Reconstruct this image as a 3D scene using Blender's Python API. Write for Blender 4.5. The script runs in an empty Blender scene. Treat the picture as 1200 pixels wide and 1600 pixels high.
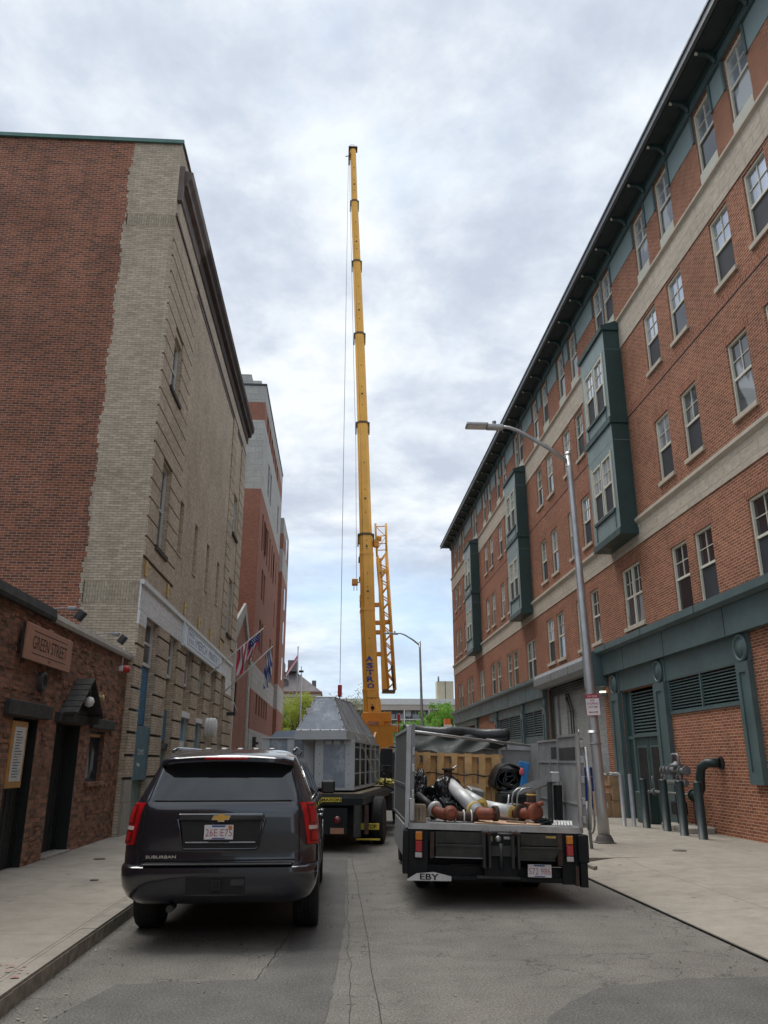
import bpy, bmesh, math, random
from mathutils import Vector, Matrix, Euler, noise
R = math.radians
scene = bpy.context.scene
COL = scene.collection
random.seed(7)

# ------------------------------------------------------------------ camera
cam_d = bpy.data.cameras.new('camera'); cam = bpy.data.objects.new('camera', cam_d); COL.objects.link(cam)
cam_d.sensor_fit = 'VERTICAL'; cam_d.sensor_height = 24.0; cam_d.lens = 1232/1600*24.0
cam_d.clip_start = 0.1; cam_d.clip_end = 2000
cam.location = (0, 0, 1.75); cam.rotation_euler = (R(90+17.57), 0, R(-3.45))
scene.camera = cam
# ------------------------------------------------------------------ world and sun
SUN_EL, SUN_AZ = 68.0, 325.0        # azimuth: 0 = down the street, clockwise; 325 = ahead and to the left
w = bpy.data.worlds.new('World'); scene.world = w; w.use_nodes = True
nt = w.node_tree; nt.nodes.clear()
def wn(t, **k):
    n = nt.nodes.new(t)
    for a, b in k.items(): setattr(n, a, b)
    return n
out = wn('ShaderNodeOutputWorld'); bg = wn('ShaderNodeBackground'); bg.inputs[1].default_value = 0.1
sky = wn('ShaderNodeTexSky', sky_type='NISHITA', sun_disc=False)
sky.sun_elevation = R(SUN_EL); sky.sun_rotation = R(SUN_AZ); sky.altitude = 20; sky.air_density = 1.0; sky.dust_density = 2.0
tc = wn('ShaderNodeTexCoord'); sep = wn('ShaderNodeSeparateXYZ')
nt.links.new(tc.outputs['Generated'], sep.inputs[0])
def wm(op, a, b=None, clamp=False):
    n = wn('ShaderNodeMath', operation=op, use_clamp=clamp)
    for i, v in enumerate((a, b)):
        if v is None: continue
        if isinstance(v, (int, float)): n.inputs[i].default_value = v
        else: nt.links.new(v, n.inputs[i])
    return n.outputs[0]
zz = wm('MAXIMUM', sep.outputs[2], 0.0); den = wm('ADD', zz, 0.16)
cx = wm('DIVIDE', sep.outputs[0], den); cy = wm('DIVIDE', sep.outputs[1], den)
cmb = wn('ShaderNodeCombineXYZ'); nt.links.new(cx, cmb.inputs[0]); nt.links.new(cy, cmb.inputs[1])
def wnoise(scale, detail, rough, dist=0.0, off=(0, 0, 0), sc=(1, 1, 1)):
    mp = wn('ShaderNodeMapping'); mp.inputs['Location'].default_value = off; mp.inputs['Scale'].default_value = sc
    nt.links.new(cmb.outputs[0], mp.inputs[0])
    n = wn('ShaderNodeTexNoise'); n.inputs['Scale'].default_value = scale; n.inputs['Detail'].default_value = detail
    n.inputs['Roughness'].default_value = rough; n.inputs['Distortion'].default_value = dist
    nt.links.new(mp.outputs[0], n.inputs['Vector']); return n.outputs[0]
def wramp(src, stops):
    n = wn('ShaderNodeValToRGB'); cr = n.color_ramp
    while len(cr.elements) < len(stops): cr.elements.new(0.5)
    for e, (p, c) in zip(cr.elements, stops): e.position = p; e.color = (*c, 1)
    nt.links.new(src, n.inputs[0]); return n.outputs[0]
def wmix(f, a, b, t='MIX'):
    n = wn('ShaderNodeMix', data_type='RGBA', blend_type=t)
    if isinstance(f, (int, float)): n.inputs[0].default_value = f
    else: nt.links.new(f, n.inputs[0])
    for i, v in ((6, a), (7, b)):
        if isinstance(v, tuple): n.inputs[i].default_value = (*v, 1)
        else: nt.links.new(v, n.inputs[i])
    return n.outputs[2]
n_big = wnoise(2.1, 10, 0.58, 0.25, off=(1.7, 0.6, 0))
n_fine = wnoise(6.5, 9, 0.62, 0.2, off=(3.1, 5.2, 2))
n_cover = wnoise(1.1, 6, 0.55, 0.4, off=(5.3, 2.2, 1))
n_sum = wm('ADD', wm('MULTIPLY', n_big, 0.72), wm('MULTIPLY', n_fine, 0.28))
CK = 8.0                                        # cloud colours are divided by the background strength
cloud = wramp(n_sum, [(0.40, (0.41, 0.455, 0.54)), (0.465, (0.475, 0.52, 0.595)), (0.53, (0.57, 0.615, 0.67)), (0.60, (0.67, 0.70, 0.725))])
cl = wn('ShaderNodeVectorMath', operation='SCALE'); nt.links.new(cloud, cl.inputs[0]); cl.inputs['Scale'].default_value = CK
blue = wramp(zz, [(0.0, (0.55, 0.72, 0.85)), (0.12, (0.43, 0.63, 0.83)), (0.35, (0.38, 0.55, 0.78)), (1.0, (0.3, 0.5, 0.8))])
bl = wn('ShaderNodeVectorMath', operation='SCALE'); nt.links.new(blue, bl.inputs[0]); bl.inputs['Scale'].default_value = CK
clear = wmix(0.75, sky.outputs[0], bl.outputs[0])
horiz = wramp(zz, [(0.0, (0.42, 0.42, 0.42)), (0.10, (0.20, 0.20, 0.20)), (0.30, (0.05, 0.05, 0.05)), (0.5, (0, 0, 0))])
cov = wm('SUBTRACT', n_cover, horiz)
covr = wramp(cov, [(0.10, (0.15, 0.15, 0.15)), (0.33, (0.70, 0.70, 0.70)), (0.47, (1, 1, 1))])
skycol = wmix(covr, clear, cl.outputs[0])
nt.links.new(skycol, bg.inputs[0]); nt.links.new(bg.outputs[0], out.inputs[0])
sd = bpy.data.lights.new('sun', 'SUN'); sun = bpy.data.objects.new('sun', sd); COL.objects.link(sun)
sd.energy = 1.6; sd.angle = R(40); sd.color = (1.0, 0.96, 0.90)
sun.rotation_euler = (R(90-SUN_EL), 0, R(180-SUN_AZ)); sun.location = (-20, -20, 60)
scene.view_settings.view_transform = 'Standard'; scene.view_settings.look = 'None'
scene.view_settings.exposure = 0.87; scene.view_settings.gamma = 1.0; scene.view_settings.use_curve_mapping = False
scene.cycles.max_bounces = 6; scene.cycles.diffuse_bounces = 3; scene.cycles.glossy_bounces = 3
scene.cycles.transmission_bounces = 4; scene.cycles.transparent_max_bounces = 8

# ------------------------------------------------------------------ materials
MT = {}
class NB:
    def __init__(s, name):
        m = bpy.data.materials.new(name); m.use_nodes = True; s.m = m; s.t = m.node_tree; s.t.nodes.clear()
        s.o = s.n('ShaderNodeOutputMaterial'); s.p = s.n('ShaderNodeBsdfPrincipled'); s.l(s.p.outputs[0], s.o.inputs[0])
        s.tc = s.n('ShaderNodeTexCoord'); MT[name] = m
    def n(s, t, **k):
        x = s.t.nodes.new(t)
        for a, b in k.items(): setattr(x, a, b)
        return x
    def l(s, a, b): s.t.links.new(a, b)
    def noise(s, scale, detail=4, rough=0.55, co='Object', dist=0, sc=None):
        x = s.n('ShaderNodeTexNoise'); x.inputs['Scale'].default_value = scale; x.inputs['Detail'].default_value = detail
        x.inputs['Roughness'].default_value = rough; x.inputs['Distortion'].default_value = dist
        if sc:
            mp = s.n('ShaderNodeMapping'); mp.inputs['Scale'].default_value = sc; s.l(s.tc.outputs[co], mp.inputs[0]); s.l(mp.outputs[0], x.inputs['Vector'])
        else: s.l(s.tc.outputs[co], x.inputs['Vector'])
        return x.outputs[0]
    def ramp(s, src, stops):
        x = s.n('ShaderNodeValToRGB'); cr = x.color_ramp
        while len(cr.elements) < len(stops): cr.elements.new(0.5)
        for e, (p, c) in zip(cr.elements, stops):
            e.position = p; e.color = (*c, 1) if isinstance(c, tuple) else (c, c, c, 1)
        s.l(src, x.inputs[0]); return x.outputs[0]
    def mix(s, f, a, b, t='MIX'):
        x = s.n('ShaderNodeMix', data_type='RGBA', blend_type=t)
        if isinstance(f, (int, float)): x.inputs[0].default_value = f
        else: s.l(f, x.inputs[0])
        for i, v in ((6, a), (7, b)):
            if isinstance(v, tuple): x.inputs[i].default_value = (*v, 1)
            else: s.l(v, x.inputs[i])
        return x.outputs[2]
    def bump(s, src, strength, dist=0.01, prev=None):
        x = s.n('ShaderNodeBump'); x.inputs['Strength'].default_value = strength; x.inputs['Distance'].default_value = dist
        s.l(src, x.inputs['Height'])
        if prev is not None: s.l(prev, x.inputs['Normal'])
        return x.outputs[0]
def P(name, col, rough=0.6, metal=0.0, var=0.18, vscale=2.5, bump=0.0, bscale=30, spec=0.5, coat=0.0, ior=None, dirt=0.0, dirtcol=(0.10, 0.085, 0.07)):
    b = NB(name); base = col
    if var > 0:
        f = b.ramp(b.noise(vscale, 6, 0.6), [(0.3, 1-var), (0.7, 1+var)])
        base = b.mix(1.0, col, f, 'MULTIPLY')
    if dirt > 0:
        d = b.ramp(b.noise(vscale*1.7, 9, 0.7, sc=(1, 1, 0.35)), [(0.5, 0.0), (0.72, dirt)])
        base = b.mix(d, base, dirtcol)
    if isinstance(base, tuple): b.p.inputs['Base Color'].default_value = (*base, 1)
    else: b.l(base, b.p.inputs['Base Color'])
    b.p.inputs['Roughness'].default_value = rough; b.p.inputs['Metallic'].default_value = metal
    if rough > 0.15 and var > 0:
        rr = b.ramp(b.noise(vscale*2.2, 4, 0.6), [(0.3, max(0.05, rough-0.08)), (0.7, min(1, rough+0.1))]); b.l(rr, b.p.inputs['Roughness'])
    b.p.inputs['Specular IOR Level'].default_value = spec
    if ior: b.p.inputs['IOR'].default_value = ior
    if coat: b.p.inputs['Coat Weight'].default_value = coat; b.p.inputs['Coat Roughness'].default_value = 0.04
    if bump > 0: b.l(b.bump(b.noise(bscale, 5, 0.6), bump, 0.01), b.p.inputs['Normal'])
    return b.m
def brick(name, c1, c2, mortar, bw=0.205, rh=0.068, ms=0.010, var=0.25, stain=0.35, staincol=(0.05, 0.04, 0.035), rough=0.9, bumpd=0.006, vs=0.5, offset=0.5, wear=0.0, wearcol=(0.3, 0.15, 0.08), rot=False):
    b = NB(name)
    bt = b.n('ShaderNodeTexBrick'); bt.offset = offset
    bt.inputs['Scale'].default_value = 1.0; bt.inputs['Brick Width'].default_value = bw; bt.inputs['Row Height'].default_value = rh
    bt.inputs['Mortar Size'].default_value = ms*0.5; bt.inputs['Mortar Smooth'].default_value = 0.3; bt.inputs['Bias'].default_value = -0.1
    bt.inputs['Color1'].default_value = (*c1, 1); bt.inputs['Color2'].default_value = (*c2, 1); bt.inputs['Mortar'].default_value = (*mortar, 1)
    # slight wobble so courses are not ruler-straight
    nz = b.n('ShaderNodeTexNoise'); nz.inputs['Scale'].default_value = 3.0; b.l(b.tc.outputs['UV'], nz.inputs['Vector'])
    sub = b.n('ShaderNodeVectorMath', operation='SUBTRACT'); b.l(nz.outputs['Color'], sub.inputs[0]); sub.inputs[1].default_value = (0.5, 0.5, 0.5)
    scl = b.n('ShaderNodeVectorMath', operation='SCALE'); b.l(sub.outputs[0], scl.inputs[0]); scl.inputs['Scale'].default_value = 0.012
    add = b.n('ShaderNodeVectorMath', operation='ADD'); b.l(b.tc.outputs['UV'], add.inputs[0]); b.l(scl.outputs[0], add.inputs[1])
    vec = add.outputs[0]
    if rot:
        mp = b.n('ShaderNodeMapping'); mp.inputs['Rotation'].default_value = (0, 0, R(90)); b.l(vec, mp.inputs[0]); vec = mp.outputs[0]
    b.l(vec, bt.inputs['Vector'])
    f = b.ramp(b.noise(vs, 8, 0.65, co='UV'), [(0.3, 1-var), (0.7, 1+var)])
    base = b.mix(1.0, bt.outputs['Color'], f, 'MULTIPLY')
    f2 = b.ramp(b.noise(9, 3, 0.6, co='UV', sc=(0.5, 1.6, 1)), [(0.3, 0.82), (0.7, 1.18)])
    base = b.mix(1.0, base, f2, 'MULTIPLY')
    d = b.ramp(b.noise(vs*1.6, 10, 0.72, co='UV', sc=(1.3, 0.6, 1)), [(0.52, 0.0), (0.75, stain)])
    base = b.mix(d, base, staincol)
    sk = b.ramp(b.noise(1.3, 7, 0.6, co='UV', sc=(2.6, 0.16, 1)), [(0.56, 0.0), (0.76, min(0.45, stain*1.1))]); base = b.mix(sk, base, staincol)
    if wear > 0:
        d = b.ramp(b.noise(vs*2.6, 10, 0.75, co='UV', sc=(0.7, 1.5, 1)), [(0.58, 0.0), (0.64, wear)])
        base = b.mix(d, base, b.mix(bt.outputs['Fac'], wearcol, mortar))
    b.l(base, b.p.inputs['Base Color']); b.p.inputs['Roughness'].default_value = rough; b.p.inputs['Specular IOR Level'].default_value = 0.25
    inv = b.n('ShaderNodeMath', operation='SUBTRACT'); inv.inputs[0].default_value = 1.0; b.l(bt.outputs['Fac'], inv.inputs[1])
    n1 = b.bump(inv.outputs[0], 0.8, bumpd); b.l(b.bump(b.noise(60, 3, 0.6, co='UV'), 0.25, 0.004, n1), b.p.inputs['Normal'])
    return b.m

brick('red_brick_apartment', (0.32, 0.115, 0.062), (0.195, 0.064, 0.036), (0.56, 0.42, 0.30), ms=0.013, var=0.17, stain=0.22)
brick('soldier_course', (0.32, 0.108, 0.058), (0.20, 0.062, 0.036), (0.52, 0.38, 0.28), ms=0.013, var=0.12, stain=0.15, rot=True)
brick('old_red_brick', (0.29, 0.102, 0.055), (0.115, 0.052, 0.036), (0.42, 0.29, 0.22), ms=0.016, var=0.38, stain=0.55, staincol=(0.11, 0.065, 0.05), vs=0.35, wear=0.5, wearcol=(0.33, 0.12, 0.06))
brick('tan_brick', (0.56, 0.465, 0.35), (0.43, 0.355, 0.265), (0.18, 0.15, 0.12), ms=0.009, var=0.16, stain=0.35, staincol=(0.17, 0.14, 0.11), bw=0.215, rh=0.066)
brick('tan_soldier', (0.47, 0.395, 0.29), (0.37, 0.31, 0.235), (0.20, 0.17, 0.13), ms=0.009, var=0.15, stain=0.25, staincol=(0.17, 0.14, 0.11), rot=True)
brick('white_painted_brick', (0.74, 0.75, 0.74), (0.70, 0.71, 0.70), (0.52, 0.52, 0.51), ms=0.008, var=0.08, stain=0.2, staincol=(0.35, 0.34, 0.32), bw=0.6, rh=0.28)
brick('blue_painted_brick', (0.10, 0.22, 0.33), (0.08, 0.19, 0.29), (0.05, 0.12, 0.2), ms=0.008, var=0.10, stain=0.2)
brick('rough_brown_brick', (0.34, 0.16, 0.10), (0.10, 0.060, 0.042), (0.22, 0.165, 0.125), ms=0.016, var=0.30, stain=0.5, staincol=(0.075, 0.062, 0.045), bumpd=0.02, vs=0.8, bw=0.2, rh=0.072, wear=0.3, wearcol=(0.30, 0.16, 0.10))
brick('modern_brick', (0.32, 0.14, 0.095), (0.27, 0.115, 0.078), (0.30, 0.20, 0.16), var=0.10, stain=0.1)
brick('modern_stone', (0.43, 0.42, 0.39), (0.38, 0.37, 0.345), (0.22, 0.22, 0.21), bw=1.0, rh=0.42, ms=0.02, var=0.10, stain=0.35, staincol=(0.27, 0.26, 0.24), bumpd=0.003)
brick('limestone_band', (0.52, 0.45, 0.36), (0.47, 0.405, 0.325), (0.27, 0.23, 0.19), bw=0.80, rh=0.30, ms=0.014, var=0.07, stain=0.25, staincol=(0.27, 0.23, 0.19), bumpd=0.003)
brick('grey_block', (0.34, 0.35, 0.34), (0.31, 0.32, 0.31), (0.22, 0.225, 0.22), bw=0.40, rh=0.20, ms=0.010, var=0.10, stain=0.2, staincol=(0.2, 0.2, 0.19), bumpd=0.003)
P('limestone', (0.52, 0.45, 0.36), 0.85, var=0.12, bump=0.15, dirt=0.3, dirtcol=(0.25, 0.21, 0.17))
P('granite_base', (0.33, 0.30, 0.26), 0.85, var=0.18, vscale=6, bump=0.25, bscale=60, dirt=0.3)
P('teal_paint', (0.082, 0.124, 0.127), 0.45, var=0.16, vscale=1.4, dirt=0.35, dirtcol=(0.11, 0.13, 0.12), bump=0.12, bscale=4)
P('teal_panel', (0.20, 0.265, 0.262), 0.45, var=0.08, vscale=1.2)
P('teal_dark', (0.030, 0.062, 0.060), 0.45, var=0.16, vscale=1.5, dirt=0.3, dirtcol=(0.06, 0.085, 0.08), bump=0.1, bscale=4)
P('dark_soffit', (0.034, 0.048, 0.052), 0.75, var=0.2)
P('grey_gutter', (0.11, 0.125, 0.14), 0.45, var=0.08)
P('cream_frame', (0.70, 0.665, 0.55), 0.5, var=0.06, vscale=8, dirt=0.1)
P('white_frame', (0.62, 0.62, 0.60), 0.5, var=0.06, vscale=6, dirt=0.15)
P('pale_spandrel', (0.50, 0.50, 0.41), 0.6, var=0.08)
P('insect_screen', (0.040, 0.042, 0.048), 0.6, var=0.15, vscale=0.7, spec=0.35)
P('dark_frame', (0.03, 0.033, 0.04), 0.5, var=0.1)
P('black_line', (0.012, 0.012, 0.012), 0.8, var=0.2)
P('copper_edge', (0.10, 0.20, 0.17), 0.6, var=0.3, vscale=1.5)
P('brown_cornice', (0.125, 0.092, 0.078), 0.7, var=0.25, vscale=1.5)
P('roof_tar', (0.05, 0.05, 0.052), 0.9, var=0.2)
P('gold_metal', (0.55, 0.36, 0.10), 0.45, 0.0, var=0.2, vscale=9)
P('blue_paint', (0.07, 0.17, 0.26), 0.5, var=0.12, dirt=0.2)
P('pale_blue_frame', (0.27, 0.40, 0.48), 0.5, var=0.08)
P('mural_teal', (0.035, 0.13, 0.17), 0.5, var=0.15, dirt=0.25)
P('mural_green', (0.14, 0.21, 0.19), 0.7, var=0.25, vscale=4, dirt=0.4, dirtcol=(0.28, 0.25, 0.2))
P('dark_wood', (0.035, 0.035, 0.032), 0.8, var=0.35, vscale=5, bump=0.4, bscale=25, dirt=0.3, dirtcol=(0.12, 0.11, 0.1))
P('black_door', (0.010, 0.013, 0.013), 0.5, var=0.3, vscale=3)
P('sign_copper', (0.37, 0.175, 0.10), 0.55, var=0.10, vscale=2, dirt=0.2, dirtcol=(0.30, 0.12, 0.06))
P('sign_ink', (0.04, 0.022, 0.015), 0.7, var=0.1)
P('menu_wood', (0.42, 0.21, 0.05), 0.5, var=0.15, vscale=8)
P('paper', (0.55, 0.55, 0.52), 0.7, var=0.15, vscale=14)
P('galvanised', (0.24, 0.25, 0.26), 0.55, 0.3, var=0.15, vscale=5, dirt=0.15)
P('lamp_aluminium', (0.46, 0.46, 0.46), 0.42, 0.75, var=0.14, vscale=3, dirt=0.25, dirtcol=(0.25, 0.23, 0.2))
P('cast_dark', (0.10, 0.095, 0.085), 0.7, 0.3, var=0.2)
P('sign_white', (0.72, 0.70, 0.70), 0.45, var=0.06)
P('sign_red', (0.38, 0.02, 0.045), 0.45, var=0.06)
P('sign_blue', (0.05, 0.08, 0.22), 0.5, var=0.05)
P('sign_pale', (0.68, 0.75, 0.79), 0.5, var=0.06)
P('sign_green', (0.0, 0.16, 0.10), 0.5, var=0.05)
P('red_plastic', (0.45, 0.02, 0.02), 0.3, var=0.1)
P('white_plastic', (0.65, 0.65, 0.63), 0.4, var=0.1, dirt=0.2)
P('yellow_plastic', (0.58, 0.48, 0.22), 0.5, var=0.1)
P('meter_green', (0.010, 0.024, 0.024), 0.45, var=0.2, dirt=0.15)
P('pipe_grey', (0.17, 0.175, 0.18), 0.5, 0.2, var=0.2, vscale=9, dirt=0.3)
P('cardboard', (0.34, 0.215, 0.12), 0.85, var=0.15, vscale=5)
P('blue_bin', (0.012, 0.045, 0.20), 0.45, var=0.15)
P('crane_yellow', (0.84, 0.42, 0.06), 0.42, var=0.10, vscale=0.8, dirt=0.2, dirtcol=(0.30, 0.13, 0.03))
P('crane_orange', (0.66, 0.27, 0.02), 0.45, var=0.12, vscale=1.5, dirt=0.2, dirtcol=(0.2, 0.08, 0.02))
P('crane_collar', (0.10, 0.065, 0.035), 0.6, var=0.2)
P('crane_blue', (0.03, 0.06, 0.34), 0.5, var=0.05)
P('steel_dark', (0.045, 0.045, 0.045), 0.55, 0.3, var=0.3, vscale=4)
P('wire', (0.16, 0.17, 0.18), 0.5, 0.5, var=0)
P('car_black', (0.008, 0.011, 0.019), 0.20, 0.0, var=0.0, spec=0.6, coat=1.0)
P('car_trim', (0.012, 0.012, 0.013), 0.55, var=0.15, vscale=6)
P('tyre', (0.014, 0.014, 0.015), 0.8, var=0.2, vscale=8, bump=0.2, bscale=80)
P('chrome', (0.62, 0.62, 0.63), 0.12, 1.0, var=0.0)
P('alloy', (0.38, 0.38, 0.39), 0.3, 0.9, var=0.05)
P('tail_red', (0.42, 0.004, 0.010), 0.18, var=0.0, coat=1.0)
P('tail_red_dark', (0.13, 0.004, 0.006), 0.15, var=0.0, coat=1.0)
P('tail_clear', (0.55, 0.50, 0.50), 0.15, var=0.1, vscale=40, coat=1.0)
P('tail_amber', (0.60, 0.19, 0.01), 0.25, var=0.1, vscale=40, coat=0.6)
P('badge_gold', (0.75, 0.46, 0.10), 0.25, 0.4, var=0.1)
P('truck_black', (0.009, 0.011, 0.012), 0.55, var=0.3, vscale=3, dirt=0.3, dirtcol=(0.035, 0.033, 0.028), spec=0.3)
P('liftgate_metal', (0.040, 0.042, 0.036), 0.5, 0.3, var=0.3, vscale=4, dirt=0.4, dirtcol=(0.14, 0.12, 0.09))
P('bed_plate', (0.28, 0.28, 0.28), 0.5, 0.4, var=0.2, vscale=3, dirt=0.4, dirtcol=(0.16, 0.13, 0.11))
P('aluminium_panel', (0.27, 0.275, 0.275), 0.5, 0.3, var=0.22, vscale=3, dirt=0.45, dirtcol=(0.17, 0.155, 0.135))
P('aluminium_post', (0.48, 0.49, 0.49), 0.38, 0.75, var=0.15, vscale=6, dirt=0.2)
P('pallet_wood', (0.62, 0.38, 0.165), 0.8, var=0.22, vscale=7, bump=0.2, dirt=0.2, dirtcol=(0.3, 0.17, 0.07))
P('plywood', (0.50, 0.33, 0.22), 0.8, var=0.15, vscale=5)
P('tarp_black', (0.016, 0.018, 0.019), 0.32, var=0.25, vscale=6, bump=0.5, bscale=12)
P('tarp_green', (0.010, 0.016, 0.015), 0.65, var=0.25, vscale=4, bump=0.5, bscale=8)
P('bag_plastic', (0.014, 0.015, 0.017), 0.22, var=0.1, bump=0.6, bscale=9)
P('jacket_silver', (0.50, 0.51, 0.51), 0.5, 0.25, var=0.15, vscale=7, dirt=0.35, dirtcol=(0.25, 0.23, 0.2), bump=0.2, bscale=12)
P('foam_yellow', (0.50, 0.36, 0.10), 0.9, var=0.25, vscale=14, bump=0.5, bscale=40)
P('rusty_iron', (0.075, 0.045, 0.035), 0.8, 0.2, var=0.35, vscale=9, bump=0.3)
P('red_iron', (0.22, 0.060, 0.030), 0.65, var=0.4, vscale=9, dirt=0.75, dirtcol=(0.10, 0.04, 0.03))
P('blue_plastic', (0.02, 0.19, 0.50), 0.4, var=0.1)
P('glove_pink', (0.60, 0.10, 0.12), 0.7, var=0.1)
P('crate_wood', (0.25, 0.20, 0.14), 0.85, var=0.25, vscale=9)
P('duct_paint', (0.42, 0.435, 0.44), 0.5, 0.2, var=0.10, vscale=1.5, dirt=0.15, dirtcol=(0.3, 0.31, 0.30))
P('truck_sign_yellow', (0.60, 0.46, 0.04), 0.55, var=0.15, dirt=0.35, dirtcol=(0.15, 0.12, 0.05))
P('strap_yellow', (0.40, 0.36, 0.10), 0.8, var=0.2)
P('strap_white', (0.55, 0.53, 0.47), 0.8, var=0.15)
P('flag_red', (0.42, 0.03, 0.06), 0.8, var=0.1)
P('flag_white', (0.62, 0.60, 0.60), 0.8, var=0.08)
P('flag_blue', (0.03, 0.05, 0.20), 0.8, var=0.1)
P('flag_bright_blue', (0.03, 0.08, 0.34), 0.8, var=0.1)
P('sandstone', (0.47, 0.42, 0.31), 0.9, var=0.12, vscale=0.4)
P('slate_mansard', (0.14, 0.12, 0.12), 0.7, var=0.15, vscale=0.6)
P('rust_trim', (0.20, 0.10, 0.075), 0.8, var=0.1)
P('bg_concrete', (0.42, 0.36, 0.30), 0.9, var=0.08, vscale=0.2)
P('bg_rail', (0.20, 0.21, 0.22), 0.7, var=0.1)
P('bg_white', (0.60, 0.58, 0.55), 0.7, var=0.1)
P('bg_dark', (0.075, 0.08, 0.09), 0.4, var=0.3, vscale=0.4)
P('bark', (0.085, 0.065, 0.045), 0.9, var=0.25, vscale=3, bump=0.3)
P('orange_mesh', (0.55, 0.14, 0.03), 0.7, var=0.1)
def P_leaf(name, a, b_):
    b = NB(name); c = b.ramp(b.noise(0.9, 3, 0.6), [(0.35, a), (0.65, b_)]); b.l(c, b.p.inputs['Base Color'])
    b.p.inputs['Roughness'].default_value = 0.6
    b.p.inputs['Transmission Weight'].default_value = 0.0
    tr = b.n('ShaderNodeBsdfTranslucent'); b.l(c, tr.inputs[0]); mx = b.n('ShaderNodeMixShader'); mx.inputs[0].default_value = 0.4
    b.l(b.p.outputs[0], mx.inputs[1]); b.l(tr.outputs[0], mx.inputs[2]); b.l(mx.outputs[0], b.o.inputs[0])
P_leaf('leaf_yellow', (0.24, 0.30, 0.04), (0.40, 0.46, 0.07))
P_leaf('leaf_olive', (0.12, 0.16, 0.04), (0.22, 0.25, 0.07))
P_leaf('leaf_green', (0.10, 0.24, 0.02), (0.22, 0.42, 0.05))
def glass(name, col, rough=0.04, ior=1.9, wob=0.06, curtain=None, metal=0.0):
    b = NB(name); b.p.inputs['Metallic'].default_value = metal
    f = b.ramp(b.noise(0.8, 3, 0.5), [(0.35, 0.7), (0.65, 1.3)])
    base = b.mix(1.0, col, f, 'MULTIPLY')
    if curtain:
        d = b.ramp(b.noise(1.6, 2, 0.5, sc=(1, 1, 0.4)), [(0.55, 0.0), (0.58, 0.8)]); base = b.mix(d, base, curtain)
    b.l(base, b.p.inputs['Base Color']); b.p.inputs['Roughness'].default_value = rough
    b.p.inputs['IOR'].default_value = ior; b.p.inputs['Specular IOR Level'].default_value = 0.5
    b.l(b.bump(b.noise(1.3, 2, 0.5), wob, 0.02), b.p.inputs['Normal'])
glass('window_glass', (0.50, 0.54, 0.60), ior=1.8, metal=0.62)
glass('window_glass_curtain', (0.06, 0.065, 0.07), ior=1.8, curtain=(0.35, 0.37, 0.37))
glass('dark_glass', (0.02, 0.023, 0.028), ior=1.7)
glass('car_glass', (0.012, 0.014, 0.016), ior=1.75, wob=0.0)
glass('bg_glass', (0.06, 0.07, 0.08), ior=1.8)
b = NB('lamp_glow'); b.p.inputs['Base Color'].default_value = (0.8, 0.75, 0.6, 1); b.p.inputs['Emission Color'].default_value = (1, 0.93, 0.75, 1); b.p.inputs['Emission Strength'].default_value = 0.8
# perforated / corrugated look of the truck's side panel
b = NB('mesh_panel'); wv = b.n('ShaderNodeTexWave', wave_type='BANDS', bands_direction='Z'); wv.inputs['Scale'].default_value = 12; b.l(b.tc.outputs['Object'], wv.inputs[0])
wv2 = b.n('ShaderNodeTexWave', wave_type='BANDS', bands_direction='Y'); wv2.inputs['Scale'].default_value = 12; b.l(b.tc.outputs['Object'], wv2.inputs[0])
c = b.mix(1.0, b.ramp(wv.outputs[1], [(0.3, 0.35), (0.7, 1.0)]), b.ramp(wv2.outputs[1], [(0.3, 0.45), (0.7, 1.0)]), 'MULTIPLY')
c = b.mix(1.0, c, (0.24, 0.245, 0.24), 'MULTIPLY'); b.l(c, b.p.inputs['Base Color']); b.p.inputs['Metallic'].default_value = 0.4; b.p.inputs['Roughness'].default_value = 0.5
# galvanised duct sheet: blue-grey primer with pale brushed borders and smears
b = NB('duct_sheet')
n1 = b.noise(2.2, 9, 0.7, dist=0.6); n2 = b.noise(9, 6, 0.7)
c = b.ramp(n1, [(0.38, (0.19, 0.22, 0.26)), (0.53, (0.23, 0.26, 0.30)), (0.62, (0.36, 0.385, 0.41)), (0.68, (0.26, 0.29, 0.33))])
c = b.mix(1.0, c, b.ramp(n2, [(0.3, 0.85), (0.7, 1.15)]), 'MULTIPLY'); b.l(c, b.p.inputs['Base Color']); b.p.inputs['Roughness'].default_value = 0.5; b.p.inputs['Metallic'].default_value = 0.1
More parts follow.
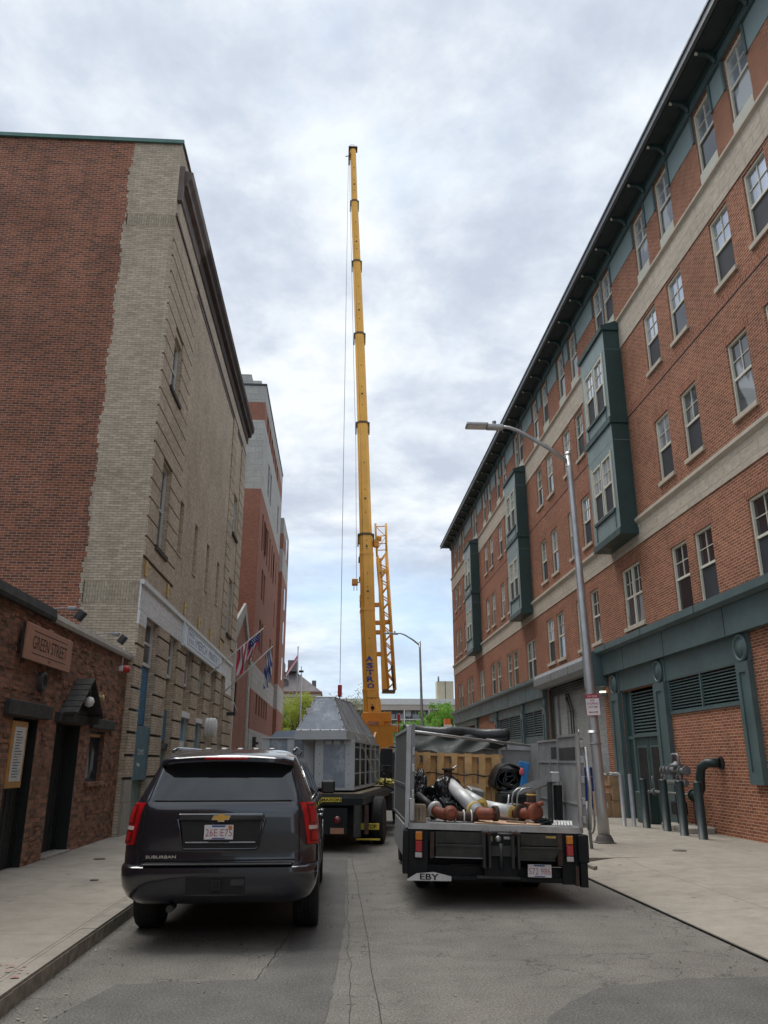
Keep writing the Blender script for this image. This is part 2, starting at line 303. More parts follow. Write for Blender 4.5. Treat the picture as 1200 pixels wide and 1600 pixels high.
# asphalt
def asphalt(name, c0, c1, cracks=True):
    b = NB(name)
    big = b.noise(0.22, 8, 0.62, co='UV'); mid = b.noise(2.4, 8, 0.65, co='UV'); fine = b.noise(55, 4, 0.7, co='UV'); lane = b.noise(0.8, 3, 0.5, co='UV', sc=(1.6, 0.08, 1))
    col = b.ramp(big, [(0.3, c0), (0.7, c1)])
    col = b.mix(1.0, col, b.ramp(mid, [(0.3, 0.84), (0.7, 1.16)]), 'MULTIPLY')
    col = b.mix(1.0, col, b.ramp(lane, [(0.3, 0.86), (0.7, 1.12)]), 'MULTIPLY')
    col = b.mix(1.0, col, b.ramp(fine, [(0.32, 0.50), (0.5, 1.0), (0.68, 1.75)]), 'MULTIPLY')
    bmp = b.bump(fine, 0.5, 0.006)
    if cracks:
        vo = b.n('ShaderNodeTexVoronoi', feature='DISTANCE_TO_EDGE'); vo.inputs['Scale'].default_value = 1.5
        nz = b.n('ShaderNodeTexNoise'); nz.inputs['Scale'].default_value = 2.5; nz.inputs['Detail'].default_value = 6; b.l(b.tc.outputs['UV'], nz.inputs['Vector'])
        mm = b.n('ShaderNodeVectorMath', operation='SCALE'); b.l(nz.outputs['Color'], mm.inputs[0]); mm.inputs['Scale'].default_value = 0.9
        ad = b.n('ShaderNodeVectorMath', operation='ADD'); b.l(b.tc.outputs['UV'], ad.inputs[0]); b.l(mm.outputs[0], ad.inputs[1]); b.l(ad.outputs[0], vo.inputs['Vector'])
        crack = b.ramp(vo.outputs['Distance'], [(0.005, 1.0), (0.018, 0.0)])
        mask = b.ramp(b.noise(0.55, 4, 0.6, co='UV'), [(0.44, 0.0), (0.56, 0.65)])
        cm = b.mix(1.0, crack, mask, 'MULTIPLY')
        col = b.mix(cm, col, (0.022, 0.021, 0.020))
        spots = b.ramp(b.noise(1.3, 2, 0.4, co='UV', sc=(1, 0.6, 1)), [(0.70, 0.0), (0.76, 0.55)]); col = b.mix(spots, col, (0.03, 0.029, 0.028))
    b.l(col, b.p.inputs['Base Color']); b.p.inputs['Roughness'].default_value = 0.85; b.p.inputs['Specular IOR Level'].default_value = 0.3
    b.l(bmp, b.p.inputs['Normal'])
asphalt('asphalt', (0.122, 0.115, 0.103), (0.165, 0.155, 0.138))
asphalt('asphalt_patch', (0.092, 0.089, 0.084), (0.115, 0.111, 0.103), cracks=False)
asphalt('tar_seam', (0.035, 0.034, 0.032), (0.055, 0.053, 0.05), cracks=False)
def concrete(name, c0, c1, joint=None):
    b = NB(name)
    big = b.noise(0.5, 8, 0.6, co='UV'); mid = b.noise(3.5, 8, 0.7, co='UV'); fine = b.noise(70, 3, 0.7, co='UV')
    col = b.ramp(big, [(0.3, c0), (0.7, c1)])
    col = b.mix(1.0, col, b.ramp(mid, [(0.3, 0.82), (0.7, 1.15)]), 'MULTIPLY'); col = b.mix(1.0, col, b.ramp(fine, [(0.3, 0.78), (0.7, 1.25)]), 'MULTIPLY')
    st = b.ramp(b.noise(1.1, 6, 0.7, co='UV'), [(0.54, 0.0), (0.72, 0.45)]); col = b.mix(st, col, (0.10, 0.09, 0.075))
    gum = b.ramp(b.noise(5, 1, 0.3, co='UV'), [(0.76, 0.0), (0.79, 0.6)]); col = b.mix(gum, col, (0.05, 0.048, 0.045))
    bmp = b.bump(fine, 0.3, 0.004)
    if joint:
        bt = b.n('ShaderNodeTexBrick'); bt.offset = 0.0; bt.inputs['Scale'].default_value = 1; bt.inputs['Brick Width'].default_value = joint[0]; bt.inputs['Row Height'].default_value = joint[1]
        bt.inputs['Mortar Size'].default_value = 0.007; bt.inputs['Mortar Smooth'].default_value = 0.4; b.l(b.tc.outputs['UV'], bt.inputs['Vector'])
        col = b.mix(b.ramp(bt.outputs['Fac'], [(0.2, 0.0), (0.9, 0.8)]), col, (0.06, 0.055, 0.045))
    b.l(col, b.p.inputs['Base Color']); b.p.inputs['Roughness'].default_value = 0.9; b.l(bmp, b.p.inputs['Normal'])
concrete('concrete_walk', (0.23, 0.205, 0.17), (0.31, 0.28, 0.235), (2.55, 1.75))
concrete('concrete_apron', (0.24, 0.215, 0.18), (0.31, 0.28, 0.235), (5.2, 3.4))
concrete('kerb_granite', (0.22, 0.20, 0.17), (0.30, 0.275, 0.235))
P('kerb_face', (0.25, 0.23, 0.19), 0.9, var=0.4, vscale=8, bump=0.6, bscale=20)

# ------------------------------------------------------------------ geometry helpers
TMP = []
class MB:
    def __init__(s): s.v = []; s.f = []; s.mi = []; s.ms = []; s.sm = []; s.uv = {}
    def m(s, name):
        if name not in s.ms: s.ms.append(name)
        return s.ms.index(name)
    def add(s, vs, fs, mat, smooth=False):
        o = len(s.v); k = s.m(mat); s.v += [Vector(p) for p in vs]
        for f in fs: s.f.append([i+o for i in f]); s.mi.append(k); s.sm.append(smooth)
        return o
    def box(s, x0, x1, y0, y1, z0, z1, mat, M=None):
        if x0 > x1: x0, x1 = x1, x0
        if y0 > y1: y0, y1 = y1, y0
        if z0 > z1: z0, z1 = z1, z0
        vs = [Vector(p) for p in ((x0,y0,z0),(x1,y0,z0),(x1,y1,z0),(x0,y1,z0),(x0,y0,z1),(x1,y0,z1),(x1,y1,z1),(x0,y1,z1))]
        if M is not None: vs = [M @ p for p in vs]
        s.add(vs, [(0,3,2,1),(4,5,6,7),(0,1,5,4),(1,2,6,5),(2,3,7,6),(3,0,4,7)], mat); return s
    def bevbox(s, x0, x1, y0, y1, z0, z1, mat, r=0.02, n=2, M=None, jitter=0.0):
        bm = bmesh.new(); bmesh.ops.create_cube(bm, size=1)
        for v in bm.verts:
            v.co = Vector(((x0+x1)/2+v.co.x*(x1-x0), (y0+y1)/2+v.co.y*(y1-y0), (z0+z1)/2+v.co.z*(z1-z0)))
        bmesh.ops.bevel(bm, geom=bm.edges[:], offset=r, segments=n, affect='EDGES', profile=0.6)
        s.frombm(bm, mat, M, jitter); return s
    def frombm(s, bm, mat, M=None, jitter=0.0, smooth=False):
        bm.verts.index_update(); vs = [v.co.copy() for v in bm.verts]
        if jitter: vs = [v+Vector([random.uniform(-jitter, jitter) for _ in range(3)]) for v in vs]
        if M is not None: vs = [M @ v for v in vs]
        s.add(vs, [[v.index for v in f.verts] for f in bm.faces], mat, smooth); bm.free()
    def quad(s, a, b, c, d, mat): s.add([a, b, c, d], [(0,1,2,3)], mat); return s
    def prism(s, poly, axis, a, b, mat):
        """poly: 2D points; axis: 'x' (pts y,z), 'y' (pts x,z), 'z' (pts x,y)"""
        f = {'x': lambda p, t: (t, p[0], p[1]), 'y': lambda p, t: (p[0], t, p[1]), 'z': lambda p, t: (p[0], p[1], t)}[axis]
        n = len(poly); vs = [f(p, a) for p in poly]+[f(p, b) for p in poly]
        fs = [list(range(n))[::-1], [n+i for i in range(n)]]+[[i, (i+1) % n, n+(i+1) % n, n+i] for i in range(n)]
        s.add(vs, fs, mat); return s
    def tube(s, pts, r, mat, n=8, caps=True, smooth=True):
        pts = [Vector(p) for p in pts]; rs = r if isinstance(r, (list, tuple)) else [r]*len(pts)
        vs = []; prev = None
        for i, p in enumerate(pts):
            if i == 0: d = pts[1]-pts[0]
            elif i == len(pts)-1: d = pts[-1]-pts[-2]
            else: d = (pts[i+1]-p).normalized()+(p-pts[i-1]).normalized()
            d.normalize()
            if prev is None:
                a = Vector((0,0,1)) if abs(d.z) < 0.9 else Vector((1,0,0)); u = d.cross(a).normalized()
            else: u = (prev-d*prev.dot(d)).normalized()
            prev = u; w_ = d.cross(u)
            for k in range(n):
                t = 2*math.pi*k/n; vs.append(p+(u*math.cos(t)+w_*math.sin(t))*rs[i])
        fs = []
        for i in range(len(pts)-1):
            for k in range(n): fs.append([i*n+k, i*n+(k+1) % n, (i+1)*n+(k+1) % n, (i+1)*n+k])
        o = s.add(vs, fs, mat, smooth)
        if caps:
            e = (len(pts)-1)*n; k_ = s.m(mat)
            s.f.append([o+k for k in range(n)][::-1]); s.mi.append(k_); s.sm.append(False)
            s.f.append([o+e+k for k in range(n)]); s.mi.append(k_); s.sm.append(False)
        return s
    def lathe(s, prof, c, axis, mat, n=24, smooth=True, M=None):
        """prof: (r, t) along axis from centre c"""
        ax = {'x': Vector((1,0,0)), 'y': Vector((0,1,0)), 'z': Vector((0,0,1))}[axis] if isinstance(axis, str) else Vector(axis).normalized()
        a = Vector((0,0,1)) if abs(ax.z) < 0.9 else Vector((1,0,0)); u = ax.cross(a).normalized(); w_ = ax.cross(u); c = Vector(c)
        vs = []
        for r, t in prof:
            for k in range(n):
                q = 2*math.pi*k/n; vs.append(c+ax*t+(u*math.cos(q)+w_*math.sin(q))*r)
        if M is not None: vs = [M @ v for v in vs]
        fs = [[i*n+k, i*n+(k+1) % n, (i+1)*n+(k+1) % n, (i+1)*n+k] for i in range(len(prof)-1) for k in range(n)]
        o = s.add(vs, fs, mat, smooth); k_ = s.m(mat)
        for e in (0, len(prof)-1):
            if prof[e][0] > 1e-4: s.f.append([o+e*n+k for k in range(n)]); s.mi.append(k_); s.sm.append(False)
        return s
    def text(s, txt, c, right, up, w_, h, mat, depth=0.004, bold=0.0):
        cu = bpy.data.curves.new('t', 'FONT'); cu.body = txt; cu.extrude = 0.0; cu.offset = bold; cu.resolution_u = 3
        ob = bpy.data.objects.new('t', cu); COL.objects.link(ob)
        dg = bpy.context.evaluated_depsgraph_get(); me = bpy.data.meshes.new_from_object(ob.evaluated_get(dg))
        xs = [v.co.x for v in me.vertices]; ys = [v.co.y for v in me.vertices]
        x0, x1, y0, y1 = min(xs), max(xs), min(ys), max(ys)
        right = Vector(right).normalized(); up = Vector(up).normalized(); nrm = right.cross(up); c = Vector(c)
        vs = [c+right*((v.co.x-(x0+x1)/2)/(x1-x0)*w_)+up*((v.co.y-(y0+y1)/2)/(y1-y0)*h)+nrm*depth for v in me.vertices]
        s.add(vs, [list(p.vertices) for p in me.polygons], mat)
        bpy.data.objects.remove(ob); bpy.data.curves.remove(cu); bpy.data.meshes.remove(me); return s
    def build(s, name, parent=None, world=False, bevel=0.0, uvscale=1.0):
        if world and parent is not None: Mi = WM(parent).inverted(); vs = [Mi @ v for v in s.v]
        else: vs = s.v
        me = bpy.data.meshes.new(name); me.from_pydata([tuple(v) for v in vs], [], s.f)
        for k in s.ms: me.materials.append(MT[k])
        for p, k, q in zip(me.polygons, s.mi, s.sm): p.material_index = k; p.use_smooth = q
        me.update(); uv = me.uv_layers.new(name='UVMap')
        co = [v for v in s.v]
        for p in me.polygons:
            idx = list(p.vertices)
            if len(idx) >= 3:
                n = Vector((0,0,0))
                for i in range(len(idx)):
                    a, b_ = co[idx[i]], co[idx[(i+1) % len(idx)]]
                    n += Vector(((a.y-b_.y)*(a.z+b_.z), (a.z-b_.z)*(a.x+b_.x), (a.x-b_.x)*(a.y+b_.y)))
            ax, ay, az = abs(n.x), abs(n.y), abs(n.z)
            for li in p.loop_indices:
                c = co[me.loops[li].vertex_index]
                if az >= ax and az >= ay: t = (c.x, c.y)
                elif ax >= ay: t = (c.y, c.z)
                else: t = (c.x, c.z)
                uv.data[li].uv = (t[0]*uvscale, t[1]*uvscale)
        ob = bpy.data.objects.new(name, me); COL.objects.link(ob)
        if parent is not None: ob.parent = parent; MATS[ob.name] = WM(parent)
        if bevel > 0:
            md = ob.modifiers.new('bevel', 'BEVEL'); md.width = bevel; md.segments = 2; md.limit_method = 'ANGLE'; md.angle_limit = R(40)
        return ob
MATS = {}
def WM(o): return MATS.get(o.name, Matrix.Identity(4))
def tag(o, label=None, cat=None, group=None, kind=None):
    if label: o['label'] = label
    if cat: o['category'] = cat
    if group: o['group'] = group
    if kind: o['kind'] = kind
    return o
def thing(name, label, cat, loc=(0,0,0), rot=(0,0,0), group=None):
    o = bpy.data.objects.new(name, None); COL.objects.link(o); o.empty_display_size = 0.2
    o.location = loc; o.rotation_euler = rot
    MATS[o.name] = Matrix.Translation(loc) @ Euler(rot).to_matrix().to_4x4()
    return tag(o, label, cat, group)
def copy_tree(o, parent=None, loc=None, label=None):
    c = o.copy(); COL.objects.link(c)
    if parent is not None: c.parent = parent
    if loc is not None: c.location = loc
    if label: c['label'] = label
    for ch in list(o.children): copy_tree(ch, c)
    return c
def wall(mb, plane, X, u0, u1, v0, v1, holes, mat, depth=0.0, revmat=None, sgn=1):
    """vertical wall with rectangular holes; plane 'x' (u=y) or 'y' (u=x). holes (u0,u1,v0,v1). depth: reveals go X+sgn*depth"""
    us = sorted({u0, u1, *[h[0] for h in holes], *[h[1] for h in holes]}); us = [u for u in us if u0 <= u <= u1]
    vs = sorted({v0, v1, *[h[2] for h in holes], *[h[3] for h in holes]}); vs = [v for v in vs if v0 <= v <= v1]
    g = (lambda u, v, d=0.0: (X+d, u, v)) if plane == 'x' else (lambda u, v, d=0.0: (u, X+d, v))
    for j in range(len(vs)-1):
        run = None
        for i in range(len(us)-1):
            cu, cv = (us[i]+us[i+1])/2, (vs[j]+vs[j+1])/2
            hole = any(h[0] < cu < h[1] and h[2] < cv < h[3] for h in holes)
            if not hole and run is None: run = us[i]
            if hole and run is not None: mb.quad(g(run, vs[j]), g(us[i], vs[j]), g(us[i], vs[j+1]), g(run, vs[j+1]), mat); run = None
        if run is not None: mb.quad(g(run, vs[j]), g(us[-1], vs[j]), g(us[-1], vs[j+1]), g(run, vs[j+1]), mat)
    if depth:
        d = sgn*depth; rm = revmat or mat
        for h in holes:
            a, b_, c, e = h
            mb.quad(g(a, c), g(a, e), g(a, e, d), g(a, c, d), rm); mb.quad(g(b_, c), g(b_, c, d), g(b_, e, d), g(b_, e), rm)
            mb.quad(g(a, e), g(b_, e), g(b_, e, d), g(a, e, d), rm); mb.quad(g(a, c), g(a, c, d), g(b_, c, d), g(b_, c), rm)
def window(parent, X, s, y0, y1, z0, z1, kind='sash', frame='cream_frame', up='window_glass', low='insect_screen', sill=None, rec=0.09, label=None, fw=0.055):
    """window in a plane x = X, wall facing direction -s (s=+1: the wall's inside is +x)"""
    f = MB(); g = MB(); a = X+s*rec
    def fr(ya, yb, za, zb, d0=0.0, d1=0.05): f.box(a-s*d1, a+s*0.02+s*d0, ya, yb, za, zb, frame)
    fr(y0, y0+fw, z0, z1); fr(y1-fw, y1, z0, z1); fr(y0+fw, y1-fw, z1-fw, z1); fr(y0+fw, y1-fw, z0, z0+fw)
    cols = [(y0+fw, y1-fw)]
    if kind == 'double':
        m = (y0+y1)/2; fr(m-fw*0.7, m+fw*0.7, z0+fw, z1-fw, 0, 0.055); cols = [(y0+fw, m-fw*0.7), (m+fw*0.7, y1-fw)]
    zm = (z0+z1)/2
    for ya, yb in cols:
        if kind in ('sash', 'double'):
            f.box(a-s*0.035, a+s*0.02, ya, yb, zm-0.03, zm+0.03, frame)
            t = 0.018; ym = (ya+yb)/2; zu = (zm+0.03+z1-fw)/2
            f.box(a-s*0.012, a+s*0.012, ym-t/2, ym+t/2, zm+0.03, z1-fw, frame)
            f.box(a-s*0.011, a+s*0.012, ya, yb, zu-t/2, zu+t/2, frame)
            g.box(a+s*0.012, a+s*0.03, ya, yb, zm, z1-fw, up); g.box(a-s*0.0, a+s*0.03, ya, yb, z0+fw, zm-0.03, low)
        elif kind == 'plain':
            g.box(a+s*0.012, a+s*0.03, ya, yb, z0+fw, z1-fw, up)
        elif kind == 'sash2':
            f.box(a-s*0.03, a+s*0.02, ya, yb, zm-0.03, zm+0.03, frame)
            g.box(a+s*0.015, a+s*0.03, ya, yb, zm+0.03, z1-fw, up); g.box(a+s*0.0, a+s*0.03, ya, yb, z0+fw, zm-0.03, low)
    fo = f.build('window', parent, world=True)
    if label: fo['label'] = label
    p = g.build('pane', fo, world=True)
    if sill:
        m = MB(); m.box(X-s*0.06, X+s*rec, y0-0.07, y1+0.07, z0-0.11, z0, sill); m.build('sill', fo, world=True)
    return fo

# ================================================================== THE SETTING
def struct(mb, name): o = mb.build(name); o['kind'] = 'structure'; return o
m = MB(); m.box(-400, 400, -120, 500, -0.5, 0.0, 'asphalt_patch'); struct(m, 'ground')
def sheet(poly, z, mat, name):
    m = MB(); m.add([(x, y, z) for x, y in poly], [list(range(len(poly)))], mat); return struct(m, name)
sheet([(-2.36, -30), (4.6, -30), (4.6, 120), (-2.36, 120)], 0.004, 'asphalt', 'road')
sheet([(-60, 82), (80, 82), (80, 96), (-60, 96)], 0.008, 'asphalt_patch', 'cross_street')
# dark repair patches and tar seams seen in the foreground
def wob(pts, a=0.03):
    o = []
    for i, (x, y) in enumerate(pts):
        x2, y2 = pts[(i+1) % len(pts)]; n = max(1, int(math.hypot(x2-x, y2-y)/0.15))
        for k in range(n):
            t = k/n; o.append((x+(x2-x)*t+noise.noise((x+t*7, y, 3))*a, y+(y2-y)*t+noise.noise((x, y+t*7, 9))*a))
    return o
sheet(wob([(-2.05, 6.3), (-1.75, 7.45), (-0.62, 7.55), (-0.43, 8.6), (-0.35, 16), (0.28, 16), (0.14, 9.5), (0.02, 7.2), (-0.12, 5.0), (-2.3, 4.6)]), 0.009, 'asphalt_patch', 'road_patch')
sheet(wob([(1.2, 4.0), (1.55, 6.4), (2.15, 7.1), (3.0, 7.35), (5.2, 7.4), (5.2, 3.0)]), 0.009, 'asphalt_patch', 'road_patch')
def seam(x0, y0, x1, y1, wd, name='road_seam'):
    n = int(abs(y1-y0)/0.1)+2; L = []; Rr = []
    for i in range(n):
        t = i/(n-1); x = x0+(x1-x0)*t+noise.noise((t*20, x0, 1))*0.035; y = y0+(y1-y0)*t
        ww = wd*(0.5+0.9*abs(noise.noise((t*31, x0, 5)))); L.append((x-ww/2, y, 0.012)); Rr.append((x+ww/2, y, 0.012))
    m = MB(); m.add(L+Rr, [(i, i+1, n+i+1, n+i) for i in range(n-1)], 'tar_seam'); return struct(m, name)
seam(0.36, 3, 0.42, 40, 0.010); seam(0.13, 5, 0.27, 16, 0.006); seam(-0.62, 7.5, -0.42, 9.5, 0.010)
P('tar_joint', (0.09, 0.083, 0.07), 0.95, var=0.4, vscale=5)
# left pavement with its granite kerb
m = MB(); m.box(-5.3, -2.51, -30, 82, -0.1, 0.15, 'concrete_walk'); struct(m, 'pavement')
for i in range(45):
    y0 = -20+i*2.2; 
    if y0 < 2 or y0 > 60: 
        if i % 2: continue
        y1 = y0+4.38
    else: y1 = y0+2.18
m = MB()
for i in range(50):
    y0 = -24+i*2.2; e = random.uniform(-0.006, 0.006)
    m.box(-2.505, -2.355+e, y0, y0+2.185, -0.1, 0.153+e*0.6, 'kerb_granite'); m.box(-2.356+e, -2.348+e, y0+0.004, y0+2.18, -0.1, 0.125, 'kerb_face')
struct(m, 'kerb')
m = MB()
for i in range(26):   # red survey paint on the kerb and slab
    x = random.uniform(-2.85, -2.38); y = random.choice([random.uniform(6.35, 6.9), random.uniform(7.0, 7.5)])
    r = random.uniform(0.008, 0.026); m.add([(x+r*math.cos(q)*random.uniform(.5, 2.2), y+r*math.sin(q), 0.163) for q in [k*0.9 for k in range(7)]], [list(range(7))], 'paint_red')
MT['paint_red'] = P('paint_red', (0.34, 0.16, 0.14), 0.8, var=0.3, vscale=20)
struct(m, 'paint_marks')
# right side: flush driveway apron near the camera, raised pavement beyond
def zr(x, y):
    t = min(1, max(0, (x-4.0)/2.2)); base = 0.02+0.10*t
    if y > 14.9: base = 0.13
    elif y > 14.0: base = base+(0.13-base)*((y-14.0)/0.9)*min(1, max(0, (x-4.3)/0.8))
    return base
xs = [4.0, 4.25, 4.5, 5, 5.6, 6.2, 7, 8, 9.1, 14]; ys = [-30, -10, 0, 4, 8, 11, 13, 14.0, 14.3, 14.6, 14.9]
m = MB(); vs = [(x, y, zr(x, min(y, 14.89))) for y in ys for x in xs]; n = len(xs)
m.add(vs, [(j*n+i, j*n+i+1, (j+1)*n+i+1, (j+1)*n+i) for j in range(len(ys)-1) for i in range(n-1)], 'concrete_apron'); struct(m, 'driveway_apron')
m = MB(); m.box(4.42, 14, 14.9, 82, -0.1, 0.13, 'concrete_walk'); struct(m, 'pavement')
m = MB()
for i in range(26): m.box(4.27, 4.415, 14.9+i*2.6, 14.9+i*2.6+2.58, -0.1, 0.135, 'kerb_granite')
m.box(4.262, 4.27, 14.9, 82, -0.1, 0.11, 'kerb_face'); m.prism([(4.27, 14.9), (4.42, 14.9), (4.42, 14.1), (4.33, 14.0)], 'z', 0.0, 0.09, 'kerb_face'); struct(m, 'kerb')
sheet(wob([(3.975, -30), (4.005, -30), (4.005, 14.2), (3.975, 14.2)], 0.02), 0.028, 'tar_joint', 'gutter_joint')
m = MB()
for x, y, r in [(6.6, 15.9, 0.13), (7.3, 13.0, 0.14), (-3.35, 12.4, 0.06), (-4.0, 15.0, 0.1)]:
    z = zr(x, y)+0.006 if x > 0 else 0.157
    m.lathe([(r, 0), (r, 0.006), (r*0.92, 0.008), (0, 0.008)], (x, y, z), 'z', 'cast_dark', 20)
struct(m, 'access_covers')

m = MB(); rl = random.Random(21)
for i in range(420):
    x = rl.choice([rl.uniform(-2.33, -1.9), rl.uniform(-2.3, 3.9), rl.uniform(3.5, 3.95)]); y = rl.uniform(5, 17); q = rl.uniform(0.006, 0.016); a = rl.uniform(0, 3)
    m.add([(x+q*math.cos(a), y+q*math.sin(a), 0.013), (x-q*math.sin(a), y+q*math.cos(a), 0.02), (x-q*math.cos(a), y-q*math.sin(a), 0.013), (x+q*math.sin(a), y-q*math.cos(a), 0.016)], [(0,1,2,3)], rl.choice(['kerb_granite', 'kerb_granite', 'bark', 'kerb_face']))
o = m.build('road_grit'); o['kind'] = 'stuff'; o['label'] = 'loose grit and specks scattered on the asphalt'; o['category'] = 'grit'
# ================================================================== RIGHT: brick apartment building
XR = 9.0
apt = thing('apartment_building', 'long five storey red brick building on the right with green bay windows and stone bands', 'building', (XR, 30, 0))
N = [-4.1+13.15*k for k in range(5)]               # near edge of each bay
wins = []                                          # y centre, floor
cent = sorted([n+d for n in N for d in (-8.4, -6.7, -4.1, -2.35)]+[54.4, 56.8, 58.5])
cent = [c for c in cent if c > 2]
FL = {3: (9.2, 11.03), 4: (12.6, 14.4), 5: (15.9, 17.76)}
holes = []; specs = []
for c in cent:
    for fl, (a, b_) in FL.items(): holes.append((c-0.46, c+0.46, a, b_)); specs.append((c-0.46, c+0.46, a, b_, 'sash', fl))
for n in N:
    if n > -5:
        for d in (0.72, 1.68): holes.append((n+d-0.44, n+d+0.44, 15.95, 17.76)); specs.append((n+d-0.44, n+d+0.44, 15.95, 17.76, 'sash', 5))
F2 = [(12.0, 12.95, 's', 1), (14.95, 16.0, 's', 1), (17.8, 18.75, 's', 1), (19.2, 20.18, 's', 1), (22.43, 23.95, 'd', 2), (26.32, 27.2, 's', 3), (28.05, 28.9, 's', 3), (30.68, 31.7, 's', 3), (32.2, 33.25, 's', 3),
      (35.4, 37.1, 'd', 4), (38.95, 40.1, 's', 4), (40.45, 41.5, 's', 4), (43.2, 44.3, 's', 4), (44.8, 45.9, 's', 4), (48.1, 49.7, 'd', 4), (52.2, 53.2, 's', 4), (53.5, 54.5, 's', 4), (56.4, 57.3, 's', 4), (57.6, 58.5, 's', 4)]
for a, b_, k, q in F2:
    z0, z1 = {1: (5.47, 7.26), 2: (5.68, 7.5), 3: (5.68, 7.5), 4: (5.36, 7.1)}[q]
    holes.append((a, b_, z0, z1)); specs.append((a, b_, z0, z1, 'sash' if k == 's' else 'double', 2))
GAR = (26.6, 33.7, -0.2, 4.75); holes.append(GAR)
D1 = (22.1, 24.9, -0.2, 3.83); holes.append(D1)
L1 = (17.3, 21.25, 3.02, 3.83); L2 = (34.5, 38.0, 2.9, 3.9); L3 = (38.7, 44.1, 2.9, 3.9); holes += [L1, L2, L3]
W9 = (51.5, 59.5, 2.0, 4.0); holes.append(W9)
m = MB()
wall(m, 'x', XR, -8.0, 60.5, -0.3, 18.3, holes, 'red_brick_apartment', 0.12, 'red_brick_apartment')
for yy in (22.101, 24.899): m.quad((XR-0.001, yy, -0.2), (XR-0.001, yy, 3.83), (XR+0.119, yy, 3.83), (XR+0.119, yy, -0.2), 'teal_paint')
m.quad((XR, 60.5, -0.3), (22, 60.5, -0.3), (22, 60.5, 18.3), (XR, 60.5, 18.3), 'red_brick_apartment')
m.quad((XR, -8, -0.3), (22, -8, -0.3), (22, -8, 18.3), (XR, -8, 18.3), 'red_brick_apartment')
m.quad((22, -8, -0.3), (22, 60.5, -0.3), (22, 60.5, 18.3), (22, -8, 18.3), 'red_brick_apartment')
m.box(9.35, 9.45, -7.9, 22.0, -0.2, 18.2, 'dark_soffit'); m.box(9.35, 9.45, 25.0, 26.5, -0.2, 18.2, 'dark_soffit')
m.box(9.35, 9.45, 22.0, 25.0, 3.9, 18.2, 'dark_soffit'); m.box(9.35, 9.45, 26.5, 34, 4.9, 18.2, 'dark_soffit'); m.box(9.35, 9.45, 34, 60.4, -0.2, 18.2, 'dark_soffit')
m.box(9.0, 22, -40, -8.01, -0.3, 10.0, 'red_brick_apartment')  # unseen wing behind the camera, added to be reflected in the black SUV
# soldier courses over the openings
for a, b_, z0, z1, k, fl in specs:
    if fl in (2, 3): m.box(XR-0.006, XR+0.01, a-0.12, b_+0.12, z1+0.003, z1+0.21, 'soldier_course')
m.box(XR-0.004, XR+0.01, -8, 60.5, 12.04, 12.24, 'soldier_course'); m.box(XR-0.007, XR+0.01, -8, 60.5, 12.0, 12.035, 'black_line')
m.build('wall', apt, world=True)
m = MB()
for z0, z1, p in [(7.95, 8.55, 0.025), (14.48, 15.36, 0.025)]: m = MB(); m.box(XR-p, XR+0.02, -8.02, 60.53, z0, z1, 'limestone_band'); m.build('stone_band', apt, world=True)
m = MB(); m.prism([(XR-0.03, 8.553), (XR-0.11, 8.63), (XR-0.11, 8.72), (XR+0.02, 8.79), (XR+0.02, 8.553)], 'y', -8.03, 60.56, 'limestone'); m.build('stone_moulding', apt, world=True)
m = MB(); m.prism([(XR-0.03, 15.363), (XR-0.10, 15.42), (XR-0.10, 15.48), (XR+0.02, 15.52), (XR+0.02, 15.363)], 'y', -8.03, 60.56, 'limestone'); m.build('stone_moulding', apt, world=True)
rw = random.Random(3)
for a, b_, z0, z1, k, fl in specs:
    if b_ < 11.5: continue
    up = 'window_glass' if fl > 2 else rw.choice(['window_glass_curtain', 'dark_glass', 'window_glass'])
    low = rw.choice(['insect_screen', 'insect_screen', 'insect_screen', 'dark_glass', 'window_glass_curtain'])
    if fl > 2 and rw.random() < 0.22: up = 'window_glass_curtain'
    window(apt, XR, 1, a, b_, z0, z1, k, up=up, low=low, sill=('limestone' if fl in (3, 4) or (fl == 2 and z0 > 5.6) else None))
# pale spandrels under and teal frieze between the top windows
for a, b_, z0, z1, k, fl in specs:
    if fl == 5 and b_ > 11: m = MB(); m.box(XR-0.012, XR+0.1, a+0.002, b_-0.002, 15.525, z0-0.002, 'pale_spandrel'); m.build('spandrel', apt, world=True)
tops = sorted([(a, b_) for a, b_, z0, z1, k, fl in specs if fl == 5])
for (a, b_), (c, d) in zip(tops, tops[1:]):
    gap = c-b_
    if gap < 0.25 or (0.6 < gap < 0.9 and abs(((b_+c)/2-N[2]+3.22) % 13.15) < 0.3):
        e_ = 0.002 if gap < 0.25 else 0.03; m = MB(); m.box(XR-0.03, XR+0.05, b_+e_, c-e_, 15.53, 17.8, 'teal_panel'); m.build('mullion', apt, world=True); continue
    if c < 9: continue
    m = MB(); m.box(XR-0.012, XR+0.02, b_+0.08, c-0.08, 17.0, 17.8, 'teal_panel'); m.build('frieze_panel', apt, world=True)
    for t in (b_+0.01, c-0.09): m = MB(); m.box(XR-0.05, XR+0.03, t, t+0.08, 16.95, 17.8, 'teal_paint'); m.build('mullion', apt, world=True)
m = MB(); m.box(XR-0.10, XR+0.05, -8.05, 60.55, 17.803, 18.02, 'teal_paint'); m.box(XR-0.16, XR+0.05, -8.07, 60.57, 18.022, 18.14, 'teal_dark'); m.build('top_beam', apt, world=True)
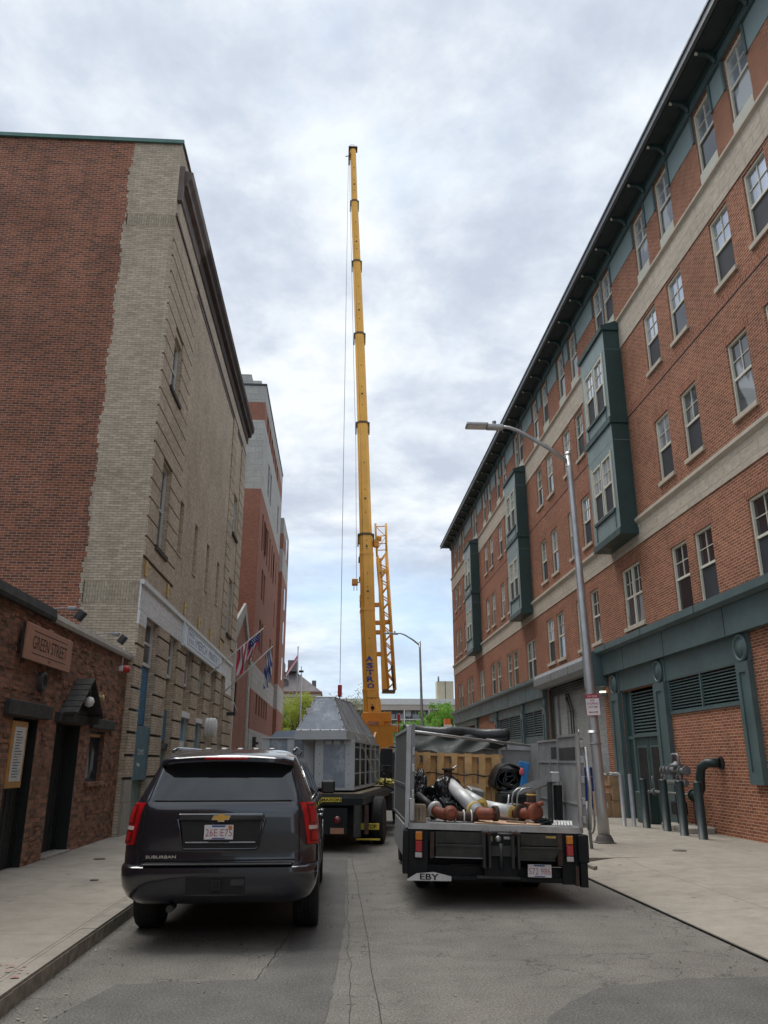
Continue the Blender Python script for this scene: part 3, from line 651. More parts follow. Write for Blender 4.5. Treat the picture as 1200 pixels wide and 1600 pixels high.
# overhanging eaves
m = MB(); m.box(8.37, 22.5, -8.6, 61.1, 18.14, 18.17, 'dark_soffit'); m.box(8.33, 22.6, -8.6, 61.15, 18.172, 18.30, 'dark_soffit'); m.box(8.5, 22, -8, 60, 18.302, 18.5, 'roof_tar'); roof = m.build('roof', apt, world=True)
m = MB(); m.box(8.24, 8.33, -8.7, 61.2, 18.11, 18.35, 'grey_gutter'); m.box(8.205, 8.24, -8.72, 61.22, 18.30, 18.36, 'grey_gutter'); m.build('gutter', roof, world=True)
for i in range(34):
    y = 11.3+1.53*i
    if y > 60.4: break
    m = MB(); m.prism([(9.0, 17.85), (8.86, 17.85), (8.80, 17.95), (8.68, 18.05), (8.45, 18.06), (8.42, 18.139), (9.0, 18.139)], 'y', y-0.05, y+0.05, 'teal_dark')
    m.box(8.40, 8.46, y-0.03, y+0.03, 18.05, 18.11, 'cream_frame'); m.build('bracket', apt, world=True)
# bays
def bay(n):
    X = 8.45; a, e = n, n+2.42
    bz = MB(); 
    hs = []
    for z0, z1 in ((9.15, 10.98), (12.55, 14.38)):
        for d in (0.34, 1.27): hs.append((n+d, n+d+0.83, z0, z1))
    wall(bz, 'x', X, a, e, 8.45, 15.12, hs, 'teal_panel', 0.08, 'teal_paint')  # front in a paler teal: its sky sheen is put into the colour
    bz.quad((X, a, 8.45), (9.0, a, 8.45), (9.0, a, 15.12), (X, a, 15.12), 'teal_dark'); bz.quad((X, e, 8.45), (9.0, e, 8.45), (9.0, e, 15.12), (X, e, 15.12), 'teal_dark')  # same paint as the front, its shade painted in as a darker teal
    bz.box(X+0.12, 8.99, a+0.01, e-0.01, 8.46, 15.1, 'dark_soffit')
    o = bz.build('bay_window', apt, world=True)
    m = MB()
    m.prism([(X-0.07, 15.123), (X-0.09, 15.26), (9.0, 15.50), (9.0, 15.123)], 'y', a-0.07, e+0.07, 'teal_dark')
    m.build('moulding', o, world=True); m = MB(); m.box(X-0.06, 9.0, a-0.06, e+0.06, 11.86, 12.06, 'teal_dark'); m.build('moulding', o, world=True); m = MB(); m.prism([(X-0.05, 8.25), (X-0.05, 8.447), (9.0, 8.447), (9.0, 8.25)], 'y', a-0.05, e+0.05, 'teal_dark')
    for z in (14.45, 11.3): m.box(X-0.004, 9.0, a-0.004, e+0.004, z-0.006, z+0.006, 'teal_panel')
    m.build('moulding', o, world=True)
    m = MB()
    for z0, z1 in ((9.15, 10.98), (12.55, 14.38)):
        m.box(X-0.06, X+0.01, n+0.28, n+2.16, z0-0.10, z0-0.003, 'teal_dark'); m.box(X-0.02, X+0.01, n+0.30, n+0.36, z0-0.6, z0-0.104, 'teal_paint'); m.box(X-0.02, X+0.01, n+2.08, n+2.14, z0-0.6, z0-0.104, 'teal_paint')
        m.box(X-0.025, X+0.01, n+0.22, n+0.335, z0, z1+0.08, 'pale_spandrel'); m.box(X-0.025, X+0.01, n+2.105, n+2.2, z0, z1+0.08, 'pale_spandrel')
    m.build('trim', o, world=True)
    for h in hs: window(o, X, 1, *h, 'sash', rec=0.04, fw=0.05)
    # window() makes window > pane one level too deep under a part, so lift the windows to the building
    for ch in list(o.children):
        if ch.name.startswith('window'): ch.parent = apt
for n in N[1:]: bay(n)
# storefront, near part (teal)
m = MB()
m.box(8.80, 9.0, -8, 26.0, 4.46, 5.12, 'teal_paint'); m.prism([(8.74, 5.123), (8.60, 5.18), (8.60, 5.36), (9.0, 5.45), (9.0, 5.123)], 'y', -8.05, 26.06, 'teal_paint')
for y in (7, 12.2, 17.4, 20.9, 24.0): m.box(8.795, 8.80, y-0.01, y+0.01, 4.46, 5.12, 'black_line'); m.box(8.594, 8.60, y+1, y+1.02, 5.18, 5.36, 'black_line')
m.box(8.82, 9.0, 33.9, 60.4, 4.38, 5.06, 'teal_paint'); m.prism([(8.76, 5.063), (8.66, 5.12), (8.66, 5.25), (9.0, 5.32), (9.0, 5.063)], 'y', 33.8, 60.5, 'teal_paint')
for y in (37, 41, 45, 49, 53, 57): m.box(8.815, 8.82, y-0.01, y+0.01, 4.38, 5.06, 'black_line')
m.build('cornice', apt, world=True)
for q in ((17.3, 25.7, 3.86, 4.457), (34.0, 46.8, 3.93, 4.377), (50.6, 60.4, 4.03, 4.377), (34.2, 46.8, 0.1, 2.87)):
    m = MB(); m.box(8.955, 9.0, *q, 'teal_paint'); m.build('shopfront_panel', apt, world=True)
def pier(y0, y1, z0, z1, oz):
    m = MB(); X = 8.90
    m.box(X, 9.0, y0, y1, z0, z1, 'teal_paint')
    w_ = y1-y0; m.box(X-0.03, X-0.001, y0, y0+w_*0.25, z0, z1, 'teal_paint'); m.box(X-0.03, X-0.001, y1-w_*0.25, y1, z0, z1, 'teal_paint')
    m.box(X-0.03, X-0.001, y0+w_*0.25, y1-w_*0.25, z1-0.22, z1, 'teal_paint'); m.box(X-0.03, X-0.001, y0+w_*0.25, y1-w_*0.25, z0, z0+0.25, 'teal_paint')
    m.box(8.93, 9.0, y0-0.02, y1+0.02, z1+0.003, 4.45, 'teal_paint')
    o = m.build('pier', apt, world=True)
    r = MB(); c = Vector((8.90, (y0+y1)/2, oz)); pts = [c+Vector((0, math.cos(t)*0.26, math.sin(t)*0.28)) for t in [2*math.pi*i/28 for i in range(29)]]
    r.tube(pts, 0.045, 'teal_paint', 8, caps=False); r.lathe([(0.25, 0), (0.25, 0.04), (0, 0.045)], (8.93, c.y, c.z), (-1, 0, 0), 'teal_paint', 24); r.build('oval_ornament', o, world=True)
pier(16.72, 17.28, 1.28, 3.84, 4.15); pier(21.3, 22.06, 0.1, 3.82, 4.13); pier(24.95, 25.7, 0.1, 3.82, 4.1)
for y in (34.1, 38.3, 44.6, 50.95): pier(y-0.25, y+0.3, 0.1, 3.9, 4.12)
def louvre(h, bars=11, div=True, X=8.97):
    m = MB(); a, b_, z0, z1 = h
    m.box(X+0.10, X+0.13, a, b_, z0, z1, 'black_line'); st = (z1-z0)/bars
    for i in range(bars):
        z = z0+st*i; m.prism([(X+0.02, z), (X+0.02, z+st*0.28), (X+0.10, z+st*0.75), (X+0.10, z+st*0.47)], 'y', a+0.02, b_-0.02, 'teal_paint')
    for t in ([a+0.03, b_-0.03]+([(a+b_)/2] if div else [])): m.box(X-0.01, X+0.04, t-0.03, t+0.03, z0, z1, 'teal_paint')
    m.box(X-0.015, X+0.04, a, b_, z0-0.07, z0-0.001, 'teal_paint'); m.box(X-0.012, X+0.04, a, b_, z1+0.001, z1+0.03, 'teal_paint')
    return m.build('louvre', apt, world=True)
louvre(L1); louvre(L2, 10); louvre(L3, 10)
louvre((22.3, 24.35, 2.52, 3.7), 13, False, 9.06)
m = MB(); X = 9.1
for a, b_ in ((22.3, 23.32), (23.34, 24.35)):
    m.box(X, X+0.05, a, b_, 0.13, 2.42, 'teal_dark'); m.box(X-0.012, X, a+0.12, b_-0.12, 0.9, 2.2, 'teal_paint'); m.box(X-0.016, X-0.012, a+0.17, b_-0.17, 0.95, 2.15, 'black_door')
m.box(X-0.02, X+0.05, 22.1, 22.29, 0.13, 3.83, 'teal_paint'); m.box(X-0.02, X+0.05, 24.36, 24.5, 0.13, 3.83, 'teal_paint'); m.box(X, X+0.05, 24.5, 24.9, 0.13, 3.83, 'teal_dark'); m.box(X-0.03, X+0.05, 22.3, 24.35, 2.43, 2.5, 'teal_paint')
m.box(X-0.03, X+0.04, 24.45, 24.9, 2.4, 2.5, 'teal_paint')
dr = m.build('door', apt, world=True)
m = MB(); m.tube([(X-0.02, 23.1, 1.0), (X-0.09, 23.1, 1.0), (X-0.09, 23.1, 1.35), (X-0.02, 23.1, 1.35)], 0.015, 'galvanised'); m.build('handle', dr, world=True)
m = MB(); m.box(9.3, 9.34, 51.5, 59.5, 2.0, 4.0, 'bg_glass')
for y in (51.5, 53.5, 55.5, 57.5, 59.4): m.box(9.2, 9.29, y, y+0.1, 2.0, 4.0, 'teal_paint')
m.build('shop_window', apt, world=True)
m = MB(); m.box(8.95, 9.0, -8, 16.5, 1.05, 1.17, 'soldier_course'); m.build('brick_ledge', apt, world=True)
for y in [y0+0.6*k for y0 in (14.0,) for k in range(20)]:
    m = MB(); m.lathe([(0.012, 0), (0.010, 0.006), (0, 0.007)], (8.80, y, 5.05), (-1, 0, 0), 'steel_dark', 6); m.lathe([(0.012, 0), (0.010, 0.006), (0, 0.007)], (8.80, y, 4.53), (-1, 0, 0), 'steel_dark', 6); m.build('rivet', apt, world=True)
# loading entry
m = MB(); m.box(9.02, 13, 33.62, 33.7, -0.1, 4.7, 'grey_block'); m.box(9.13, 13, 26.6, 26.7, -0.1, 4.7, 'grey_block'); m.box(12.9, 13, 26.7, 33.6, -0.1, 4.7, 'grey_block'); m.box(9.13, 13, 26.6, 33.6, 4.6, 4.7, 'dark_soffit')
m.box(9.0, 9.02, 33.35, 33.6, 0.1, 4.6, 'black_line')
m.box(9.15, 9.2, 31.6, 33.6, 0.13, 4.4, 'grey_block'); m.box(9.08, 9.15, 32.6, 32.75, 0.13, 4.4, 'galvanised'); m.box(9.2, 9.25, 26.72, 31.6, 0.13, 4.55, 'grey_block')
m.build('entry_recess', apt, world=True)
m = MB(); m.prism([(9.0, 4.68), (8.72, 4.68), (8.52, 4.82), (8.52, 5.10), (8.62, 5.26), (9.0, 5.30)], 'y', 26.75, 34.2, 'galvanised')
for y in (29, 31.4): m.box(8.515, 8.52, y, y+0.01, 4.82, 5.1, 'black_line')
m.build('shutter_housing', apt, world=True)
m = MB()
for i in range(4): m.tube([(9.05, 26.8, 4.35+i*0.09), (9.05, 33.3, 4.35+i*0.09)], 0.035, 'steel_dark', 6)
m.build('shutter_roll', apt, world=True)
m = MB()
for y in (30.7, 31.0): m.tube([(9.12, y, 0.2), (9.12, y, 3.6), (9.12, y+0.25, 4.0), (9.12, y+0.5, 4.3)], 0.028, 'steel_dark', 6)
for z in (2.6, 3.6): m.box(9.08, 9.13, 30.55, 31.15, z, z+0.05, 'steel_dark')
m.lathe([(0, 0), (0.09, 0.02), (0.09, 0.1), (0, 0.12)], (9.05, 31.4, 4.1), 'x', 'steel_dark', 14); m.build('conduit', apt, world=True)
m = MB(); m.box(8.35, 8.98, 26.05, 26.6, 4.12, 5.25, 'teal_paint'); m.box(8.33, 8.99, 26.04, 26.62, 5.25, 5.28, 'teal_panel'); m.build('sign_box', apt, world=True)
m = MB(); m.bevbox(8.8, 9.0, 26.2, 26.42, 3.82, 3.93, 'galvanised', 0.02); a = m.build('wall_lamp', apt, world=True)
m = MB(); m.box(8.785, 8.80, 26.22, 26.40, 3.935, 3.99, 'lamp_glow'); m.box(8.8, 8.95, 26.22, 26.40, 3.935, 3.99, 'lamp_glow'); m.build('lens', a, world=True)

# ================================================================== LEFT: low brick pub
pub = thing('pub_building', 'low one storey rough brown brick building at the left edge with black doorways', 'building', (-4.95, 10, 0))
XP = -4.95
DL = (12.85, 13.95, -0.2, 2.42); D2 = (14.86, 16.25, -0.2, 2.42); WP = (16.92, 18.0, 1.36, 2.36)
m = MB(); wall(m, 'x', XP, -22, 19.36, -0.3, 4.1, [DL, D2, WP], 'rough_brown_brick', 0.28, 'rough_brown_brick', sgn=-1)
m.quad((XP, -22, -0.3), (-25, -22, -0.3), (-25, -22, 4.1), (XP, -22, 4.1), 'rough_brown_brick'); m.box(-25, XP-0.02, -22, 19.36, 3.95, 4.08, 'roof_tar'); m.box(-25, XP-0.05, -40, -14, 4.09, 8.5, 'rough_brown_brick'); m.box(-25, 9, -82, -70, -0.3, 10.0, 'grey_block')  # upper wing and grey street-end block: unseen, added for the SUV's reflections
# a few proud and sunken bricks make the face uneven
rb = random.Random(5)
for i in range(520):
    y = rb.uniform(11.5, 19.2); z = round(rb.uniform(0.2, 4.0)/0.072)*0.072
    if any(h[0]-0.25 < y < h[1]+0.05 and h[2]-0.1 < z < h[3]+0.1 for h in (DL, D2, WP)): continue
    m.box(XP-0.01, XP+rb.uniform(0.006, 0.022), y, y+0.19, z+0.006, z+0.06, 'rough_brown_brick')
m.build('wall', pub, world=True)
m = MB(); m.prism([(XP-0.25, 4.1), (XP+0.10, 4.06), (XP+0.12, 4.12), (XP+0.10, 4.26), (XP-0.25, 4.32)], 'y', -22, 13.9, 'dark_wood'); m.prism([(XP-0.25, 4.1), (XP+0.09, 4.05), (XP+0.10, 4.12), (XP+0.06, 4.22), (XP-0.25, 4.27)], 'y', 13.92, 19.36, 'granite_base'); m.build('coping', pub, world=True)
def lintel(a, b_, z0, z1, nm='lintel'):
    m = MB(); m.bevbox(XP-0.05, XP+0.09, a, b_, z0, z1, 'dark_wood', 0.012, 1, jitter=0.004); return m.build(nm, pub, world=True)
lintel(12.45, 14.35, 2.43, 2.66); lintel(14.72, 16.42, 2.43, 2.60); lintel(16.8, 18.5, 2.40, 2.60)
for (a, b_, _, z1), dx in ((DL, 0.16), (D2, 0.26)):
    m = MB(); m.box(XP-dx-0.06, XP-dx, a+0.01, b_-0.01, 0.16, z1, 'black_door')
    for k in range(1, 6): y = a+(b_-a)*k/6; m.box(XP-dx, XP-dx+0.012, y-0.006, y+0.006, 0.2, z1, 'dark_wood')
    m.box(XP-0.28, XP-0.004, b_-0.012, b_-0.002, -0.1, z1-0.002, 'black_door'); m.box(XP-0.28, XP-0.004, a+0.002, b_-0.013, z1-0.012, z1-0.002, 'black_door')
    m.box(XP-dx, XP-dx+0.03, a+0.01, a+0.1, 0.16, z1, 'black_door'); m.box(XP-dx, XP-dx+0.03, b_-0.1, b_-0.01, 0.16, z1, 'black_door'); d = m.build('door', pub, world=True)
m = MB(); m.box(XP-0.3, XP+0.06, 14.9, 16.3, 0.1, 0.19, 'granite_base'); m.build('doorstep', pub, world=True)
m = MB(); m.bevbox(XP-0.03, XP+0.02, 12.86, 13.48, 1.36, 2.36, 'menu_wood', 0.01, 1); f = m.build('menu_frame', pub, world=True)
m = MB(); m.box(XP+0.02, XP+0.027, 12.95, 13.40, 1.46, 2.27, 'paper')
for i in range(17): zz_ = 1.52+i*0.042; q = 0.5+0.5*rb.random(); m.box(XP+0.027, XP+0.029, 13.02, 13.02+0.32*q, zz_, zz_+0.012, 'dark_frame')
m.build('menu_paper', f, world=True)
f = window(pub, XP, -1, *WP, 'plain', 'dark_frame', up='window_glass_curtain', rec=0.14, fw=0.06)
m = MB(); m.box(XP-0.14, XP-0.06, 17.0, 17.9, 2.24, 2.30, 'menu_wood'); m.build('inner_trim', f, world=True)
m = MB(); m.box(XP-0.1, XP+0.07, 16.85, 18.1, 1.28, 1.355, 'rough_brown_brick'); m.build('sill', pub, world=True)
# little shingled gable hood over the door
m = MB(); yc = 15.72; 
for s in (-1, 1):
    for k in range(6):
        t0, t1 = k/6, (k+1)/6
        ya, yb = yc+s*0.80*(1-t0), yc+s*0.80*(1-t1); za, zb = 2.58+0.66*t0, 2.58+0.66*t1
        m.add([(XP, ya+s*0.03, za-0.02), (XP+0.34, ya+s*0.03, za-0.02), (XP+0.34, yb, zb+0.02), (XP, yb, zb+0.02), (XP, ya+s*0.03, za+0.025), (XP+0.34, ya+s*0.03, za+0.025), (XP+0.34, yb, zb+0.035), (XP, yb, zb+0.035)], [(0,1,2,3), (4,5,6,7), (0,1,5,4), (1,2,6,5), (0,3,7,4)], 'dark_wood')
m.box(XP, XP+0.06, yc-0.7, yc+0.7, 2.6, 2.7, 'dark_wood'); m.prism([(yc-0.75, 2.61), (yc+0.75, 2.61), (yc, 3.18)], 'x', XP+0.02, XP+0.05, 'black_door')
m.box(XP+0.01, XP+0.28, yc-0.80, yc-0.72, 2.45, 2.60, 'dark_wood'); m.box(XP+0.01, XP+0.28, yc+0.72, yc+0.80, 2.45, 2.60, 'dark_wood'); m.build('gable_hood', pub, world=True)
def wallitem(name, label, cat, loc, builder):
    t = thing(name, label, cat, loc); builder(t); return t
m = MB(); m.lathe([(0.001, -0.10), (0.07, -0.075), (0.1, 0), (0.07, 0.075), (0.001, 0.10)], (XP+0.30, 15.62, 2.83), 'z', 'white_plastic', 20); m.tube([(XP+0.3, 15.62, 2.9), (XP+0.3, 15.62, 3.1)], 0.015, 'steel_dark', 6)
tag(m.build('globe_lamp'), 'white globe lamp hanging under the small shingled door hood', 'lamp')
t = thing('pub_sign', 'copper coloured sign reading GREEN STREET on the brown brick wall', 'sign', (XP+0.1, 13.7, 3.55))
m = MB(); m.box(XP+0.06, XP+0.09, 12.60, 14.82, 3.29, 3.84, 'dark_frame'); m.bevbox(XP+0.09, XP+0.13, 12.62, 14.84, 3.28, 3.85, 'sign_copper', 0.01, 1); m.box(XP+0.092, XP+0.125, 13.6, 13.8, 3.85, 3.88, 'sign_copper')
for y in (12.9, 14.5): m.box(XP-0.01, XP+0.06, y, y+0.06, 3.4, 3.7, 'steel_dark')
m.build('board', t, world=True)
m = MB(); m.text('GREEN STREET', (XP+0.13, 13.73, 3.575), (0,1,0), (0,0,1), 1.66, 0.21, 'sign_ink', 0.003, 0.0)
m.box(XP+0.13, XP+0.133, 12.92, 14.54, 3.745, 3.757, 'sign_ink'); m.box(XP+0.13, XP+0.133, 12.92, 14.54, 3.395, 3.407, 'sign_ink'); m.text('280', (XP+0.13, 13.73, 3.345), (0,1,0), (0,0,1), 0.12, 0.045, 'sign_ink', 0.003)
m.build('lettering', t, world=True)
t = thing('wall_vent', 'round dark vent on brick wall below the GREEN STREET sign', 'vent', (XP, 13.75, 3.0))
m = MB(); m.lathe([(0.16, 0), (0.17, 0.05), (0.15, 0.08), (0.11, 0.09), (0.10, 0.05), (0, 0.05)], (XP, 13.78, 3.03), 'x', 'steel_dark', 24); m.build('ring', t, world=True)
t = thing('fire_strobe', 'red and white fire alarm strobe high on the brown brick wall', 'alarm', (XP, 18.6, 3.78))
m = MB(); m.tube([(XP+0.06, 18.62, 3.82), (XP+0.06, 18.62, 4.25)], 0.014, 'white_plastic', 6); m.bevbox(XP, XP+0.1, 18.55, 18.68, 3.72, 3.84, 'white_plastic', 0.02); m.build('mount', t, world=True)
m = MB(); m.lathe([(0.085, 0), (0.085, 0.09), (0.06, 0.13), (0, 0.14)], (XP+0.1, 18.66, 3.77), 'x', 'red_plastic', 18); m.build('lens', t, world=True)
t = thing('wall_sconce', 'small cream coloured light fitting on brown brick wall beside the door hood', 'lamp', (XP, 17.1, 3.03))
m = MB(); m.bevbox(XP, XP+0.03, 17.12, 17.38, 2.97, 3.15, 'cardboard', 0.008, 1); m.build('box', t, world=True); m = MB(); m.lathe([(0.03, 0), (0.05, 0.03), (0.035, 0.08), (0.055, 0.10), (0.055, 0.13), (0, 0.135)], (XP+0.02, 17.1, 3.02), 'x', 'yellow_plastic', 14); m.build('fitting', t, world=True)
def flood(y, label):
    t = thing('flood_light', label, 'lamp', (XP, y, 4.28), group='flood lights on the pub roof edge')
    m = MB(); m.tube([(XP-0.35, y-0.15, 4.27), (XP+0.05, y, 4.33), (XP+0.34, y+0.02, 4.34)], 0.013, 'galvanised', 6); m.build('arm', t, world=True)
    m = MB(); Mx = Matrix.Translation((XP+0.45, y+0.04, 4.25)) @ Euler((0, R(35), 0)).to_matrix().to_4x4(); m.bevbox(-0.06, 0.06, -0.09, 0.09, -0.13, 0.05, 'steel_dark', 0.015, 2, M=Mx); m.box(-0.05, 0.05, -0.08, 0.08, -0.134, -0.130, 'window_glass_curtain', M=Mx)
    m.bevbox(0.2, 0.36, -0.03, 0.07, 0.0, 0.06, 'galvanised', 0.01, 1, M=Matrix.Translation((XP, y, 4.30))); m.build('head', t, world=True)
flood(14.1, 'nearer flood light on the pub roof edge, above the copper sign'); flood(17.0, 'farther flood light on the pub roof edge, against the tan brick wall')

# ================================================================== LEFT: tall tan brick hall
hall = thing('hall_building', 'tall tan brick building with blind red brick end wall and dark cornice', 'building', (-4.85, 19.4, 0))
XH = -4.85; YH = 19.4; YE = 38.3; ZT = 19.3
side = [(20.55, 21.7, 11.88, 13.66), (20.5, 21.65, 7.2, 9.68), (35.0, 36.35, 11.75, 13.7), (35.0, 36.2, 7.15, 9.68)]
slits = [(23.33, 23.94, 7.78, 9.46), (26.0, 26.55, 7.78, 9.48), (28.6, 29.2, 7.78, 9.5), (31.28, 31.9, 7.78, 9.48)]
ops = [(20.15, 21.75), (23.1, 24.5), (25.8, 27.2), (28.5, 29.9), (31.2, 32.6), (34.0, 35.3)]
opn = [(a, b_, -0.2, 5.3) for a, b_ in ops]
m = MB()
wall(m, 'x', XH, YH, YE, -0.3, ZT, side+slits+opn, 'tan_brick', 0.24, 'tan_brick', sgn=-1)
for h in slits: m.box(XH-0.3, XH-0.22, h[0]-0.1, h[1]+0.1, h[2]-0.1, h[3]+0.1, 'tan_brick')
m.box(XH-0.36, XH-0.25, YH+0.05, YE-0.05, -0.2, 5.5, 'tan_brick')
m.quad((-6.22, YH, -0.3), (XH, YH, -0.3), (XH, YH, ZT), (-6.22, YH, ZT), 'tan_brick')
m.quad((XH, YE, -0.3), (-30, YE, -0.3), (-30, YE, ZT), (XH, YE, ZT), 'tan_brick')
m.box(-6.22, XH, YH-0.006, YH+0.01, 16.35, 16.75, 'tan_soldier'); m.box(-6.22, XH, YH-0.006, YH+0.01, 5.45, 6.0, 'tan_soldier')
for k in range(144): m.box(-6.22-((0.07, 0.0, 0.10, 0.02, 0.05)[(k*7+k//3) % 5] if 1 else 0.0), -6.20, YH-0.006, YH+0.02, k*0.132, k*0.132+0.13, 'tan_brick')
m.build('wall', hall, world=True)
m = MB(); m.quad((-30, YH-0.004, -0.3), (-6.22, YH-0.004, -0.3), (-6.22, YH-0.004, ZT), (-30, YH-0.004, ZT), 'old_red_brick'); m.build('end_wall', hall, world=True)
m = MB(); m.box(-30, XH-0.2, YH+0.05, YE-0.05, ZT-0.2, ZT-0.05, 'roof_tar'); m.build('roof', hall, world=True)
m = MB(); m.box(-30.1, XH+0.06, YH-0.07, YH+0.25, ZT, ZT+0.05, 'copper_edge'); m.box(-30.1, XH+0.07, YH-0.09, YH-0.02, ZT-0.06, ZT+0.06, 'copper_edge'); m.box(XH-0.25, XH+0.06, YH+0.25, YE, ZT, ZT+0.06, 'brown_cornice'); m.build('coping', hall, world=True)
# cornice
m = MB(); pr = [(XH, 17.55), (XH+0.05, 17.6), (XH+0.08, 17.9), (XH+0.22, 17.95), (XH+0.24, 18.1), (XH+0.34, 18.2), (XH+0.36, 18.42), (XH, 18.5)]
m.prism(pr, 'y', YH+0.18, YE+0.25, 'brown_cornice'); m.box(XH-0.12, XH+0.14, YH+0.02, YH+0.2, 17.3, 18.5, 'brown_cornice'); m.prism(pr, 'y', YH+3.6, YE+0.28, 'brown_cornice')
for zc, w_ in ((16.80, 0.05), (16.62, 0.03), (15.5, 0.0)):
    if w_: m.box(XH, XH+w_, YH+3.9 if zc < 16.7 else YH+0.02, YE-0.02, zc-0.04, zc+0.05, 'brown_cornice')
m.build('cornice', hall, world=True)
# quoin blocks at both ends, with grooves between
def blocks(mb, ya, yb, z0, z1, holes, pitch=0.515, mat='tan_brick', p=0.045):
    z = z0
    while z < z1-0.1:
        a, b_ = z+0.06, min(z+pitch, z1)
        segs = [(ya, yb)]
        for h in holes:
            if h[2]-0.02 < b_ and h[3]+0.02 > a:
                ns = []
                for s0, s1 in segs:
                    if h[1] <= s0 or h[0] >= s1: ns.append((s0, s1)); continue
                    if h[0] > s0: ns.append((s0, h[0]-0.003))
                    if h[1] < s1: ns.append((h[1]+0.003, s1))
                segs = ns
        for s0, s1 in segs:
            if s1-s0 > 0.05: mb.box(XH, XH+p, s0, s1, a, b_, mat)
        mb.quad((XH+0.002, ya, z), (XH+0.002, yb, z), (XH+0.002, yb, z+0.058), (XH+0.002, ya, z+0.058), 'groove_dark') if not any(h[2] < z+0.04 and h[3] > z for h in holes) else None
        z += pitch
P('groove_dark', (0.055, 0.045, 0.035), 0.95, var=0.3, vscale=3)
m = MB(); hz = side
for ya, yb, zt in ((YH, 23.15, 16.5), (33.3, 34.6, 16.7), (36.6, YE, 16.7)): m = MB(); blocks(m, ya, yb, 6.62, zt, side); m.build('quoin', hall, world=True)
for i in range(7):
    ya = YH+0.0 if i == 0 else ops[i-1][1]; yb = ops[i][0] if i < 6 else YE
    m = MB(); blocks(m, ya, yb, 1.35 if i else 1.35, 5.24, [], p=0.055); m.box(XH, XH+0.07, ya, yb, 0.1, 0.85, 'granite_base'); m.box(XH, XH+0.06, ya, yb, 0.86, 1.33, 'granite_base'); m.build('pier', hall, world=True)
m = MB(); m.box(XH, XH+0.035, YH-0.01, 37.3, 5.28, 5.93, 'white_painted_brick'); m.box(XH, XH+0.10, YH-0.02, 37.3, 5.933, 6.05, 'white_frame'); m.box(XH+0.001, XH+0.062, YH-0.01, 20.14, 4.95, 5.278, 'white_painted_brick'); m.box(XH+0.001, XH+0.062, 35.32, 37.3, 4.6, 5.278, 'white_painted_brick'); m.build('painted_band', hall, world=True)
m = MB()
for (a, b_, z0, z1) in side: m = MB(); m.box(XH, XH+0.10, a-0.15, b_+0.15, z0-0.12, z0-0.003, 'groove_dark'); m.build('sill', hall, world=True)
for (a, b_, z0, z1) in slits: m = MB(); m.box(XH, XH+0.03, a-0.03, b_+0.03, z0-0.06, z0-0.003, 'tan_brick'); m.build('sill', hall, world=True)
for h in side: window(hall, XH, -1, *h, 'sash2', 'white_frame', up='dark_glass', low='dark_glass', rec=0.15, fw=0.07)
for a, b_ in ops: window(hall, XH, -1, a+0.05, b_-0.02, 4.12, 5.3, 'sash2', 'white_frame', up='dark_glass', low='dark_glass', rec=0.16, fw=0.085)
# what fills the openings below the windows
def fillp(i, parts, nm='panel', lab=None):
    a, b_ = ops[i]; m = MB()
    for (u0, u1, z0, z1, d, mat) in parts: m.box(XH-0.245, XH-0.245+d, a+(b_-a)*u0+0.004, a+(b_-a)*u1-0.004, z0, z1, mat)
    o = m.build(nm, hall, world=True)
    if lab: o['label'] = lab
    return o
fillp(0, [(0, 1, 2.65, 4.1, 0.09, 'blue_painted_brick'), (0, 1, 0.1, 1.3, 0.14, 'mural_green')])
m = MB(); m.box(XH-0.2, XH+0.02, 20.16, 21.74, 1.32, 2.6, 'mural_teal'); m.text('ZUMO', (XH+0.02, 20.9, 1.98), (0,1,0), (0,0,1), 0.62, 0.13, 'sign_pale', 0.004); m.text('~', (XH+0.02, 20.75, 1.68), (0,1,0), (0,0,1), 0.3, 0.1, 'sign_pale', 0.004); m.build('mural_board', hall, world=True)
fillp(1, [(0, 1, 2.3, 3.2, 0.10, 'blue_paint'), (0, 1, 2.1, 2.25, 0.2, 'dark_frame'), (0, 0.35, 0.15, 2.1, 0.2, 'black_door'), (0.36, 1, 0.15, 2.1, 0.1, 'mural_green')], 'door')
fillp(2, [(0, 1, 3.10, 3.28, 0.3, 'sign_white'), (0.75, 1, 0.15, 3.1, 0.2, 'pale_blue_frame'), (0, 0.74, 2.4, 3.09, 0.1, 'blue_paint'), (0, 0.8, 2.2, 2.38, 0.22, 'white_frame'), (0, 0.3, 0.15, 2.2, 0.1, 'black_door'), (0.31, 0.74, 0.15, 2.2, 0.12, 'white_frame')], 'door')
fillp(3, [(0, 1, 3.05, 3.2, 0.3, 'sign_white'), (0.85, 1, 0.15, 3.05, 0.2, 'pale_blue_frame'), (0, 0.84, 0.15, 3.04, 0.12, 'blue_paint')], 'door')
fillp(4, [(0, 1, 0.15, 4.0, 0.12, 'tan_brick')])
fillp(5, [(0, 1, 0.15, 3.0, 0.12, 'blue_paint')])
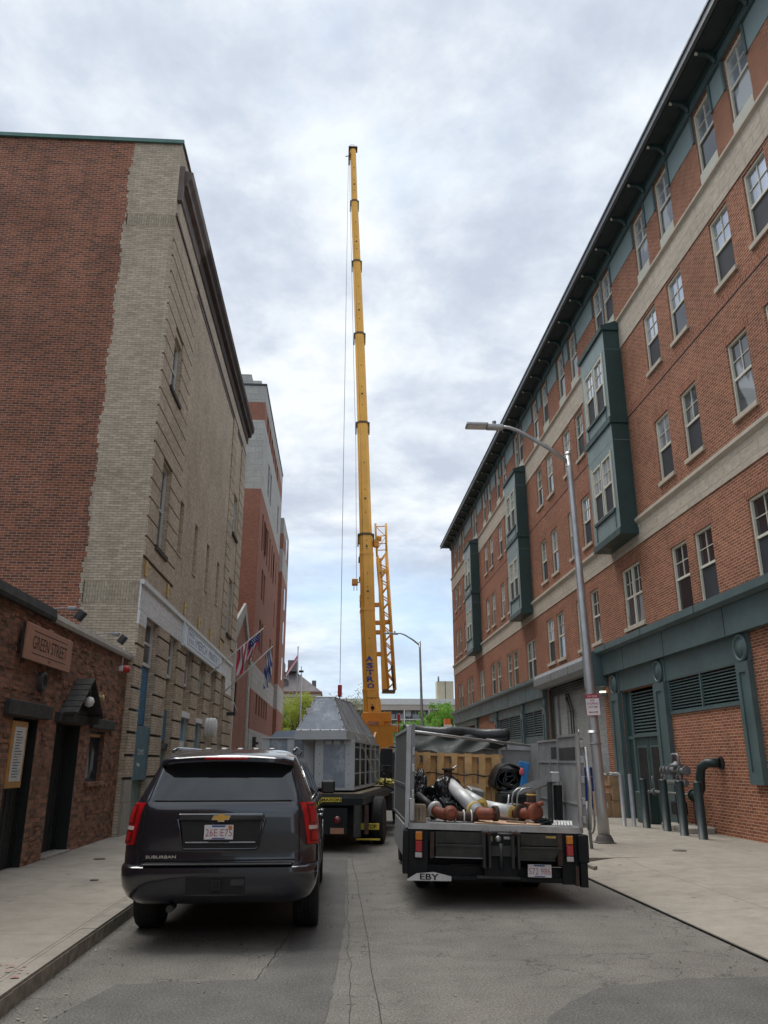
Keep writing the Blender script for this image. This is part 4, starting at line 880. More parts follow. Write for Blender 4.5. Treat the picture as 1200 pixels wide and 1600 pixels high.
# gold wall lamps, sign, vent and poles on the hall
for i, y in enumerate((19.75, 22.45, 25.15, 27.85, 30.55, 33.25)):
    t = thing('gold_wall_lamp', ['gold wall lamp nearest the brick corner, first of the row above the white band', 'gold wall lamp second from the corner above the white band', 'gold wall lamp third from the corner, just before the long white sign', 'gold wall lamp above the middle of the long white sign', 'gold wall lamp above the far end of the long white sign', 'gold wall lamp farthest down the street in the row above the white band'][i], 'lamp', (XH, y, 6.4), group='gold wall lamps on the tan hall')
    m = MB(); m.bevbox(XH, XH+0.05, y-0.09, y+0.09, 6.2, 6.6, 'gold_metal', 0.015, 1); m.build('back_plate', t, world=True)
    m = MB(); m.tube([(XH+0.05, y, 6.42), (XH+0.11, y, 6.42)], 0.015, 'gold_metal', 6); m.lathe([(0.01, -0.04), (0.03, 0), (0.01, 0.04)], (XH+0.11, y, 6.42), 'z', 'gold_metal', 10); m.build('arm', t, world=True)
t = thing('long_sign', 'long white framed sign with dark narrow lettering across the tan hall', 'sign', (XH, 29, 5.6))
m = MB(); m.box(XH+0.04, XH+0.14, 24.9, 33.1, 5.20, 5.92, 'sign_pale'); m.box(XH+0.14, XH+0.17, 24.9, 33.1, 5.88, 5.96, 'white_frame'); m.box(XH+0.14, XH+0.17, 24.9, 33.1, 5.17, 5.24, 'white_frame'); m.build('board', t, world=True)
m = MB(); 
for a, b_, c, d in ((25.4, 32.7, 5.79, 5.81), (25.4, 32.7, 5.31, 5.33), (25.4, 25.43, 5.33, 5.79), (32.67, 32.7, 5.33, 5.79)): m.box(XH+0.14, XH+0.145, a, b_, c, d, 'sign_blue')
m.text('BEE', (XH+0.14, 26.1, 5.68), (0,1,0), (0,0,1), 0.9, 0.13, 'sign_blue', 0.003); m.text('EEE', (XH+0.14, 26.1, 5.47), (0,1,0), (0,0,1), 0.9, 0.13, 'sign_blue', 0.003)
m.text('|', (XH+0.14, 26.8, 5.56), (0,1,0), (0,0,1), 0.04, 0.4, 'sign_blue', 0.003); m.text('MERCH', (XH+0.14, 28.2, 5.56), (0,1,0), (0,0,1), 2.3, 0.30, 'sign_blue', 0.003); m.text('MINISTRY', (XH+0.14, 31.1, 5.56), (0,1,0), (0,0,1), 2.6, 0.30, 'sign_blue', 0.003)
m.build('lettering', t, world=True)
t = thing('vent_drum', 'pale ribbed round vent drum on the tan hall above the pavement', 'vent', (XH, 30.5, 2.9))
m = MB(); m.lathe([(0.33, 0), (0.36, 0.03), (0.36, 0.10), (0.34, 0.12), (0.37, 0.16), (0.37, 0.22), (0.35, 0.24), (0.37, 0.28), (0.36, 0.36), (0.30, 0.40), (0, 0.41)], (XH+0.04, 30.7, 2.95), 'x', 'white_plastic', 28); m.box(XH, XH+0.05, 30.5, 30.9, 0.2, 2.5, 'steel_dark'); m.build('drum', t, world=True)
def flag(label, y, xb, zb, xt, zt, kind):
    t = thing('flag', label, 'flag', (XH, y, zb))
    m = MB(); m.tube([(xb, y, zb), (xt, y, zt)], [0.028, 0.018], 'white_plastic', 8); m.lathe([(0, 0), (0.03, 0.02), (0.03, 0.05), (0, 0.08)], (xt, y, zt), (xt-xb, 0, zt-zb), 'gold_metal', 10); m.build('pole', t, world=True)
    nr, nc = 26, 18; m = MB(); P0 = Vector((xt, y, zt)); D = Vector((xb-xt, 0, zb-zt)).normalized(); vs = []
    L = 1.05 if kind == 'us' else 0.35; F = 1.05 if kind == 'us' else 1.5
    for i in range(nr+1):
        for j in range(nc+1):
            u, v = i/nr, j/nc
            p = P0+D*(0.12+L*(u*(1-0.35*v)+0.35*v*0.9 if kind == 'us' else u))
            fx = 0.10*math.sin(u*9+v*2)*v+0.05*math.sin(u*21+v*5)*min(1, v*2)
            p = p+Vector((fx*0.6+(0.0 if kind == 'us' else 0.05*v), 0.09*math.sin(u*14+v*4)*min(1, v*3+0.2)-0.10*v, -F*v*(0.62+0.38*u if kind == 'us' else 1)))
            if kind != 'us': p.z -= 0.35*(u-0.5)*v*0.4
            vs.append(p)
    def q(i, j): return i*(nc+1)+j
    for i in range(nr):
        for j in range(nc):
            if kind == 'us': mat = 'flag_blue' if (i < nr*0.46 and j < nc*0.42) else ('flag_red' if (i//2) % 2 == 0 else 'flag_white')
            else: mat = 'flag_bright_blue' if int(i*0.5+j*0.55)//2 % 2 == 0 else 'flag_white'
            a = len(m.v); m.add([vs[q(i, j)], vs[q(i+1, j)], vs[q(i+1, j+1)], vs[q(i, j+1)]], [(0,1,2,3)], mat, True)
    if kind == 'us':
        for i in range(1, 11, 2):
            for j in range(1, 7, 2):
                c = vs[q(i, j)]; m.lathe([(0.022, -0.006), (0.022, 0.006), (0, 0.007)], c, 'y', 'flag_white', 6)
    m.build('cloth', t, world=True)
flag('red white and blue striped flag furled on a slanting pole above the street', 28.6, XH, 4.36, -2.62, 6.35, 'us')
flag('blue and white flag hanging limp from the second slanting pole', 34.6, XH, 4.44, -2.72, 6.55, 'gr')
t = thing('wall_bracket_camera', 'security camera on a bracket at the far corner of the tan hall', 'camera', (XH, 36.5, 3.9))
m = MB(); m.tube([(XH, 36.4, 4.2), (XH+0.35, 36.4, 4.25), (XH+0.5, 36.5, 3.9)], 0.025, 'white_plastic', 6); m.bevbox(XH+0.05, XH+0.45, 36.3, 36.6, 3.7, 3.85, 'steel_dark', 0.03); m.build('camera_body', t, world=True)

# ================================================================== LEFT: small gabled building and modern block
t = thing('gabled_building', 'narrow low building with pale concrete edging between the tan hall and tall block', 'building', (-5, 42, 0))
m = MB(); wall(m, 'x', -5.0, 38.4, 46.4, -0.2, 7.0, [(40.2, 41.2, 4.0, 5.6)], 'modern_brick', 0.12, sgn=-1); m.prism([(38.4, 7.0), (46.4, 7.0), (42.4, 9.4)], 'x', -12, -5.0, 'modern_brick'); m.build('wall', t, world=True)
m = MB(); m.box(-12, -4.9, 38.32, 38.9, -0.2, 8.4, 'modern_stone'); m.box(-5.0, -4.9, 45.7, 46.5, -0.2, 7.0, 'modern_stone'); m.prism([(38.9, 7.3), (38.9, 8.4), (42.4, 9.9), (46.5, 7.5), (46.5, 6.9), (42.4, 9.3)], 'x', -5.0, -4.88, 'modern_stone')
m.box(-4.99, -4.93, 39.6, 39.75, 0, 7.4, 'white_frame'); m.build('edging', t, world=True)
window(t, -5.0, -1, 40.2, 41.2, 4.0, 5.6, 'plain', 'dark_frame', up='dark_glass')
mod = thing('modern_block', 'tall eight storey block of grey stone and brick bands beyond the tan hall', 'building', (-5, 48.5, 0))
XM = -5.0; Y0 = 48.3; Y1 = 66.0; Y2 = 73.6
bands = [(-0.2, 3.6, 'modern_stone'), (3.6, 5.9, 'modern_brick'), (5.9, 7.5, 'modern_stone'), (7.5, 18.5, 'modern_brick'), (18.5, 23.3, 'modern_stone'), (23.3, 24.6, 'modern_brick'), (24.6, 25.8, 'modern_stone')]
mh = []
for f in range(3):
    z = 8.6+f*3.35
    mh += [(51.3, 52.5, z, z+2.0), (52.9, 53.9, z, z+2.0)]
    if f != 1: mh += [(59.8, 60.9, z, z+2.0)]
    mh += [(62.5, 63.2, z, z+2.0)]
for k in range(6): mh.append((50.0+k*2.0, 50.9+k*2.0, 14.9, 17.4))
for y in (52.5, 54.4, 62.0): mh.append((y, y+1.1, 19.6, 21.9))
for k in range(6): mh.append((50.2+k*1.9, 51.3+k*1.9, 23.35, 24.5))
for k in range(5): mh.append((51.3+k*1.9, 52.4+k*1.9, 4.6, 5.85))
m = MB()
for z0, z1, mt in bands: wall(m, 'x', XM, Y0, Y1, z0, z1, [h for h in mh if h[2] >= z0-0.01 and h[3] <= z1+0.01], mt, 0.2, mt, sgn=-1)
fh = []
for z in (9.0, 11.7, 14.0, 16.4, 19.0, 22.6): fh.append((-7.2, -6.3, z, z+1.6))
for z0, z1, mt in bands:
    wall(m, 'y', Y0, -16, XM, z0, z1, [h for h in fh if h[2] >= z0-0.01 and h[3] <= z1+0.01], mt, 0.2, mt)
fh = [h for h in fh if any(h[2] >= z0-0.01 and h[3] <= z1+0.01 for z0, z1, _ in bands)]
m.box(-16, XM-0.4, Y0+0.4, Y1-0.01, -0.2, 25.6, 'dark_soffit')
m.build('wall', mod, world=True)
m = MB(); m.box(-15.9, XM-0.9, 53.5, Y1, 25.8, 28.8, 'modern_stone'); m.box(-15.9, XM-1.2, 49.8, 53.5, 25.8, 27.4, 'modern_stone'); m.build('penthouse', mod, world=True)
m = MB(); m.box(-16.05, XM+0.05, Y0-0.06, Y1+0.05, 25.803, 25.93, 'dark_frame'); m.build('coping', mod, world=True)
m = MB()
for z0, z1, mt in [(-0.2, 3.6, 'modern_stone'), (3.6, 5.8, 'modern_brick'), (5.8, 7.8, 'modern_stone'), (7.8, 17.2, 'modern_brick'), (17.2, 19.2, 'modern_stone'), (19.2, 20.6, 'modern_brick'), (20.6, 22.0, 'modern_stone')]:
    m.box(-16, XM+0.28, Y1+0.02, Y2, z0, z1-0.001, mt)
m.build('rear_wing', mod, world=True)
for h in mh:
    window(mod, XM, -1, *h, 'plain', 'dark_frame', up='bg_glass', rec=0.15, fw=0.06)
for k, z in enumerate((8.5, 11.6, 14.6, 19.2)):
    m = MB(); m.box(XM+0.28, XM+0.30, 69.4, 70.4, z, z+1.9, 'dark_glass'); m.build('wing_window', mod, world=True)
for h in fh:
    m = MB(); a, b_, z0, z1 = h; m.box(a, b_, Y0+0.12, Y0+0.16, z0, z1, 'bg_glass'); f = m
    for u in (a, b_-0.07, (a+b_)/2-0.03): m.box(u, u+0.07, Y0+0.06, Y0+0.115, z0, z1, 'dark_frame')
    m.build('side_window', mod, world=True)
t = thing('wall_light', 'small dark wall light on the pale base of the tall block', 'lamp', (-5, 50.7, 3)); m = MB(); m.box(XM, XM+0.2, 50.4, 50.9, 2.6, 3.2, 'steel_dark'); m.box(XM, XM+0.35, 50.6, 50.75, 2.75, 2.9, 'steel_dark'); m.build('fitting', t, world=True)

# ================================================================== VEHICLES
def wheel(parent, x, y, r, w_, rim='alloy', dual=False, name='wheel', rr=0.62):
    s = 1 if x > 0 else -1
    m = MB(); h = w_/2
    m.lathe([(r*rr, -h), (r*0.93, -h), (r*0.985, -h*0.8), (r, -h*0.55), (r, h*0.55), (r*0.985, h*0.8), (r*0.93, h), (r*rr, h)], (x, y, r), 'x', 'tyre', 40)
    for k in (-0.45, -0.15, 0.15, 0.45): m.lathe([(r*0.99, h*k-0.004), (r*1.004, h*k-0.012), (r*1.004, h*k-0.03), (r*0.99, h*k-0.034)], (x, y, r), 'x', 'tyre', 40)
    wo = m.build(name, parent)
    m = MB(); xo = x+s*h*0.82
    m.lathe([(r*rr, -w_*0.8), (r*rr, 0.0), (r*rr*0.94, 0.005), (r*rr*0.9, -0.04)], (xo, y, r), (s, 0, 0), rim, 32)
    m.lathe([(r*rr*0.9, -0.12), (0, -0.11)], (xo, y, r), (s, 0, 0), 'black_line', 24)
    for k in range(6):
        a = k*math.pi/3; c = Vector((xo-s*0.02, y, r)); d = Vector((0, math.cos(a), math.sin(a)))
        m.tube([c+d*0.04, c+d*r*rr*0.92], [0.035, 0.025], rim, 6)
    m.lathe([(0.08, -0.03), (0.07, 0.01), (0, 0.015)], (xo, y, r), (s, 0, 0), rim, 16)
    m.build('rim', wo); return wo

# ---- black sport utility vehicle
suv = thing('suv', 'shiny black sport utility vehicle parked at the left kerb with plate 26E E75', 'car', (-1.14, 8.60, 0))
ZK = [  # z, half width, rear y, front y, corner radius
 (0.40, 0.86, 0.16, 5.45, 0.20), (0.47, 0.93, 0.05, 5.60, 0.22), (0.56, 0.975, 0.01, 5.66, 0.22), (0.66, 0.99, 0.0, 5.68, 0.22), (0.745, 0.99, 0.005, 5.68, 0.22), (0.765, 0.985, 0.03, 5.66, 0.22),
 (0.772, 0.982, 0.14, 5.66, 0.20), (0.85, 0.985, 0.15, 5.64, 0.20), (0.95, 0.985, 0.15, 5.60, 0.20), (1.06, 0.975, 0.15, 5.50, 0.20), (1.14, 0.965, 0.155, 5.30, 0.20), (1.22, 0.955, 0.16, 4.95, 0.19), (1.30, 0.935, 0.17, 4.60, 0.19),
 (1.345, 0.915, 0.185, 4.35, 0.19), (1.45, 0.868, 0.25, 4.15, 0.18), (1.60, 0.805, 0.345, 3.85, 0.17), (1.72, 0.755, 0.42, 3.60, 0.17), (1.79, 0.72, 0.46, 3.45, 0.17), (1.84, 0.67, 0.52, 3.3, 0.2), (1.872, 0.57, 0.66, 3.1, 0.2), (1.885, 0.40, 0.9, 2.8, 0.2)]
def zk(z):
    for a, b_ in zip(ZK, ZK[1:]):
        if z <= b_[0]: t = max(0, (z-a[0])/(b_[0]-a[0])); return [a[i]+(b_[i]-a[i])*t for i in range(5)]
    return list(ZK[-1])
def S(z, s, side=1, off=0.0):
    _, hw, yr, yf, r = zk(z)
    def pt(s):
        if s <= 1: x = (hw-r)*s; y = yr
        elif s <= 2: a = (s-1)*math.pi/2; x = hw-r+r*math.sin(a); y = yr+r-r*math.cos(a)
        elif s <= 3: x = hw; y = yr+r+(yf-yr-2*r)*(s-2)
        elif s <= 4: a = (s-3)*math.pi/2; x = hw-r+r*math.cos(a); y = yf-r+r*math.sin(a)
        else: x = (hw-r)*(5-s); y = yf
        bow = 0.045*(x/hw)**2 if s <= 2 else 0.045*max(0, 1-(s-2)*6)
        mid = 1-0.0*abs(s-2.5)
        xx = x*(1-0.02*max(0, (y-3.0)/2.6)); return Vector((xx, y+bow, 0))
    p = pt(s)
    if off:
        d = pt(min(5, s+0.01))-pt(max(0, s-0.01)); n = Vector((d.y, -d.x, 0)); n.normalize(); p = p+n*off
    return Vector((p.x*side, p.y, z))
def SY(z, y, side=1, off=0.0):
    _, hw, yr, yf, r = zk(z); s = 2+(y-yr-r)/(yf-yr-2*r); return S(z, s, side, off)
SS = [0, .15, .3, .45, .6, .75, .9, 1, 1.2, 1.4, 1.6, 1.8, 2]+[2+i/28 for i in range(1, 29)]+[3.25, 3.5, 3.75, 4, 4.33, 4.66, 5]
ZZ = []
for a, b_ in zip(ZK, ZK[1:]):
    k = 2 if b_[0]-a[0] > 0.06 else 1
    for i in range(k): ZZ.append(a[0]+(b_[0]-a[0])*i/k)
ZZ.append(ZK[-1][0])
bm = bmesh.new(); rows = []
for z in ZZ:
    row = [bm.verts.new(S(z, s, 1)) for s in SS]+[bm.verts.new(S(z, s, -1)) for s in SS[1:-1][::-1]]; rows.append(row)
for a, b_ in zip(rows, rows[1:]):
    for i in range(len(a)): j = (i+1) % len(a); bm.faces.new((a[i], a[j], b_[j], b_[i]))
bm.faces.new(rows[0][::-1]); bm.faces.new(rows[-1])
bmesh.ops.recalc_face_normals(bm, faces=bm.faces[:])
me = bpy.data.meshes.new('b'); bm.to_mesh(me); bm.free(); body0 = bpy.data.objects.new('b', me); COL.objects.link(body0)
cut = []
for yy in (1.27, 4.57):
    mm = MB(); mm.lathe([(0.001, -1.3), (0.475, -1.3), (0.475, 1.3), (0.001, 1.3)], (0, yy, 0.40), 'x', 'black_line', 40); mm.box(-1.3, 1.3, yy-0.44, yy+0.44, -0.2, 0.40, 'black_line') if False else None
    c = mm.build('c'); bmc = bmesh.new(); bmc.from_mesh(c.data); bmesh.ops.remove_doubles(bmc, verts=bmc.verts, dist=0.003); bmesh.ops.recalc_face_normals(bmc, faces=bmc.faces[:]); bmc.to_mesh(c.data); bmc.free()
    md = body0.modifiers.new('x', 'BOOLEAN'); md.operation = 'DIFFERENCE'; md.object = c; md.solver = 'EXACT'; cut.append(c)
dg = bpy.context.evaluated_depsgraph_get(); me2 = bpy.data.meshes.new_from_object(body0.evaluated_get(dg))
body = MB(); body.add([v.co.copy() for v in me2.vertices], [list(p.vertices) for p in me2.polygons], 'car_black', True)
for o in cut+[body0]: bpy.data.objects.remove(o)
bo = body.build('body', suv)
md = bo.modifiers.new('es', 'EDGE_SPLIT'); md.split_angle = R(38)
def patch(name, z0, z1, s0, s1, off, mat, sides=(1,), nz=8, ns=10, parent=suv, ysp=False, build=True, mb=None, thick=0.0):
    m = mb or MB(); fn = SY if ysp else S
    for sd_ in sides:
        vs = []
        for i in range(nz+1):
            z = z0+(z1-z0)*i/nz; t = i/nz
            a = s0(t) if callable(s0) else s0; e = s1(t) if callable(s1) else s1
            for j in range(ns+1): vs.append(fn(z, a+(e-a)*j/ns, sd_, off))
        m.add(vs, [(i*(ns+1)+j, i*(ns+1)+j+1, (i+1)*(ns+1)+j+1, (i+1)*(ns+1)+j) for i in range(nz) for j in range(ns)], mat, True)
        if thick:
            k = len(m.v)-len(vs); bd = [j for j in range(ns+1)]+[(i+1)*(ns+1)+ns for i in range(nz)]+[nz*(ns+1)+ns-1-j for j in range(ns)]+[(nz-1-i)*(ns+1) for i in range(nz)]
            inn = []
            for q in bd:
                i, j = divmod(q, ns+1); z = z0+(z1-z0)*i/nz; t = i/nz; a = s0(t) if callable(s0) else s0; e = s1(t) if callable(s1) else s1
                inn.append(fn(z, a+(e-a)*j/ns, sd_, off-thick))
            L = len(bd); o = m.add([vs[q] for q in bd]+inn, [(i, (i+1) % L, L+(i+1) % L, L+i) for i in range(L)], mat)
    return m.build(name, parent) if build else m
# rear glass spans both sides of the centre line: mirror about s = 0
gm = MB()
def gx(z): return 0.735+(0.665-0.735)*(z-1.36)/0.37
for side_ in (1, -1):
    def s_of(z): _, hw, yr, yf, r = zk(z); x = gx(z); return x/(hw-r) if x <= hw-r else 1+math.asin(min(1, (x-(hw-r))/r))/(math.pi/2)
    vs = []; nz, ns = 8, 10
    for i in range(nz+1):
        z = 1.362+(1.745-1.362)*i/nz; e = s_of(z)
        for j in range(ns+1): vs.append(S(z, e*j/ns, side_, 0.006))
    gm.add(vs, [(i*(ns+1)+j, i*(ns+1)+j+1, (i+1)*(ns+1)+j+1, (i+1)*(ns+1)+j) for i in range(nz) for j in range(ns)], 'car_glass', True)
gm.build('rear_window', suv)
m = MB(); pts = [S(1.365, s, -1, 0.012) for s in (0.98, 0.7, 0.4, 0)]+[S(1.365, s, 1, 0.012) for s in (0.4, 0.7, 0.98)]; m.tube(pts, 0.006, 'car_trim', 5)
m.build('window_seal', suv)
# gaps around the liftgate
for sd_ in (1, -1):
    m = MB()
    P0 = []
    for i in range(22):
        z = 0.79+(1.75-0.79)*i/21; x = 0.80-0.02*(z-0.8) if z < 1.345 else gx(z)+0.035
        _, hw, yr, yf, r = zk(z); s = x/(hw-r) if x <= hw-r else 1+math.asin(min(1, (x-(hw-r))/r))/(math.pi/2); P0.append(S(z, s, sd_, 0.001))
    m.tube(P0, 0.007, 'black_line', 5); m.build('panel_gap', suv)
m = MB(); m.tube([S(0.80, s, -1, 0.001) for s in (0.97, 0.6, 0.3, 0)]+[S(0.80, s, 1, 0.001) for s in (0.3, 0.6, 0.97)], 0.008, 'black_line', 5); m.build('panel_gap', suv)
# tail lamps
for sd_ in (1, -1):
    def ins(t): return 1.30-0.10*t
    o = patch('tail_lamp', 0.945, 1.345, ins, lambda t: 2.012+0.000*t-0.10*max(0, t-0.7)/0.3, 0.022, 'tail_red', (sd_,), 10, 12, thick=0.03)
    m = MB(); patch('', 1.085, 1.12, 1.36, 1.75, 0.026, 'tail_clear', (sd_,), 2, 6, build=False, mb=m)
    patch('', 1.137, 1.325, 1.38, 1.93, 0.0255, 'tail_red_dark', (sd_,), 3, 6, build=False, mb=m); patch('', 0.965, 1.078, 1.38, 1.93, 0.0255, 'tail_red_dark', (sd_,), 3, 6, build=False, mb=m)
    patch('', 1.15, 1.31, 1.45, 1.75, 0.027, 'tail_red', (sd_,), 3, 6, build=False, mb=m); patch('', 0.98, 1.065, 1.45, 1.75, 0.027, 'tail_red', (sd_,), 3, 6, build=False, mb=m)
    m.build('lens', o)
# spoiler with the high brake lamp
m = MB(); vs = []; nn = 14
prof = [(0.44, 1.735), (0.30, 1.745), (0.245, 1.765), (0.245, 1.800), (0.27, 1.818), (0.40, 1.845), (0.62, 1.872)]
for i in range(nn+1):
    x = -0.70+1.40*i/nn; q = abs(x)/0.70; dy = 0.05*q*q+0.10*max(0, q-0.85)/0.15; dz = -0.035*q*q-0.02*max(0, q-0.85)/0.15
    for y, z in prof: vs.append((x, y+dy, z+dz))
k = len(prof)
fs = [(i*k+j, i*k+j+1, (i+1)*k+j+1, (i+1)*k+j) for i in range(nn) for j in range(k-1)]+[list(range(k)), [nn*k+j for j in range(k)][::-1]]
m.add(vs, fs, 'car_black', True); sp = m.build('spoiler', suv); md = sp.modifiers.new('es', 'EDGE_SPLIT'); md.split_angle = R(50)
m = MB(); m.bevbox(-0.23, 0.23, 0.235, 0.25, 1.770, 1.800, 'tail_red', 0.006, 1); m.build('brake_lamp', sp)
# plate recess, garnish and badges
m = MB()
m.bevbox(-0.435, 0.435, 0.105, 0.165, 1.175, 1.245, 'car_black', 0.022, 3); g = m.build('garnish', suv)
m = MB(); m.prism([(-0.40, 1.172), (0.40, 1.172), (0.37, 0.90), (-0.37, 0.90)], 'y', 0.140, 0.150, 'car_trim'); m.build('plate_recess', suv)
m = MB(); m.tube([(-0.44, 0.135, 1.19), (-0.415, 0.135, 1.08), (-0.385, 0.135, 0.935), (-0.36, 0.135, 0.905), (0.36, 0.135, 0.905), (0.385, 0.135, 0.935), (0.415, 0.135, 1.08), (0.44, 0.135, 1.19)], 0.013, 'car_black', 8); m.bevbox(-0.355, 0.355, 0.118, 0.14, 0.960, 0.975, 'alloy', 0.004, 1); m.build('recess_trim', suv)
m = MB()
bt_ = [(-0.098, -0.022), (-0.078, 0.022), (-0.034, 0.022), (-0.034, 0.040), (0.034, 0.040), (0.034, 0.022), (0.098, 0.022), (0.078, -0.022), (0.034, -0.022), (0.034, -0.040), (-0.034, -0.040), (-0.034, -0.022)]
m.prism([(x, 1.205+z) for x, z in bt_], 'y', 0.098, 0.106, 'chrome'); m.prism([(x*0.9, 1.205+z*0.82) for x, z in bt_], 'y', 0.095, 0.0975, 'badge_gold'); m.build('badge', g)
m = MB(); m.text('SUBURBAN', (-0.585, 0.138, 0.835), (1,0,0), (0,0,1), 0.30, 0.028, 'chrome', 0.004, 0.01); m.build('lettering', suv)
def plate(parent, x, y, z, txt, w_=0.305, h=0.152):
    m = MB(); m.bevbox(x-w_/2, x+w_/2, y-0.008, y, z-h/2, z+h/2, 'sign_white', 0.004, 1); o = m.build('number_plate', parent)
    m = MB(); m.text(txt, (x, y-0.008, z-0.004), (1,0,0), (0,0,1), w_*0.90, h*0.48, 'sign_red', 0.002, -0.012)
    m.box(x-w_*0.24, x+w_*0.22, y-0.011, y-0.009, z+h*0.36, z+h*0.46, 'flag_bright_blue'); m.box(x-w_*0.22, x+w_*0.22, y-0.011, y-0.009, z-h*0.44, z-h*0.38, 'flag_bright_blue'); m.build('lettering', o); return o
pl_ = plate(suv, -0.02, 0.128, 1.065, '26E E75', 0.295, 0.14)
m = MB(); m.box(0.075, 0.115, 0.115, 0.1165, 1.098, 1.128, 'tail_amber'); m.box(-0.12, 0.09, 0.113, 0.128, 0.978, 0.99, 'car_trim'); m.build('plate_sticker', pl_)
# bumper details
m = MB(); m.bevbox(-0.74, 0.74, 0.00, 0.15, 0.765, 0.785, 'car_trim', 0.008, 1); m.build('bumper_step', suv)
m = MB(); m.box(-0.30, 0.28, 0.0, 0.02, 0.50, 0.665, 'black_line'); m.box(-0.045, 0.045, -0.02, 0.02, 0.545, 0.635, 'car_trim'); m.box(-0.03, 0.03, -0.022, -0.02, 0.56, 0.62, 'black_line'); m.box(0.14, 0.27, -0.005, 0.0, 0.585, 0.64, 'steel_dark'); m.tube([(-0.3, -0.004, 0.50), (0.28, -0.004, 0.50)], 0.006, 'steel_dark', 6); m.build('hitch', suv)
for sd_ in (1, -1):   # body-colour corner caps beside the step
    m = MB(); patch('', 0.772, 0.935, 1.12, 2.3, 0.012, 'car_black', (sd_,), 3, 12, build=False, mb=m, thick=0.03); m.build('bumper_corner', suv)
m = MB(); m.tube([(-0.46, 0.35, 0.36), (-0.46, 0.12, 0.36)], 0.035, 'steel_dark', 10); m.build('exhaust', suv)
m = MB(); m.box(-0.60, 0.60, 0.75, 5.2, 0.33, 0.44, 'black_line'); m.box(-0.7, 0.7, 1.2, 1.34, 0.32, 0.42, 'black_line'); m.build('underbody', suv)
# side windows
for sd_ in (1, -1):
    for i, (a, e) in enumerate(((0.62, 1.62), (1.72, 2.62), (2.72, 3.62))):
        patch('side_window', 1.385, 1.70, lambda t, a=a: a+0.10*t, e, 0.004, 'car_glass', (sd_,), 5, 6, ysp=True)
    m = MB(); m.tube([SY(1.372, y, sd_, 0.008) for y in (0.5, 1.5, 2.5, 3.6, 4.0)], 0.009, 'chrome', 6); m.tube([SY(1.372, 0.55, sd_, 0.008), SY(1.55, 0.66, sd_, 0.008), SY(1.70, 0.78, sd_, 0.008)], 0.007, 'chrome', 6); m.build('window_trim', suv)
    for y in (1.68, 2.68, 3.75):
        m = MB(); m.tube([SY(0.6+1.14*i/10, y, sd_, 0.001) for i in range(11)], 0.005, 'black_line', 4); m.build('door_gap', suv)
    for y in (1.95, 2.95):
        m = MB(); m.tube([SY(1.12, y, sd_, 0.0), SY(1.12, y+0.03, sd_, 0.035), SY(1.12, y+0.2, sd_, 0.035), SY(1.12, y+0.23, sd_, 0.0)], 0.014, 'chrome', 6); m.build('door_handle', suv)
    m = MB(); m.tube([(sd_*0.68, 0.85, 1.86), (sd_*0.69, 1.2, 1.90), (sd_*0.69, 2.9, 1.90), (sd_*0.66, 3.2, 1.85)], 0.018, 'car_black', 8); m.build('roof_rail', suv)
    m = MB(); m.tube([(sd_*0.90, 3.72, 1.36), (sd_*1.02, 3.70, 1.38)], 0.03, 'car_trim', 8); m.bevbox(sd_*1.06-0.10, sd_*1.06+0.10, 3.60, 3.75, 1.31, 1.49, 'car_trim', 0.04, 3); mo = m.build('side_mirror', suv); m = MB(); m.bevbox(sd_*1.06-0.08, sd_*1.06+0.08, 3.593, 3.602, 1.33, 1.47, 'car_glass', 0.003, 1); m.build('mirror_glass', mo)
    for yy in (1.27, 4.57):
        wheel(suv, sd_*0.855, yy, 0.405, 0.275)
        m = MB(); pts = [SY(0.40+0.485*math.sin(a), yy+0.485*math.cos(a), sd_, 0.004) for a in [math.pi*i/18 for i in range(19)]]; m.tube(pts, 0.016, 'car_black', 6); m.build('arch_lip', suv)
m = MB()
for i, x in enumerate((-0.30, -0.12, 0.06, 0.24, 0.42)): m.bevbox(x-0.03, x+0.03, 0.9+0.02*i, 1.0+0.02*i, 1.883, 1.90, 'jacket_silver', 0.008, 1)
m.build('roof_marker', suv)

# ---- aluminium stake body truck with its load
TX, TY = 2.08, 10.90; tR = (0, R(1.75), R(-1.2))
trk = thing('stake_truck', 'open rear flatbed truck with aluminium side panels and a folded liftgate', 'truck', (TX, TY, 0), tR)
BZ = 0.965
m = MB(); m.box(-1.13, 1.13, 0.0, 3.3, BZ-0.07, BZ, 'bed_plate'); m.box(-1.14, 1.14, -0.02, 0.0, BZ-0.075, BZ-0.002, 'aluminium_post'); m.build('bed', trk)
m = MB(); m.box(-1.13, 1.13, 0.05, 3.3, BZ-0.22, BZ-0.071, 'truck_black'); m.box(-0.45, -0.33, 0.05, 5.6, 0.62, 0.80, 'truck_black'); m.box(0.33, 0.45, 0.05, 5.6, 0.62, 0.80, 'truck_black'); m.box(-1.0, 1.0, 0.3, 0.5, 0.45, 0.75, 'truck_black'); m.box(-0.9, 0.9, 2.1, 2.3, 0.40, 0.6, 'truck_black'); m.box(0.5, 1.05, 1.0, 1.7, 0.40, 0.75, 'truck_black'); m.build('chassis', trk)
m = MB(); m.box(-1.13, -0.88, 0.0, 0.05, 0.28, BZ-0.078, 'truck_black'); m.box(0.86, 1.13, 0.0, 0.05, 0.28, BZ-0.078, 'truck_black'); m.box(-0.88, 0.86, 0.02, 0.06, BZ-0.2, BZ-0.078, 'truck_black'); m.box(-1.0, 1.0, 0.1, 0.16, 0.28, 0.46, 'truck_black')
m.box(-0.85, -0.80, -0.03, 0.03, 0.55, 0.86, 'rusty_iron'); m.box(0.80, 0.86, -0.03, 0.03, 0.50, 0.88, 'rusty_iron'); m.build('rear_frame', trk)
